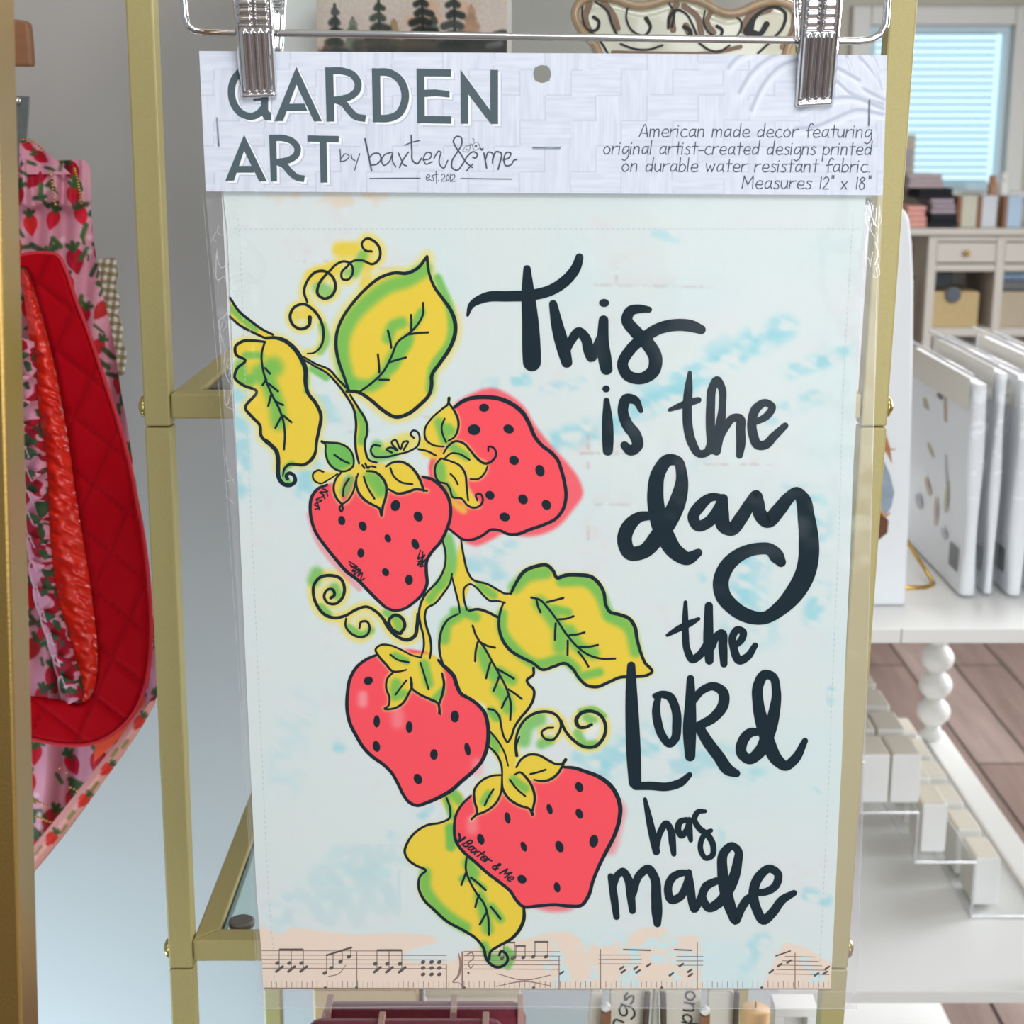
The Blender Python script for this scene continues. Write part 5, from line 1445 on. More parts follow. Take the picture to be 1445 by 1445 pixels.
rows = []
for f_, dy in ((1.0, -0.003), (0.93, -0.0025), (0.86, -0.0022), (0.6, -0.002), (0.0, -0.002)):
    rows.append([(cxm + (x - cxm) * f_, TY + dy, czm + (z - czm) * f_) for x, z, _ in ring])
nr = len(ring)
vs = [p for r_ in rows for p in r_] + [(p[0], p[1] + .005, p[2]) for p in rows[0]] + [(cxm + (x - cxm) * .85, TY + .012, czm + (z - czm) * .85) for x, z, _ in ring]
fs = []
for j in range(4):
    for i in range(nr):
        k = (i + 1) % nr
        fs.append((j * nr + i, j * nr + k, (j + 1) * nr + k, (j + 1) * nr + i))
b0 = 5 * nr
for i in range(nr):
    k = (i + 1) % nr
    fs.append((i, b0 + i, b0 + k, k))
    fs.append((b0 + i, b0 + nr + i, b0 + nr + k, b0 + k))
fs.append(tuple(b0 + nr + i for i in range(nr)))
mp_.add(vs, fs, 0)
M_cream = mat('cream_glaze', (226, 220, 200), .16, noise=.05, nscale=60, coat=.6)
mp_.build('dish', M_cream, plat, smooth=True, fix=True)
rm = MB().tube([(x, TY - .0035, z) for x, z, _ in ring], .0030, 8, closed=True)
rm.build('rim', mat('tan_glaze', (178, 146, 116), .2, noise=.25, nscale=90, coat=.6), plat, smooth=True)
ta = Art(TY - 0.0034)
wash = [([(832, 5), (826, 25), (838, 55), (846, 75)], 9), ([(850, 0), (866, 22), (872, 40)], 8), ([(1085, 12), (1060, 22), (1050, 42)], 12), ([(1122, 20), (1118, 45), (1105, 66)], 8), ([(955, 6), (948, 22), (950, 42)], 9), ([(965, 8), (985, 25), (990, 48)], 8), ([(1005, 14), (998, 30), (1008, 46)], 7), ([(865, 74), (940, 76), (1010, 74), (1045, 66)], 6), ([(968, 36), (974, 48)], 9)]
scr = [([(822, 5, 2), (822, 25, 2.5), (830, 42, 3), (842, 42, 4), (845, 30, 4), (838, 24, 5)], 3), ([(840, 2, 2), (856, 14, 3), (864, 35, 3), (874, 56, 3)], 3), ([(886, 8, 2), (884, 26, 2.5), (893, 44, 3), (910, 50, 3.5), (918, 38, 4), (912, 26, 6)], 3), ([(944, 4, 2), (951, 18, 3), (948, 38, 4)], 3), ([(943, 40, 3), (946, 22, 5), (956, 14, 4), (966, 18, 3), (978, 36, 3), (984, 52, 3)], 3), ([(972, 52, 5), (974, 44, 6), (966, 38, 6)], 3),
       ([(995, 15, 2), (993, 32, 2.5), (1003, 48, 3), (1016, 52, 3.5), (1019, 42, 4), (1012, 37, 5)], 3), ([(1035, 22, 2), (1046, 30, 2.5), (1046, 40, 2.5), (1038, 54, 2)], 3), ([(1056, 44, 14), (1064, 26, 7), (1078, 14, 4), (1096, 10, 4), (1108, 18, 4), (1106, 36, 4), (1092, 54, 3), (1070, 75, 3)], 4), ([(1060, 46, 10), (1072, 48, 7), (1082, 34, 8)], 5),
       ([(824, 52, 2.5), (832, 46, 3), (842, 52, 3), (850, 62, 3), (858, 76, 3)], 3), ([(876, 62, 3), (895, 69, 3), (915, 70, 3), (935, 64, 3)], 3), ([(986, 60, 3), (1000, 70, 3), (1014, 73, 3), (1030, 64, 2.5)], 3)]
for q, w in wash: ta.ribbon(q, 0, 1, w=w)
for q, w in scr: ta.ribbon([(p[0], p[1], p[2] * 1.05) for p in q], 1, 2)
sm = MB()
sm.v, sm.f, sm.m = ta.v, ta.f, ta.m
sm.build('painted_scrolls', [mat('brown_wash_glaze', (140, 112, 92), .5, noise=.3, nscale=120), mat('black_glaze', (20, 18, 18), .5, noise=.05)], plat, fix=False)

# lower shelf: bundles of maroon napkins in a glass-fronted gold tray, cream plaques with black script, a small white shadow box
LZ = SH3
M_mar = mat('maroon_cloth', (132, 40, 58), .8, noise=.18, nscale=180, bump=.3, bscale=400, sheen=.3)
M_kraft = mat('kraft_paper', (246, 208, 150), .75, noise=.12, nscale=60)
M_band = mat('paper_band', (206, 160, 150), .7, noise=.05)
M_creamp = mat('cream_board', (234, 228, 212), .6, noise=.04, nscale=50)


def bundle(name, x0, x1, y0, y1, z1, bands, label, tilt=0.0):
    t = empty(name, ((x0 + x1) / 2, (y0 + y1) / 2, LZ), label, 'napkins', 'maroon napkin bundles under the flag')
    m = MB()
    n = 5
    h = (z1 - LZ) / n
    for k in range(n):
        m.box(x0 + .001 * (k % 2), x1 - .0015 * ((k + 1) % 2), y0 + .001 * (k % 3), y1, LZ + k * h + .0004, LZ + (k + 1) * h)
    m.build('napkin_stack', M_mar, t, bevel=h * .42, seg=3)
    for bx in bands:
        MB().box(bx - .0022, bx + .0022, y0 - .0008, y1 + .0008, LZ + .0002, z1 + .0008).build('paper_band', M_band, t, bevel=.0005)


mz1 = at(560, 1424, 1.00)[2]
mz2 = at(560, 1436, 0.96)[2]
bundle('napkin_bundle', at(452, 1425, 1.0)[0], at(745, 1425, 1.0)[0], .995, 1.018, mz1, [at(463, 1425, 1.0)[0], at(640, 1425, 1.)[0], at(735, 1425, 1.)[0]],
       'maroon napkin bundle, the taller rear one of two behind the flag foot')
bundle('napkin_bundle', at(430, 1440, .95)[0], at(715, 1440, .95)[0], .945, .966, mz2, [at(537, 1440, .95)[0], at(685, 1440, .95)[0]],
       'maroon napkin bundle, the lower front one of two behind the flag foot')
kb = MB().box(at(443, 1400, 1.13)[0], at(590, 1400, 1.13)[0], 1.125, 1.20, LZ, at(500, 1392, 1.13)[2]).build('kraft_box', M_kraft, None, bevel=.0015)
tag(kb, 'tan kraft cardboard box behind the maroon napkins under the flag', 'box')
kb = MB().box(at(600, 1400, 1.13)[0], at(735, 1400, 1.13)[0], 1.125, 1.20, LZ, at(640, 1401, 1.13)[2]).build('kraft_box', mat('tan_paper', (226, 206, 174), .75, noise=.1, nscale=50), None, bevel=.0015)
tag(kb, 'beige lidded carton beside the kraft box under the flag', 'box')
ch = MB()
for k in range(16):
    cx0, _, cz0 = at(416 + 3.0 * math.sin(k * 2.1), 1427 + k * 4.5, .955)
    ch.ball((cx0, .935 + .002 * math.sin(k * 1.7), cz0), .0019, 8)
tag(ch.build('bead_chain', M_goldb, None, smooth=True), 'gold bead chain dangling at the left end of the maroon napkins', 'chain')
bpy.data.objects['bead_chain']['kind'] = 'thing'
del bpy.data.objects['bead_chain']['kind']

M_script = mat('script_ink', (40, 42, 44), .7, noise=.03)
M_dkedge = mat('dark_edge', (96, 78, 62), .5, noise=.2, nscale=200)
M_bead = mat('white_bead', (246, 244, 240), .2, noise=.02, coat=.4)
PLY = 0.985


def plaque(name, quad, label, text=None, disc=False):
    """cream board leaning a little, bottom on the shelf; quad = its top edge and side lean in the picture"""
    (xa, xb), (xc, xd), ytop = quad
    p0, p1 = at(xa, ytop, PLY), at(xb, ytop, PLY)
    q0, q1 = at(xc, 1445, PLY), at(xd, 1445, PLY)
    k = (p0[2] - LZ) / (p0[2] - q0[2])
    b0_ = (p0[0] + (q0[0] - p0[0]) * min(k, 2.0), PLY, LZ)
    b1_ = (p1[0] + (q1[0] - p1[0]) * min(k, 2.0), PLY, LZ)
    t = empty(name, ((b0_[0] + b1_[0]) / 2, PLY, LZ), label, 'plaque')
    m = MB().prism([p0, p1, b1_, b0_], (0, .012, 0))
    m.build('board', M_creamp, t, bevel=.0015)
    if text:
        a = Art(PLY - .0006)
        write(a, *text)
        mm = MB()
        mm.v, mm.f, mm.m = a.v, a.f, [0] * len(a.f)
        mm.build('lettering', M_script, t, fix=False)
    return t


plaque('wooden_plaque', ((834, 850), (820, 850), 1399), 'narrow blank cream plaque left of the lettered ones under the flag')
plaque('wooden_plaque', ((861, 921), (861, 897), 1398), 'cream plaque with black script slanting up under the flag hem', ('ings', 872, 1462, 898, 1402, 13, 2.4, 0, 1))
plaque('wooden_plaque', ((924, 929), (912, 938), 1398), 'cream wedge shaped plaque between the two lettered plaques')
plaque('wooden_plaque', ((932, 990), (946, 990), 1398), 'cream plaque with black script running downward under the flag hem', ('ond', 968, 1398, 962, 1448, 14, 2.4, 0, 1))
plaque('wooden_plaque', ((1000, 1036), (999, 1040), 1400), 'blank glossy cream plaque right of the lettered ones under the flag')
for xe, xf, lab in ((914, 900, 'leftmost thin dark wood stick'), (936, 944, 'second thin dark wood stick'), (1040, 1037, 'rightmost thin dark wood stick')):
    a0, a1 = Vector(at(xe, 1400, PLY - .006)), Vector(at(xf, 1445, PLY - .006))
    d_ = (a1 - a0)
    kk = (a0.z - LZ - .003) / (a0.z - a1.z)
    tag(MB().tube([a0, a0 + d_ * min(kk, 1.6) if kk < 1.6 else a0 + Vector((d_.x * 1.6, 0, -(a0.z - LZ - .003)))], .0022, 8).build('wood_stick', M_dkedge, None, smooth=True), lab + ' propped among the cream plaques', 'stick', 'sticks between the plaques')
for x, y, lab in ((855, 1421, 'white bead on tan spool left of the script plaques'), (995, 1426, 'white bead on tan spool right of the script plaques')):
    c = at(x, y, PLY - .010)
    t = empty('bead_spool', (c[0], c[1], LZ), lab, 'spool', 'bead spools under the flag')
    MB().ball(c, .0036, 10).build('bead', M_bead, t, smooth=True)
    MB().tube([(c[0], c[1], LZ), (c[0], c[1], c[2] - .003)], .0036, 14).build('spool', M_wood, t)
fb = empty('shadow_box', (at(1122, 1430, 1.0)[0], 1.0, LZ), 'small white framed shadow box beside the right rack post', 'frame')
fx0, fx1, fz1 = at(1092, 1420, 1.0)[0], at(1152, 1420, 1.0)[0], at(1120, 1418, 1.0)[2]
m = MB()
fz0 = LZ
m.box(fx0, fx1, .995, 1.015, fz1 - .007, fz1).box(fx0, fx1, .995, 1.015, fz0, fz0 + .007).box(fx0, fx0 + .007, .995, 1.015, fz0 + .007, fz1 - .007).box(fx1 - .007, fx1, .995, 1.015, fz0 + .007, fz1 - .007)
m.build('frame_rim', M_white, fb, bevel=.0006)
MB().box(fx0 + .007, fx1 - .007, 1.008, 1.015, fz0 + .007, fz1 - .007).build('backing', mat('ivory_paper', (228, 226, 222), .8), fb)
cd = empty('votive_candle', (at(1066, 1425, 1.03)[0], 1.03, LZ), 'small tan candle next to the white shadow box', 'candle')
MB().lathe([(.009, 0), (.0105, .01), (.0105, at(1066, 1424, 1.03)[2] - LZ), (.009, at(1066, 1422, 1.03)[2] - LZ)], (at(1066, 1425, 1.03)[0], 1.03, LZ), 20).build('wax', mat('tan_wax', (232, 190, 140), .4, noise=.05), cd, smooth=True)
MB().tube([(at(1066, 1425, 1.03)[0], 1.03, at(1066, 1423, 1.03)[2]), (at(1066, 1425, 1.03)[0], 1.03, at(1066, 1414, 1.03)[2])], .0006, 6).build('wick', M_dkedge, cd)

# ------------------------------------------------------------------ strawberry print apron with red quilted loop at the left, on a hook
AY = 1.12
apr = empty('apron', (at(100, 700, AY)[0], AY, at(60, 1330, AY)[2]), 'pink strawberry print apron with red quilted pocket loop and ruffles', 'apron')
RB = [(228, 121), (234, 126), (240, 127.5), (270, 128), (300, 129), (330, 131), (365, 136), (400, 143), (440, 151), (480, 160), (520, 166), (560, 172), (590, 178), (620, 183), (650, 187), (680, 192), (710, 196), (740, 203), (770, 206), (800, 210), (850, 214), (900, 220), (960, 223), (975, 222.5), (985, 221), (1000, 212), (1018, 199), (1040, 186), (1070, 166), (1100, 145), (1125, 126), (1150, 107), (1175, 84), (1200, 60), (1215, 48), (1270, 0), (1330, -50)]
anx, any_ = 190, 560
ay = np.linspace(226, 1330, any_)
ar = np.interp(ay, [a for a, _ in RB], [b for _, b in RB])
al = np.full_like(ay, -110.0) + np.clip((ay - 1200) / 130, 0, 1) * 30
as_ = np.linspace(0, 1, anx)
AX = (al[:, None] * (1 - as_) + ar[:, None] * as_).ravel()
AYp = np.repeat(ay, anx)
ap = Paint(AX, AYp, (226, 160, 178))
ap.blend(.4 * vnoise(AX, AYp, 30, 40, 61), (214, 142, 166))
rg = random.Random(11)


def strawb(x, y, s, rot, c=(206, 26, 44)):
    cs, sn = math.cos(rot), math.sin(rot)
    q = []
    for k in range(14):
        a = 2 * math.pi * k / 14
        u, v = 0.62 * math.sin(a) * (1 - .25 * math.cos(a) * -1), -math.cos(a)
        u *= (1.0 if v < .2 else 1.0 - .55 * (v - .2))
        q.append((x + s * (u * cs - v * sn), y + s * (u * sn + v * cs)))
    ap.fill(q, c, 0, 1.0)
    ap.fill([(a[0] + s * .12, a[1] + s * .1) for a in q[8:13]], tuple(min(255, v + 25) for v in c), -1, 2, .5)
    for k in (-1, 0, 1):
        a = rot - math.pi / 2 + k * .8
        ap.stroke([(x + s * .8 * sn, y - s * .85 * cs), (x + s * .8 * sn + s * .55 * math.cos(a), y - s * .85 * cs + s * .55 * math.sin(a))], s * .17, (62, 92, 52), .95, .4)


def leaf(x, y, s, rot, c=(64, 96, 60)):
    ap.stroke([(x - s * math.cos(rot), y - s * math.sin(rot)), (x, y), (x + s * math.cos(rot), y + s * math.sin(rot))], s * .42, c, .95, .35)


placed = []
tries = 0
while len(placed) < 190 and tries < 4000:
    tries += 1
    x, y = rg.uniform(-100, 222), rg.uniform(232, 1320)
    if all((x - a) ** 2 + (y - b) ** 2 > 29 ** 2 for a, b in placed):
        placed.append((x, y))
        strawb(x, y, rg.uniform(14, 21), rg.uniform(-.5, .7), (rg.randint(176, 222), rg.randint(18, 40), rg.randint(38, 56)))
for k in range(620):
    x, y = rg.uniform(-100, 222), rg.uniform(232, 1320)
    if min((x - a) ** 2 + (y - b) ** 2 for a, b in placed) > 14 ** 2:
        leaf(x, y, rg.uniform(5, 10), rg.uniform(0, 3.1), (rg.randint(50, 84), rg.randint(84, 110), rg.randint(52, 70)))
        if k % 3 == 0:
            leaf(x + 6, y + 5, rg.uniform(3, 5), rg.uniform(0, 3.1))
        if k % 7 == 0:
            ap.stroke([(x + 9, y - 4)], 4, (240, 206, 214), .8, .6)
u_ = np.tile(as_, any_)
fold = 0.010 * np.sin(AX / 13.0 + AYp / 160.0) * sstep(0.2, 0.9, (AYp - 226) / 500) + 0.004 * np.sin(AX / 6.0 + 1.3 * np.sin(AYp / 60))
gath = 0.0035 * np.sin(AX / 3.4 + 2 * vnoise(AX, AYp, 20, 30, 62)) * (1 - sstep(285, 300, AYp))
tuck = -0.010 * sstep(0, 1, (AYp - 235) / 40) * (1 - sstep(286, 296, AYp + 4 * np.sin(AX / 9)))
hemf = -0.006 * sstep(0.90, 1.0, u_) * sstep(980, 1030, AYp)
Yap = AY + fold + gath + tuck + hemf - 0.02 * sstep(0, 1, (1 - u_)) + 0.02
AV = np.array([at(x, y, yy) for x, y, yy in zip(AX, AYp, Yap)])
M_print = mat_attr('strawberry_print', .85, bump=.1, wave=900)
M_print2 = mat_attr('strawberry_print_trim', .85, bump=.1)
grid_mesh('cloth', AV, anx, any_, ap.c, [M_print], apr)
# neckline piece above the gathered waist, with its gold piping
ny2, nx2 = 40, 60
yy2 = np.linspace(200, 246, ny2)
x2r = np.interp(yy2, [200, 204, 214, 222, 230, 246], [42, 56, 66, 74, 84, 100])
N2X = (np.full_like(yy2, -90.)[:, None] * (1 - np.linspace(0, 1, nx2)) + x2r[:, None] * np.linspace(0, 1, nx2)).ravel()
N2Y = np.repeat(yy2, nx2)
ap = Paint(N2X, N2Y, (224, 156, 176))
strawb(58, 222, 12, -1.0, (178, 20, 40)); strawb(40, 206, 10, -.8, (190, 24, 44)); strawb(0, 225, 14, .3)
for x, y in ((44, 230), (86, 234), (70, 238), (20, 215), (30, 236)): leaf(x, y, 6, rg.uniform(0, 3))
NV = np.array([at(x, y, AY + .012 + .003 * math.sin(x / 7)) for x, y in zip(N2X, N2Y)])
grid_mesh('neck_panel', NV, nx2, ny2, ap.c, [M_print], apr)


def cord(pts, Y, r, step):
    m = MB()
    P = spline([(x, y, 0) for x, y in pts], 8)
    L = 0
    last = None
    for x, y, _ in P:
        if last is None or math.hypot(x - last[0], y - last[1]) >= step:
            m.ball(at(x, y, Y), r, 6, sq=(1, 1, .8))
            last = (x, y)
    return m


for q, Y in (([(30, 197), (40, 197), (52, 203), (62, 212)], AY + .008), ([(72, 242), (74, 262), (76, 280), (79, 291)], AY - .012), ([(105, 238), (109, 252), (112, 268), (115, 287)], AY - .012),
             ([(46, 1128), (55, 1132), (67, 1137)], AY - .006), ([(100, 1111), (112, 1117), (122, 1123)], AY - .004), ([(50, 1152), (66, 1158), (85, 1165)], AY - .006), ([(84, 1084), (94, 1090)], AY - .006)):
    cord(q, Y, .0011, 3.6).build('gold_cord', M_goldb, apr, smooth=True)

# red quilted loop (pocket flap edge): outer and inner outlines swept
QO = [(-60, 380), (-20, 366), (27, 361), (60, 357), (80, 360), (92, 380), (104, 415), (125, 470), (142, 520), (157, 565), (172, 612), (183, 655), (193, 705), (203, 760), (210, 820), (213.5, 880), (212, 925), (203, 975), (186, 1010), (160, 1035), (125, 1050), (90, 1051), (45, 1043), (0, 1036), (-60, 1030)]
QI = [(-60, 392), (-20, 384), (20, 378), (36, 379), (42, 390), (50, 415), (62, 455), (72, 495), (80, 530), (87, 570), (95, 612), (101, 655), (108, 705), (117, 760), (126, 815), (133, 870), (137, 915), (137, 945), (133, 970), (126, 985), (112, 992), (90, 988), (45, 982), (0, 980), (-60, 978)]
qo, qi = spline([(x, y, 0) for x, y in QO], 9), spline([(x, y, 0) for x, y in QI], 9)
nq = 26
QX = np.concatenate([qo[:, 0][:, None] * (1 - t) + qi[:, 0][:, None] * t for t in np.linspace(0, 1, nq)], 1).ravel()
QY = np.concatenate([qo[:, 1][:, None] * (1 - t) + qi[:, 1][:, None] * t for t in np.linspace(0, 1, nq)], 1).ravel()
qt = np.tile(np.linspace(0, 1, nq), len(qo))
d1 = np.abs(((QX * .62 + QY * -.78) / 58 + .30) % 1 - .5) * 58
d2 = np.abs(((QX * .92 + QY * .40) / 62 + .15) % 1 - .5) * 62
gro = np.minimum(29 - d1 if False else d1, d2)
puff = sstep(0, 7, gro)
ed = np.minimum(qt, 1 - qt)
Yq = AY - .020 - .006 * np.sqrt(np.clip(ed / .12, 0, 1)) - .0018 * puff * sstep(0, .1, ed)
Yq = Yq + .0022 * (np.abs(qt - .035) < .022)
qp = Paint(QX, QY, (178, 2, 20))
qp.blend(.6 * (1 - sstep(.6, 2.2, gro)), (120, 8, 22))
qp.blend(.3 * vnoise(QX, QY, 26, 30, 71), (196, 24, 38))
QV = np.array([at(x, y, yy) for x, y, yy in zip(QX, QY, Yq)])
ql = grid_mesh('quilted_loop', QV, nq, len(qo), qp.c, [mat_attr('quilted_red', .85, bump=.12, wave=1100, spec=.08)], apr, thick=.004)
ql['label'] = 'red quilted loop'
cord_p = [at(x, y, AY - .0245) for x, y, _ in qo]
MB().tube(cord_p, .0015, 8).build('red_piping', mat('red_piping_cloth', (206, 30, 48), .6, noise=.05), ql, smooth=True)
# orange-red satin strip inside the loop
SLf = [(380, 26), (420, 34), (470, 40), (520, 46), (570, 52), (640, 60), (700, 63), (760, 66), (810, 72), (860, 84), (920, 98), (960, 104), (990, 108)]
SRt = [(380, 38), (420, 52), (470, 67), (520, 79), (570, 88), (640, 99), (700, 108), (760, 118), (810, 126), (860, 132), (920, 138), (960, 136), (990, 122)]
snx, sny = 44, 320
sy = np.linspace(380, 990, sny)
sl_, sr_ = np.interp(sy, [a for a, _ in SLf], [b for _, b in SLf]), np.interp(sy, [a for a, _ in SRt], [b for _, b in SRt])
ss = np.linspace(0, 1, snx)
SX = (sl_[:, None] * (1 - ss) + (sr_[:, None] + 3) * ss).ravel()
SY = np.repeat(sy, snx)
Ys = AY - .016 + (vnoise(SX + SY * .6, SY - SX * .5, 16, 6, 81) - .5) * .0045 + (vnoise(SX, SY, 8, 14, 82) - .5) * .0012 - .006 * np.sin(np.pi * np.tile(ss, sny))
spn = Paint(SX, SY, (238, 46, 24))
spn.blend(.5 * vnoise(SX, SY, 20, 30, 83), (216, 28, 30))
SVv = np.array([at(x, y, yy) for x, y, yy in zip(SX, SY, Ys)])
st_ = grid_mesh('satin_strip', SVv, snx, sny, spn.c, [mat_attr('red_satin', .32, bump=.05, spec=.6, coat=.2)], apr)
st_['label'] = 'shiny orange red satin strip'
slp = [at(x, y, AY - .010) for x, y in ((135, 1040), (168, 1020), (196, 990), (206, 985), (192, 1016), (160, 1050), (132, 1076))]
sl2 = MB().prism(slp, (0, .001, 0)).build('satin_lining', mat('orange_satin', (244, 88, 48), .35, noise=.1, nscale=60), apr)
sl2['label'] = 'orange satin lining'
HFo = spline([(221, 990, 0), (213, 1004, 0), (190, 1042, 0), (150, 1098, 0), (104, 1162, 0), (54, 1224, 0), (0, 1280, 0)], 14)
HFi = spline([(205, 990, 0), (192, 1008, 0), (168, 1042, 0), (130, 1090, 0), (86, 1146, 0), (38, 1204, 0), (-14, 1262, 0)], 14)
hk_ = 9
HFX = np.concatenate([HFo[:, 0][:, None] * (1 - t) + HFi[:, 0][:, None] * t for t in np.linspace(0, 1, hk_)], 1)
HFY = np.concatenate([HFo[:, 1][:, None] * (1 - t) + HFi[:, 1][:, None] * t for t in np.linspace(0, 1, hk_)], 1)
# finer rows along the fold
rr_ = np.linspace(0, len(HFo) - 1, 260)
HFX = np.stack([np.interp(rr_, np.arange(len(HFo)), HFX[:, k]) for k in range(hk_)], 1).ravel()
HFY = np.stack([np.interp(rr_, np.arange(len(HFo)), HFY[:, k]) for k in range(hk_)], 1).ravel()
ap = Paint(HFX, HFY, (242, 172, 164))  # peach base and warm prints paint in light glowing through the fold
for x, y, r_ in ((196, 1020, .6), (150, 1086, .8), (118, 1130, .7), (72, 1184, .6), (30, 1236, .7)):
    strawb(x, y, 12, r_, (226, 52, 40))
for x, y in ((176, 1050), (134, 1110), (100, 1150), (90, 1170), (54, 1200), (162, 1062)):
    leaf(x, y, 6, 2.2, (150, 140, 80))
htt = np.tile(np.linspace(0, 1, hk_), 260)
HFV = np.array([at(x, y, AY - .010 - .010 * math.sin(math.pi * min(1, t * 1.1))) for x, y, t in zip(HFX, HFY, htt)])
hf = grid_mesh('hem_fold', HFV, hk_, 260, ap.c, [M_print], apr, thick=.001)
hf['label'] = 'printed folded hem with peach glow painted in'
# standing ruffle of the print, edge towards the viewer
RP = [(484, 34), (520, 37), (560, 38), (600, 42), (640, 50), (680, 53), (720, 54), (760, 56), (800, 60), (840, 66), (870, 74), (900, 84), (930, 92), (955, 100), (980, 104)]
rn, rd_ = 700, 22
ry = np.linspace(482, 984, rn)
rx = np.interp(ry, [a for a, _ in RP], [b for _, b in RP])
ph = ry / 33.0 * 2 * math.pi + 0.6 * np.sin(ry / 37)
uu = np.tile(np.linspace(0, 1, rd_), rn)
PH, RXb, RYb = np.repeat(ph, rd_), np.repeat(rx, rd_), np.repeat(ry, rd_)
RXg = RXb + 15 - 30 * uu + 7 * uu * np.sin(PH + .8)
RYg = RYb + 15 * uu ** 1.3 * np.cos(PH)
Yr = AY - .026 - .013 * uu ** 1.2 * np.sin(PH) - .010 * np.sin(np.pi * uu)
ap = Paint(RXg, RYb * 1.6, (222, 150, 172))
blot = vnoise(PH * 14, uu * 30, 20, 15, 91)
ap.blend(sstep(.54, .60, blot), (168, 20, 42))
ap.blend(sstep(.60, .66, vnoise(PH * 14, uu * 30, 15, 11, 92)), (60, 84, 54))
ap.blend(sstep(.93, .96, uu), (236, 190, 204))
RV = np.array([at(x, y, yy) for x, y, yy in zip(RXg, RYg, Yr)])
grid_mesh('ruffle', RV, rd_, rn, ap.c, [M_print2], apr, thick=.0012)
# white-and-olive checked scalloped trim behind the right edge
gx = [(364, 165), (372, 164), (385, 167), (395, 165), (405, 162.5), (412, 165), (420, 169), (430, 170), (438, 167), (443, 166), (452, 171), (465, 174), (474, 172), (480, 171), (490, 175), (505, 177), (515, 174), (530, 172)]
gnx, gny = 30, 140
gyy = np.linspace(364, 530, gny)
grr = np.interp(gyy, [a for a, _ in gx], [b for _, b in gx]) + np.clip((gyy - 470) / 60, 0, 1) * 4
gll = np.interp(gyy, [364, 372, 530], [150, 118, 120])
GX = (gll[:, None] * (1 - np.linspace(0, 1, gnx)) + grr[:, None] * np.linspace(0, 1, gnx)).ravel()
GY = np.repeat(gyy, gnx)
gp = Paint(GX, GY, (232, 228, 214))
ca_, cb_ = (((GX + GY * .12) / 10.5) % 1 < .5), (((GY - GX * .1) / 11.5) % 1 < .5)
gp.blend(.55 * ca_, (110, 96, 58))
gp.blend(.55 * cb_, (110, 96, 58))
GV = np.array([at(x, y, AY + .045) for x, y in zip(GX, GY)])
tr_ = grid_mesh('scalloped_trim', GV, gnx, gny, gp.c, [M_print2], apr, thick=.0015)
tr_['label'] = 'olive and white checked scalloped edge'

# wooden hanger end and the grey steel clip strip the apron hangs from
wk = empty('clothes_hanger', (at(-60, 60, 1.15)[0], 1.155, at(20, 60, 1.15)[2]), 'brown wooden hanger with grey steel clip holding the pink apron', 'hanger')
mpg = MB()
q = [at(-300, 30, 1.15), at(18, 27, 1.15), at(32, 28.5, 1.15), at(39, 32, 1.15), at(42, 60, 1.15), at(44, 94, 1.15), at(-300, 86, 1.15)]
mpg.prism(q, (0, .012, 0))
mpg.build('bar', M_wood, wk, bevel=.002)
hx_ = at(-130, 30, 1.15)
MB().tube([(hx_[0], 1.156, hx_[2] - .005)] + [(hx_[0] + .02 * math.sin(a), 1.156, hx_[2] + .06 - .02 * math.cos(a)) for a in np.linspace(.2, 4.6, 14)], .0018, 8).build('hook', M_chrome, wk, smooth=True)
q = [at(24, 135, 1.13), at(42, 136, 1.13), at(39, 180, 1.13), at(35, 225, 1.13), at(33, 236, 1.13), at(5, 236, 1.13), at(8, 135, 1.13)]
cs = MB().prism(q, (0, .0015, 0)).build('clip', M_grey, wk, bevel=.0004)
MB().ball(at(24, 142, 1.128), .0028, 10).build('rivet', M_chrome, cs, smooth=True)
MB().tube([at(14, 140, 1.131), at(14, 88, 1.152)], .0015, 8).build('wire', M_chrome, wk, smooth=True)

# ------------------------------------------------------------------ white two-tier table at the right
TX0, TX1, TY0, TY1 = 0.300, 0.735, 1.70, 2.52
tz1 = at(1340, 887.5, TY0)[2]
tz2 = at(1340, 1398.5, TY0)[2]
tab = empty('display_table', ((TX0 + TX1) / 2, (TY0 + TY1) / 2, 0), 'white two tier table with turned legs right of the rack', 'table')
TXT = 1.05
MB().box(TX0, TXT, TY0, TY1 + .02, tz1 - .0175, tz1).build('table_top', M_white, tab, bevel=.0012)
MB().box(TX0, TX1, TY0, TY1, tz2 - .017, tz2).build('lower_shelf', M_white, tab, bevel=.0012)
# raised rounded lip along the lower shelf's far side and right side
lp = MB()
lp.box(TX1 - .030, TX1 + .012, TY0 + .01, TY1 + .006, tz2 - .012, tz2 + .006)
lp.build('shelf_lip', M_white, tab, bevel=.003, seg=3)
prof = [(.012, 0), (.020, .012), (.014, .022), (.0125, .03)]
H_ = tz1 - tz2 - .02
nb = 8
for b in range(nb):
    z0 = .03 + (H_ - .06) * b / nb
    hh = (H_ - .06) / nb
    for k in range(0, 9):
        t = k / 8
        prof.append((.0125 + .0155 * math.sin(math.pi * t) ** .8, z0 + hh * t))
prof += [(.016, H_ - .028), (.022, H_ - .014), (.022, H_)]
for lx, ly in ((TX0 + .03, TY0 + .03), (TX1 - .018, TY0 + .03), (TX0 + .03, TY1 - .03), (TX1 - .018, TY1 - .03)):
    MB().lathe(prof, (lx, ly, tz2 + .0005), 28).build('turned_leg', M_white, tab, smooth=True)
    MB().lathe([(.012, 0), (.016, .02), (.024, .10), (.016, .20), (.013, tz2 - .06), (.022, tz2 - .03), (.022, tz2 - .018)], (lx, ly, 0), 24).build('foot', M_white, tab, smooth=True)
MB().box(TX0, TX1, TY0, TY1, 0.0005, .034).build('base_board', M_white, tab, bevel=.002)
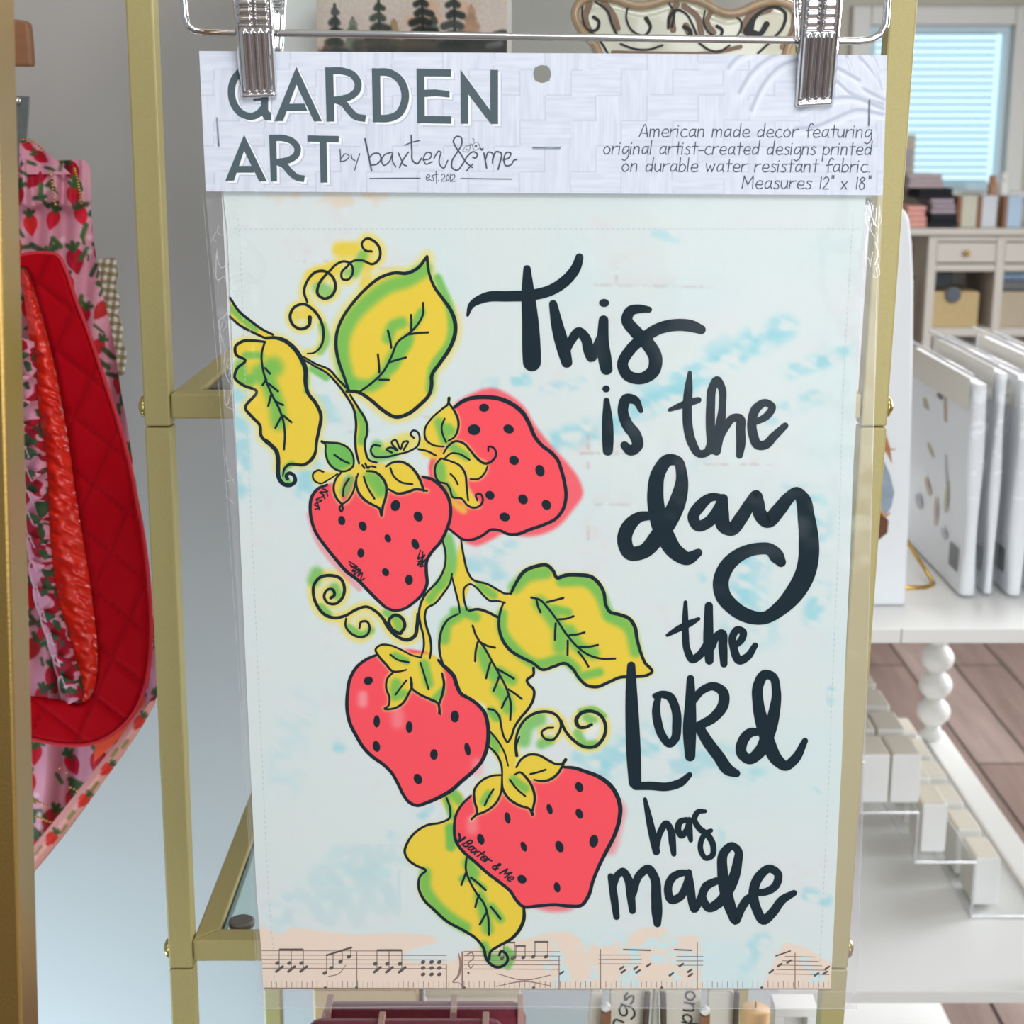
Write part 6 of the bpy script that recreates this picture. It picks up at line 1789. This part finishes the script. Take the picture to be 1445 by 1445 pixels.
# seam in the front edge of the top
sx_ = at(1272, 895, TY0)[0]
MB().box(sx_ - .0005, sx_ + .0005, TY0 - .0003, TY0 + .001, tz1 - .0175, tz1 - .0002).build('edge_seam', M_grey, tab)

# --- upright packs of folded white tea towels in clear wrappers
M_towel = mat('white_towel', (238, 242, 247), .9, noise=.02, nscale=60, bump=.06, bscale=50)
M_wrap = mat_film('pack_wrapper', .05, .035, .06, bump=.5, bscale=40)
M_wrapedge = mat_film('wrapper_edge', .45, .40, .06, bump=.3, bscale=80)
M_mot = [mat('bird_tan', (196, 176, 156), .8, noise=.2, nscale=200), mat('bird_olive', (184, 182, 150), .8, noise=.2, nscale=200), mat('bird_blue', (184, 190, 200), .8, noise=.2, nscale=200), mat('label_grey', (120, 124, 124), .8, noise=.3, nscale=500), mat('pack_card', (232, 228, 218), .7, noise=.02)]
pyF, pyB = 1.815, 2.135
pzt = at(1350, 531, pyF)[2]


def pack(x0, x1, zt, yf, label, full=False, lean=0.0):
    t = empty('towel_pack', ((x0 + x1) / 2, (yf + pyB) / 2, tz1 + .0005), label, 'towel pack', 'wrapped towel packs on the white table')
    b = MB()
    zs = np.linspace(tz1 + .004, zt - .010, 14)
    v, f = [], []
    # folded cloth with a rounded spine and slightly uneven faces
    for j, z in enumerate(zs):
        k = (z - tz1) / (zt - tz1)
        bul = .0016 * math.sin(k * 9 + x0 * 50)
        xs0, xs1 = x0 + .002 + lean * k, x1 - .002 + lean * k
        xm_, hw = (xs0 + xs1) / 2, (xs1 - xs0) / 2 + bul
        ring_ = [(xm_ - hw, pyB - .012), (xm_ - hw, yf + hw), ]
        for a in range(1, 8):
            an = math.pi + math.pi * a / 8
            ring_.append((xm_ + hw * math.cos(an), yf + hw + hw * math.sin(an)))
        ring_ += [(xm_ + hw, yf + hw), (xm_ + hw, pyB - .012)]
        v += [(x, y, z) for x, y in ring_]
    n = 11
    for j in range(len(zs) - 1):
        for i in range(n):
            k = (i + 1) % n
            f.append((j * n + i, j * n + k, (j + 1) * n + k, (j + 1) * n + i))
    f.append(tuple(range(n - 1, -1, -1)))
    f.append(tuple((len(zs) - 1) * n + i for i in range(n)))
    b.add(v, f)
    b.build('folded_towel', M_towel, t, smooth=False, bevel=.0015)
    w = MB()
    e = .0012
    q0, q1 = x0 + lean * .0, x1
    w.add([(q0, yf - e, tz1 + .001), (q0, pyB, tz1 + .001), (q0 + lean, pyB, zt), (q0 + lean, yf - e, zt)], [(0, 1, 2, 3)])
    w.add([(q1, yf - e, tz1 + .001), (q1, pyB, tz1 + .001), (q1 + lean, pyB, zt - .004), (q1 + lean, yf - e, zt - .004)], [(0, 1, 2, 3)])
    w.add([(q0 + lean, yf - e, zt), (q0 + lean, pyB, zt), (q1 + lean, pyB, zt - .004), (q1 + lean, yf - e, zt - .004)], [(0, 1, 2, 3)])
    w.add([(q0, yf - e, tz1 + .001), (q1, yf - e, tz1 + .001), (q1 + lean, yf - e, zt - .004), (q0 + lean, yf - e, zt)], [(0, 1, 2, 3)])
    w.build('wrapper', M_wrap, t, fix=False)
    s_ = MB()
    s_.tube([(q0 + lean, yf + .004, zt), (q0 + lean, pyB, zt)], .0022, 6)
    s_.build('wrapper_seal', M_wrapedge, t, smooth=True)
    c = MB()
    c.box(x0 + .0008 + lean * .9, x0 + .0016 + lean * .9, yf + .02, pyB - .02, zt - .045, zt - .006)
    c.build('header_strip', M_mot[4], t)
    bc = MB()
    for k in range(9):
        bc.box(x0 + .0004, x0 + .0008, yf + .020 + k * .0045, yf + .0225 + k * .0045, tz1 + .028, tz1 + .058)
    bc.build('barcode_label', M_mot[3], t)
    return t


xsp = [(.5445, .5655), (.5745, .5895), (.601, .6235), (.634, .652), (.664, .684)]
labs = ['wrapped white towel pack with printed birds, nearest the gold post', 'wrapped white towel pack, second from the gold post', 'wrapped white towel pack, third from the gold post with bulging fold', 'wrapped white towel pack, fourth from the gold post', 'wrapped white towel pack, farthest right of the row']
tops = [0, .012, .004, .016, .01]
for (a, b), l, dt in zip(xsp, labs, tops):
    pk = pack(a, b, pzt + dt, pyF + (.008 if dt > .01 else 0), l, lean=-.0015)
    if 'birds' in l:
        def mk(y, z, ry_, rz_, ro, mi):
            pts = []
            for k in range(12):
                an = 2 * math.pi * k / 12
                u, v_ = ry_ * math.cos(an), rz_ * math.sin(an)
                pts.append((a - .0002, y + u * math.cos(ro) - v_ * math.sin(ro), z + u * math.sin(ro) + v_ * math.cos(ro)))
            MB().prism(pts, (.0003, 0, 0)).build('bird_print', M_mot[mi], pk)
        zb = tz1
        for y, z, r1, r2, ro, mi in ((1.93, .21, .022, .008, 1.2, 0), (2.02, .20, .020, .009, .4, 1), (1.91, .145, .026, .006, 1.3, 2), (1.985, .15, .02, .005, .3, 1), (1.90, .108, .022, .007, 1.7, 1), (1.99, .10, .018, .006, .5, 0), (1.945, .078, .02, .006, 1.4, 0), (2.03, .07, .018, .008, .2, 2), (1.90, .060, .014, .006, .2, 2), (1.96, .225, .015, .004, 0, 3), (2.0, .245, .018, .004, .2, 3)):
            mk(y, zb + z, r1, r2, ro, mi)

# --- white towel draped over an upright board, printed motif at its left
by_ = 1.785
brd = empty('draped_towel', (at(1255, 850, by_)[0], by_, tz1), 'white towel hanging over an upright board just right of the gold post', 'towel')
outl_ = [(1150, 858), (1278, 856), (1285, 700), (1289, 520), (1290, 400), (1288, 345), (1284, 310), (1278, 296), (1262, 290), (1150, 290)]
pp = [at(x, y, by_) for x, y in outl_]
pp = [(p[0], p[1], max(p[2], tz1 + .0005)) for p in pp]
m = MB().prism(pp, (0, .016, 0))
m.build('towel', M_towel, brd, bevel=.005, seg=3)
ma = Art(by_ - .0012)
ma.poly([(1225, 598), (1250, 612), (1256, 632), (1259, 655), (1252, 640), (1240, 628), (1225, 620)], 0, 1)
ma.poly([(1225, 640), (1248, 652), (1256, 670), (1262, 695), (1258, 715), (1245, 735), (1225, 740)], 1, 1)
ma.poly([(1225, 718), (1243, 722), (1254, 735), (1252, 752), (1240, 762), (1225, 760)], 2, 2)
ma.ribbon([(1250, 632, 1.5), (1258, 634, 2), (1264, 634, 1)], 0, 2)
ma.ribbon([(1240, 716, 3), (1250, 728, 3), (1256, 724, 2)], 3, 3)
mm = MB()
mm.v, mm.f, mm.m = ma.v, ma.f, ma.m
mm.build('printed_motif', [mat('motif_tan', (184, 124, 74), .8, noise=.3, nscale=150), mat('motif_blue', (150, 166, 184), .8, noise=.3, nscale=120), mat('motif_brown', (110, 70, 50), .8, noise=.3, nscale=150), mat('motif_orange', (214, 150, 92), .8, noise=.2)], brd, fix=False)
# --- gold wire easel foot and a little white dish behind the towel
gy_ = 1.85
ez = tz1 + .0022
e0 = atz(1286, 829, ez)
e1, e2 = atz(1306, 828.5, ez), atz(1318, 823, ez)
e3 = at(1289, 778, e2[1] + .05)
es = MB().tube([(e0[0] - .06, e0[1], ez), e0, e1, ((e1[0] + e2[0]) / 2 + .001, (e1[1] + e2[1]) / 2, ez), e2, e3, (e3[0] - .05, e3[1] + .02, e3[2] + .08)], .0026, 10).build('wire_easel', M_goldb, None, smooth=True)
tag(es, 'gold wire plate easel foot showing behind the white draped towel', 'easel')

# --- clear acrylic stair riser with rows of small white boxes on the lower shelf
M_acr = mat_film('acrylic', .06, .10, .05, tint=(.97, .98, .98), bump=.1)
M_acredge = mat_film('acrylic_edge', .55, .30, .1, bump=.0)
AY0, AY1 = 1.88, 2.46
h1, h2, h3 = at(1260, 1147, AY0)[2], at(1340, 1217, AY0)[2], tz2 + .0015
xs1, xs2, xs3 = at(1296, 1147, AY0)[0], at(1376, 1218, AY0)[0], TX1 - .03
xs0 = .455
h0 = h1 + (h1 - h2)
prf = [(xs0 - .075, h0), (xs0, h0), (xs0, h1), (xs1, h1), (xs1, h2), (xs2, h2), (xs2, h3), (xs3, h3)]
rs = empty('acrylic_riser', (xs1, (AY0 + AY1) / 2, tz2), 'clear acrylic stair shaped riser on the lower table shelf', 'riser')
m = MB()
for a, b in zip(prf[:-1], prf[1:]):
    m.add([(a[0], AY0, a[1]), (b[0], AY0, b[1]), (b[0], AY1, b[1]), (a[0], AY1, a[1])], [(0, 1, 2, 3)])
m.add([(prf[0][0], AY0, h3), (prf[0][0], AY0, h0), (prf[0][0], AY1, h0), (prf[0][0], AY1, h3)], [(0, 1, 2, 3)])
m.build('steps', M_acr, rs, fix=False)
eg = MB()
for yv in (AY0, AY1):
    eg.tube([(x, yv, z) for x, z in prf], .0023, 8)
for (x, z) in prf[1:]:
    eg.tube([(x, AY0, z), (x, AY1, z)], .0010, 6)
eg.build('polished_edge', M_acredge, rs, smooth=True)
M_box = mat('white_soap_box', (240, 241, 240), .35, noise=.015, nscale=60)
M_boxshade = mat('shaded_box_side', (228, 222, 208), .5, noise=.03, nscale=50)  # sides of the white boxes, toned ivory where they catch less light
bw, bh, bdp = .034, .0695, .070
spots = []
for row, (bx, bz, nm) in enumerate(((.458, h1, 'left row on the middle acrylic step'), (.4985, h1, 'right row on the middle acrylic step'), (.543, h2, 'row on the lower acrylic step'), (.6185, tz2 + .003, 'row on the shelf at the foot of the riser'))):
    for k in range(6):
        spots.append((bx, bz + .0022, 1.905 + k * .088, nm, k))
ordn = ['nearest', 'second', 'third', 'fourth', 'fifth', 'farthest']
src_face = None
for bx, bz, byy, nm, k in spots:
    w_ = .039 if 'left row' in nm or 'right row' in nm else bw
    t = empty('soap_box', (bx + w_ / 2, byy + bdp / 2, bz), f'small white box, {ordn[k]} of the {nm}', 'box', 'small white boxes on the riser')
    MB().box(bx, bx + w_, byy, byy + bdp - .004, bz, bz + bh).build('carton', M_boxshade, t, bevel=.004, seg=3)
    MB().box(bx + .0006, bx + w_ - .0006, byy - .0012, byy + .004, bz + .0006, bz + bh - .0006).build('front_panel', M_box, t, bevel=.0035, seg=3)

# ------------------------------------------------------------------ grey-white dresser against the far wall and what stands on it
DY = 6.0
M_dres = mat('greige_paint', (206, 199, 190), .5, noise=.02, nscale=10)
M_dark = mat('shadow_interior', (150, 146, 140), .8, noise=.05)
X = lambda px, py=400, Y=DY: at(px, py, Y)[0]
Zp = lambda py, Y=DY: at(1350, py, Y)[2]
dx0, dx1 = X(1312), X(1500)
dz1 = Zp(322)
DD = .38
dr = empty('dresser', ((dx0 + dx1) / 2, DY + DD / 2, 0), 'pale greige dresser with drawers over open cubbies under the window', 'dresser')
MB().box(X(1270), X(1560), DY - .02, DY + DD, Zp(332), dz1).build('top_board', M_dres, dr, bevel=.006)
fm = MB()
t1, t2, t3, t4 = Zp(341), Zp(373), Zp(383), Zp(463)
for a in (1307, 1403, 1497):
    fm.box(X(a), X(a) + .034, DY, DY + DD, .0, Zp(333))
for ra, rb in ((1307, 1403), (1403, 1497)):
    fm.box(X(ra) + .0345, X(rb) - .0005, DY + .003, DY + DD - .014, t3, t2)
    fm.box(X(ra) + .0345, X(rb) - .0005, DY + .003, DY + DD - .014, Zp(475), t4)
    fm.box(X(ra) + .0345, X(rb) - .0005, DY + .003, DY + DD - .014, Zp(560), Zp(550))
    fm.box(X(ra) + .0345, X(rb) - .0005, DY + .003, DY + DD - .014, .04, .08)
fm.box(X(1307) + .001, X(1500), DY + DD + .0005, DY + DD + .012, .05, Zp(333))
fm.box(X(1307) + .034, X(1500), DY + .004, DY + .03, Zp(341), Zp(333))
fm.build('carcase', M_dres, dr, bevel=.003)
for a, b in ((1318.5, 1402), (1414, 1496)):
    d_ = MB().box(X(a), X(b), DY - .004, DY + .25, t2 + .006, t1 - .004).build('drawer', M_dres, dr, bevel=.004)
    MB().ball(((X(a) + X(b)) / 2 - .0, DY - .016, (t1 + t2) / 2), .012, 10).build('knob', M_goldb, d_, smooth=True)
for n_, (a, b) in enumerate(((1320, 1386), (1416, 1480))):
    bk = empty('wicker_basket', ((X(a) + X(b)) / 2, DY + .16, t4), ['woven tan basket with round dark tag in the dresser cubby', 'woven greige basket in the right cubby of the far dresser'][n_], 'basket')
    m = MB()
    zb0, zb1 = t4 + .001, Zp(413)
    xa, xb = X(a), X(b)
    for k in range(15):
        z0 = zb0 + (zb1 - zb0) * k / 15
        z1 = zb0 + (zb1 - zb0) * (k + 1) / 15 - .0006
        g = .002 * (k % 2)
        m.box(xa - g, xb + g, DY + .03 - g, DY + .30, z0, z1)
    m.build('weave', mat('wicker', ((206, 182, 136), (196, 182, 160))[n_], .8, noise=.25, nscale=120), bk, bevel=.002)
    if n_ == 0:
        MB().lathe([(.030, 0), (.030, -.006), (.024, -.008)], ((xa + xb) / 2 - .012, DY + .027, Zp(417)), 24, axis='y').build('round_tag', mat('slate_tag', (84, 92, 104), .5, noise=.1), bk, smooth=False)
tag(MB().box(X(1322), X(1348), DY + .05, DY + .3, Zp(412) + .012, Zp(383) - .004).build('black_box', mat('black_card', (20, 30, 34), .5), None, bevel=.003), 'black box above the tan basket in the dresser cubby', 'box')
bpy.data.objects['black_box'].location.z = 0
tag(MB().box(X(1416), X(1470), DY + .05, DY + .3, Zp(413) + .002, Zp(398)).build('folded_throw', mat('grey_throw', (110, 110, 114), .9, noise=.2, nscale=60), None, bevel=.01), 'dark grey folded throw on the right cubby basket', 'throw')
tag(MB().box(X(1417), X(1468), DY + .06, DY + .28, Zp(398) + .001, Zp(386)).build('folded_throw', mat('blue_throw', (140, 166, 196), .9, noise=.2, nscale=60), None, bevel=.01), 'light blue folded throw on top of the grey one', 'throw')

# things on top of the dresser
for n_, (a, b, y1_, c, lab) in enumerate(((1360, 1382, 277, (198, 196, 178), 'olive cream gift box, left of three on the dresser top'), (1389, 1410, 277, (206, 210, 216), 'pale grey gift box, middle of three on the dresser top'), (1425, 1446, 277, (176, 200, 222), 'light blue gift box, right of three on the dresser top'))):
    t = empty('gift_box', (X((a + b) / 2, 300), DY + .1, dz1), lab, 'box', 'gift boxes on the dresser')
    xa, xb, zt = X(a, 300), X(b, 300), Zp(y1_)
    MB().box(xa, xb, DY + .03, DY + .10, dz1 + .0005, zt).build('carton', mat('gift_face', c, .6, noise=.08, nscale=90), t, bevel=.003)
    MB().box(xa - .014, xa - .0005, DY + .032, DY + .10, dz1 + .0005, zt).build('side_flap', M_wood, t, bevel=.002)
M_pink = mat('pink_cloth', (226, 166, 156), .9, noise=.15, nscale=60)
M_mauve = mat('mauve_cloth', (170, 156, 166), .9, noise=.2, nscale=60)
M_blk = mat('black_cloth', (30, 34, 40), .9, noise=.3, nscale=40)


def folded(name, px0, px1, pyt, pyb, m, lab, cat, y0=.04, y1=.26, n=4, grp=None):
    o = MB()
    za, zb = (dz1 + .0005 if pyb is None else Zp(pyb)), Zp(pyt)
    for k in range(n):
        o.box(X(px0, 300) + .004 * math.sin(k * 2.2), X(px1, 300) + .006 * math.sin(k * 1.7 + 1), DY + y0 + .004 * (k % 2), DY + y1, za + (zb - za) * k / n, za + (zb - za) * (k + 1) / n - .0008)
    return tag(o.build(name, m, None, bevel=.006, seg=3), lab, cat, grp)


folded('folded_cloth', 1284, 1312, 291, None, M_pink, 'coral pink folded cloths at the left of the dresser top', 'cloth')
folded('folded_cloth', 1315, 1354, 303, None, M_blk, 'black folded cloth in front of the mauve ones on the dresser', 'cloth', .02, .24, 2)
folded('folded_cloth', 1318, 1352, 281, 303, M_mauve, 'mauve folded cloths between two black layers on the dresser', 'cloth', .04, .24, 3)
folded('folded_cloth', 1300, 1348, 266, 281, M_blk, 'upper black folded cloth on the mauve pile on the dresser', 'cloth', .05, .24, 2)
folded('folded_cloth', 1284, 1334, 246, 266, mat('grey_pink_cloth', (184, 168, 172), .9, noise=.2, nscale=60), 'grey pink folded cloths topping the dresser pile', 'cloth', .05, .22, 3)
sg = empty('canvas_sign', (X(1300, 220), DY + .3, dz1), 'beige board propped against the window on the dresser', 'sign')
MB().box(X(1276, 220), X(1318, 220), DY + .285, DY + .305, dz1 + .0005, Zp(191)).build('board', mat('beige_board', (190, 180, 164), .8, noise=.06, nscale=30), sg, bevel=.003)
MB().box(X(1276, 220), X(1314, 220), DY + .281, DY + .2845, Zp(238), Zp(212)).build('printed_panel', mat('grey_panel', (168, 164, 170), .8, noise=.1), sg)
for (a, b, y1_, c, nm, lab) in ((1415, 1428, 250, (178, 126, 94), 'brown_jar', 'brown jar at the right on the dresser before the window'), (1430, 1446, 246, (236, 234, 230), 'white_jar', 'white jar beside the brown jar on the dresser')):
    cxj, rj = X((a + b) / 2, 280), (X(b, 280) - X(a, 280)) / 2
    hj = Zp(y1_) - dz1
    jt = empty(nm, (cxj, DY + .2, dz1), lab, 'jar')
    MB().lathe([(rj * .85, 0), (rj, .01), (rj, hj * .8), (rj * .8, hj * .86)], (cxj, DY + .2, dz1 + .0005), 20).build('body', mat(nm + '_glaze', c, .4, noise=.05), jt, smooth=True)
    MB().lathe([(rj * .82, hj * .865), (rj * .82, hj)], (cxj, DY + .2, dz1 + .0005), 20).build('lid', mat(nm + '_lid', c, .4, noise=.05), jt)
# tan cabinet end with a dark green plant left of the dresser
pl = empty('potted_plant', (X(1284, 420), DY + .1, 0), 'dark green plant in a brown pot beside the dresser', 'plant')
pr = random.Random(3)
fo = MB()
for k in range(60):
    c = Vector((X(1284, 380) + pr.uniform(-.02, .02), DY + .1 + pr.uniform(-.05, .05), Zp(403) + pr.uniform(0, .13)))
    d_ = Vector((pr.uniform(-1, 1), pr.uniform(-1, .3), pr.uniform(.2, 1))).normalized() * .04
    n_ = Vector((pr.uniform(-1, 1), pr.uniform(-1, 1), pr.uniform(-1, 1))).normalized() * .010
    fo.add([c, c + d_ * .5 + n_, c + d_, c + d_ * .5 - n_], [(0, 1, 2, 3)])
fo.build('foliage', mat('dark_leaf', (44, 66, 46), .6, noise=.3), pl, fix=False)
MB().lathe([(.026, 0.001), (.036, Zp(403) - .02), (.037, Zp(403)), (.032, Zp(403) - .004)], (X(1284, 420), DY + .1, .0), 20).build('pot', mat('brown_pot', (120, 92, 72), .7, noise=.1), pl, smooth=True)
tag(MB().box(X(1268, 380), X(1306, 380), DY + .26, DY + .36, 0, Zp(344)).build('tan_cabinet', mat('tan_wood', (196, 156, 112), .6, noise=.15, nscale=30, stretch=(4, 4, .6)), None, bevel=.004), 'tan wooden cabinet behind the plant left of the dresser', 'cabinet')
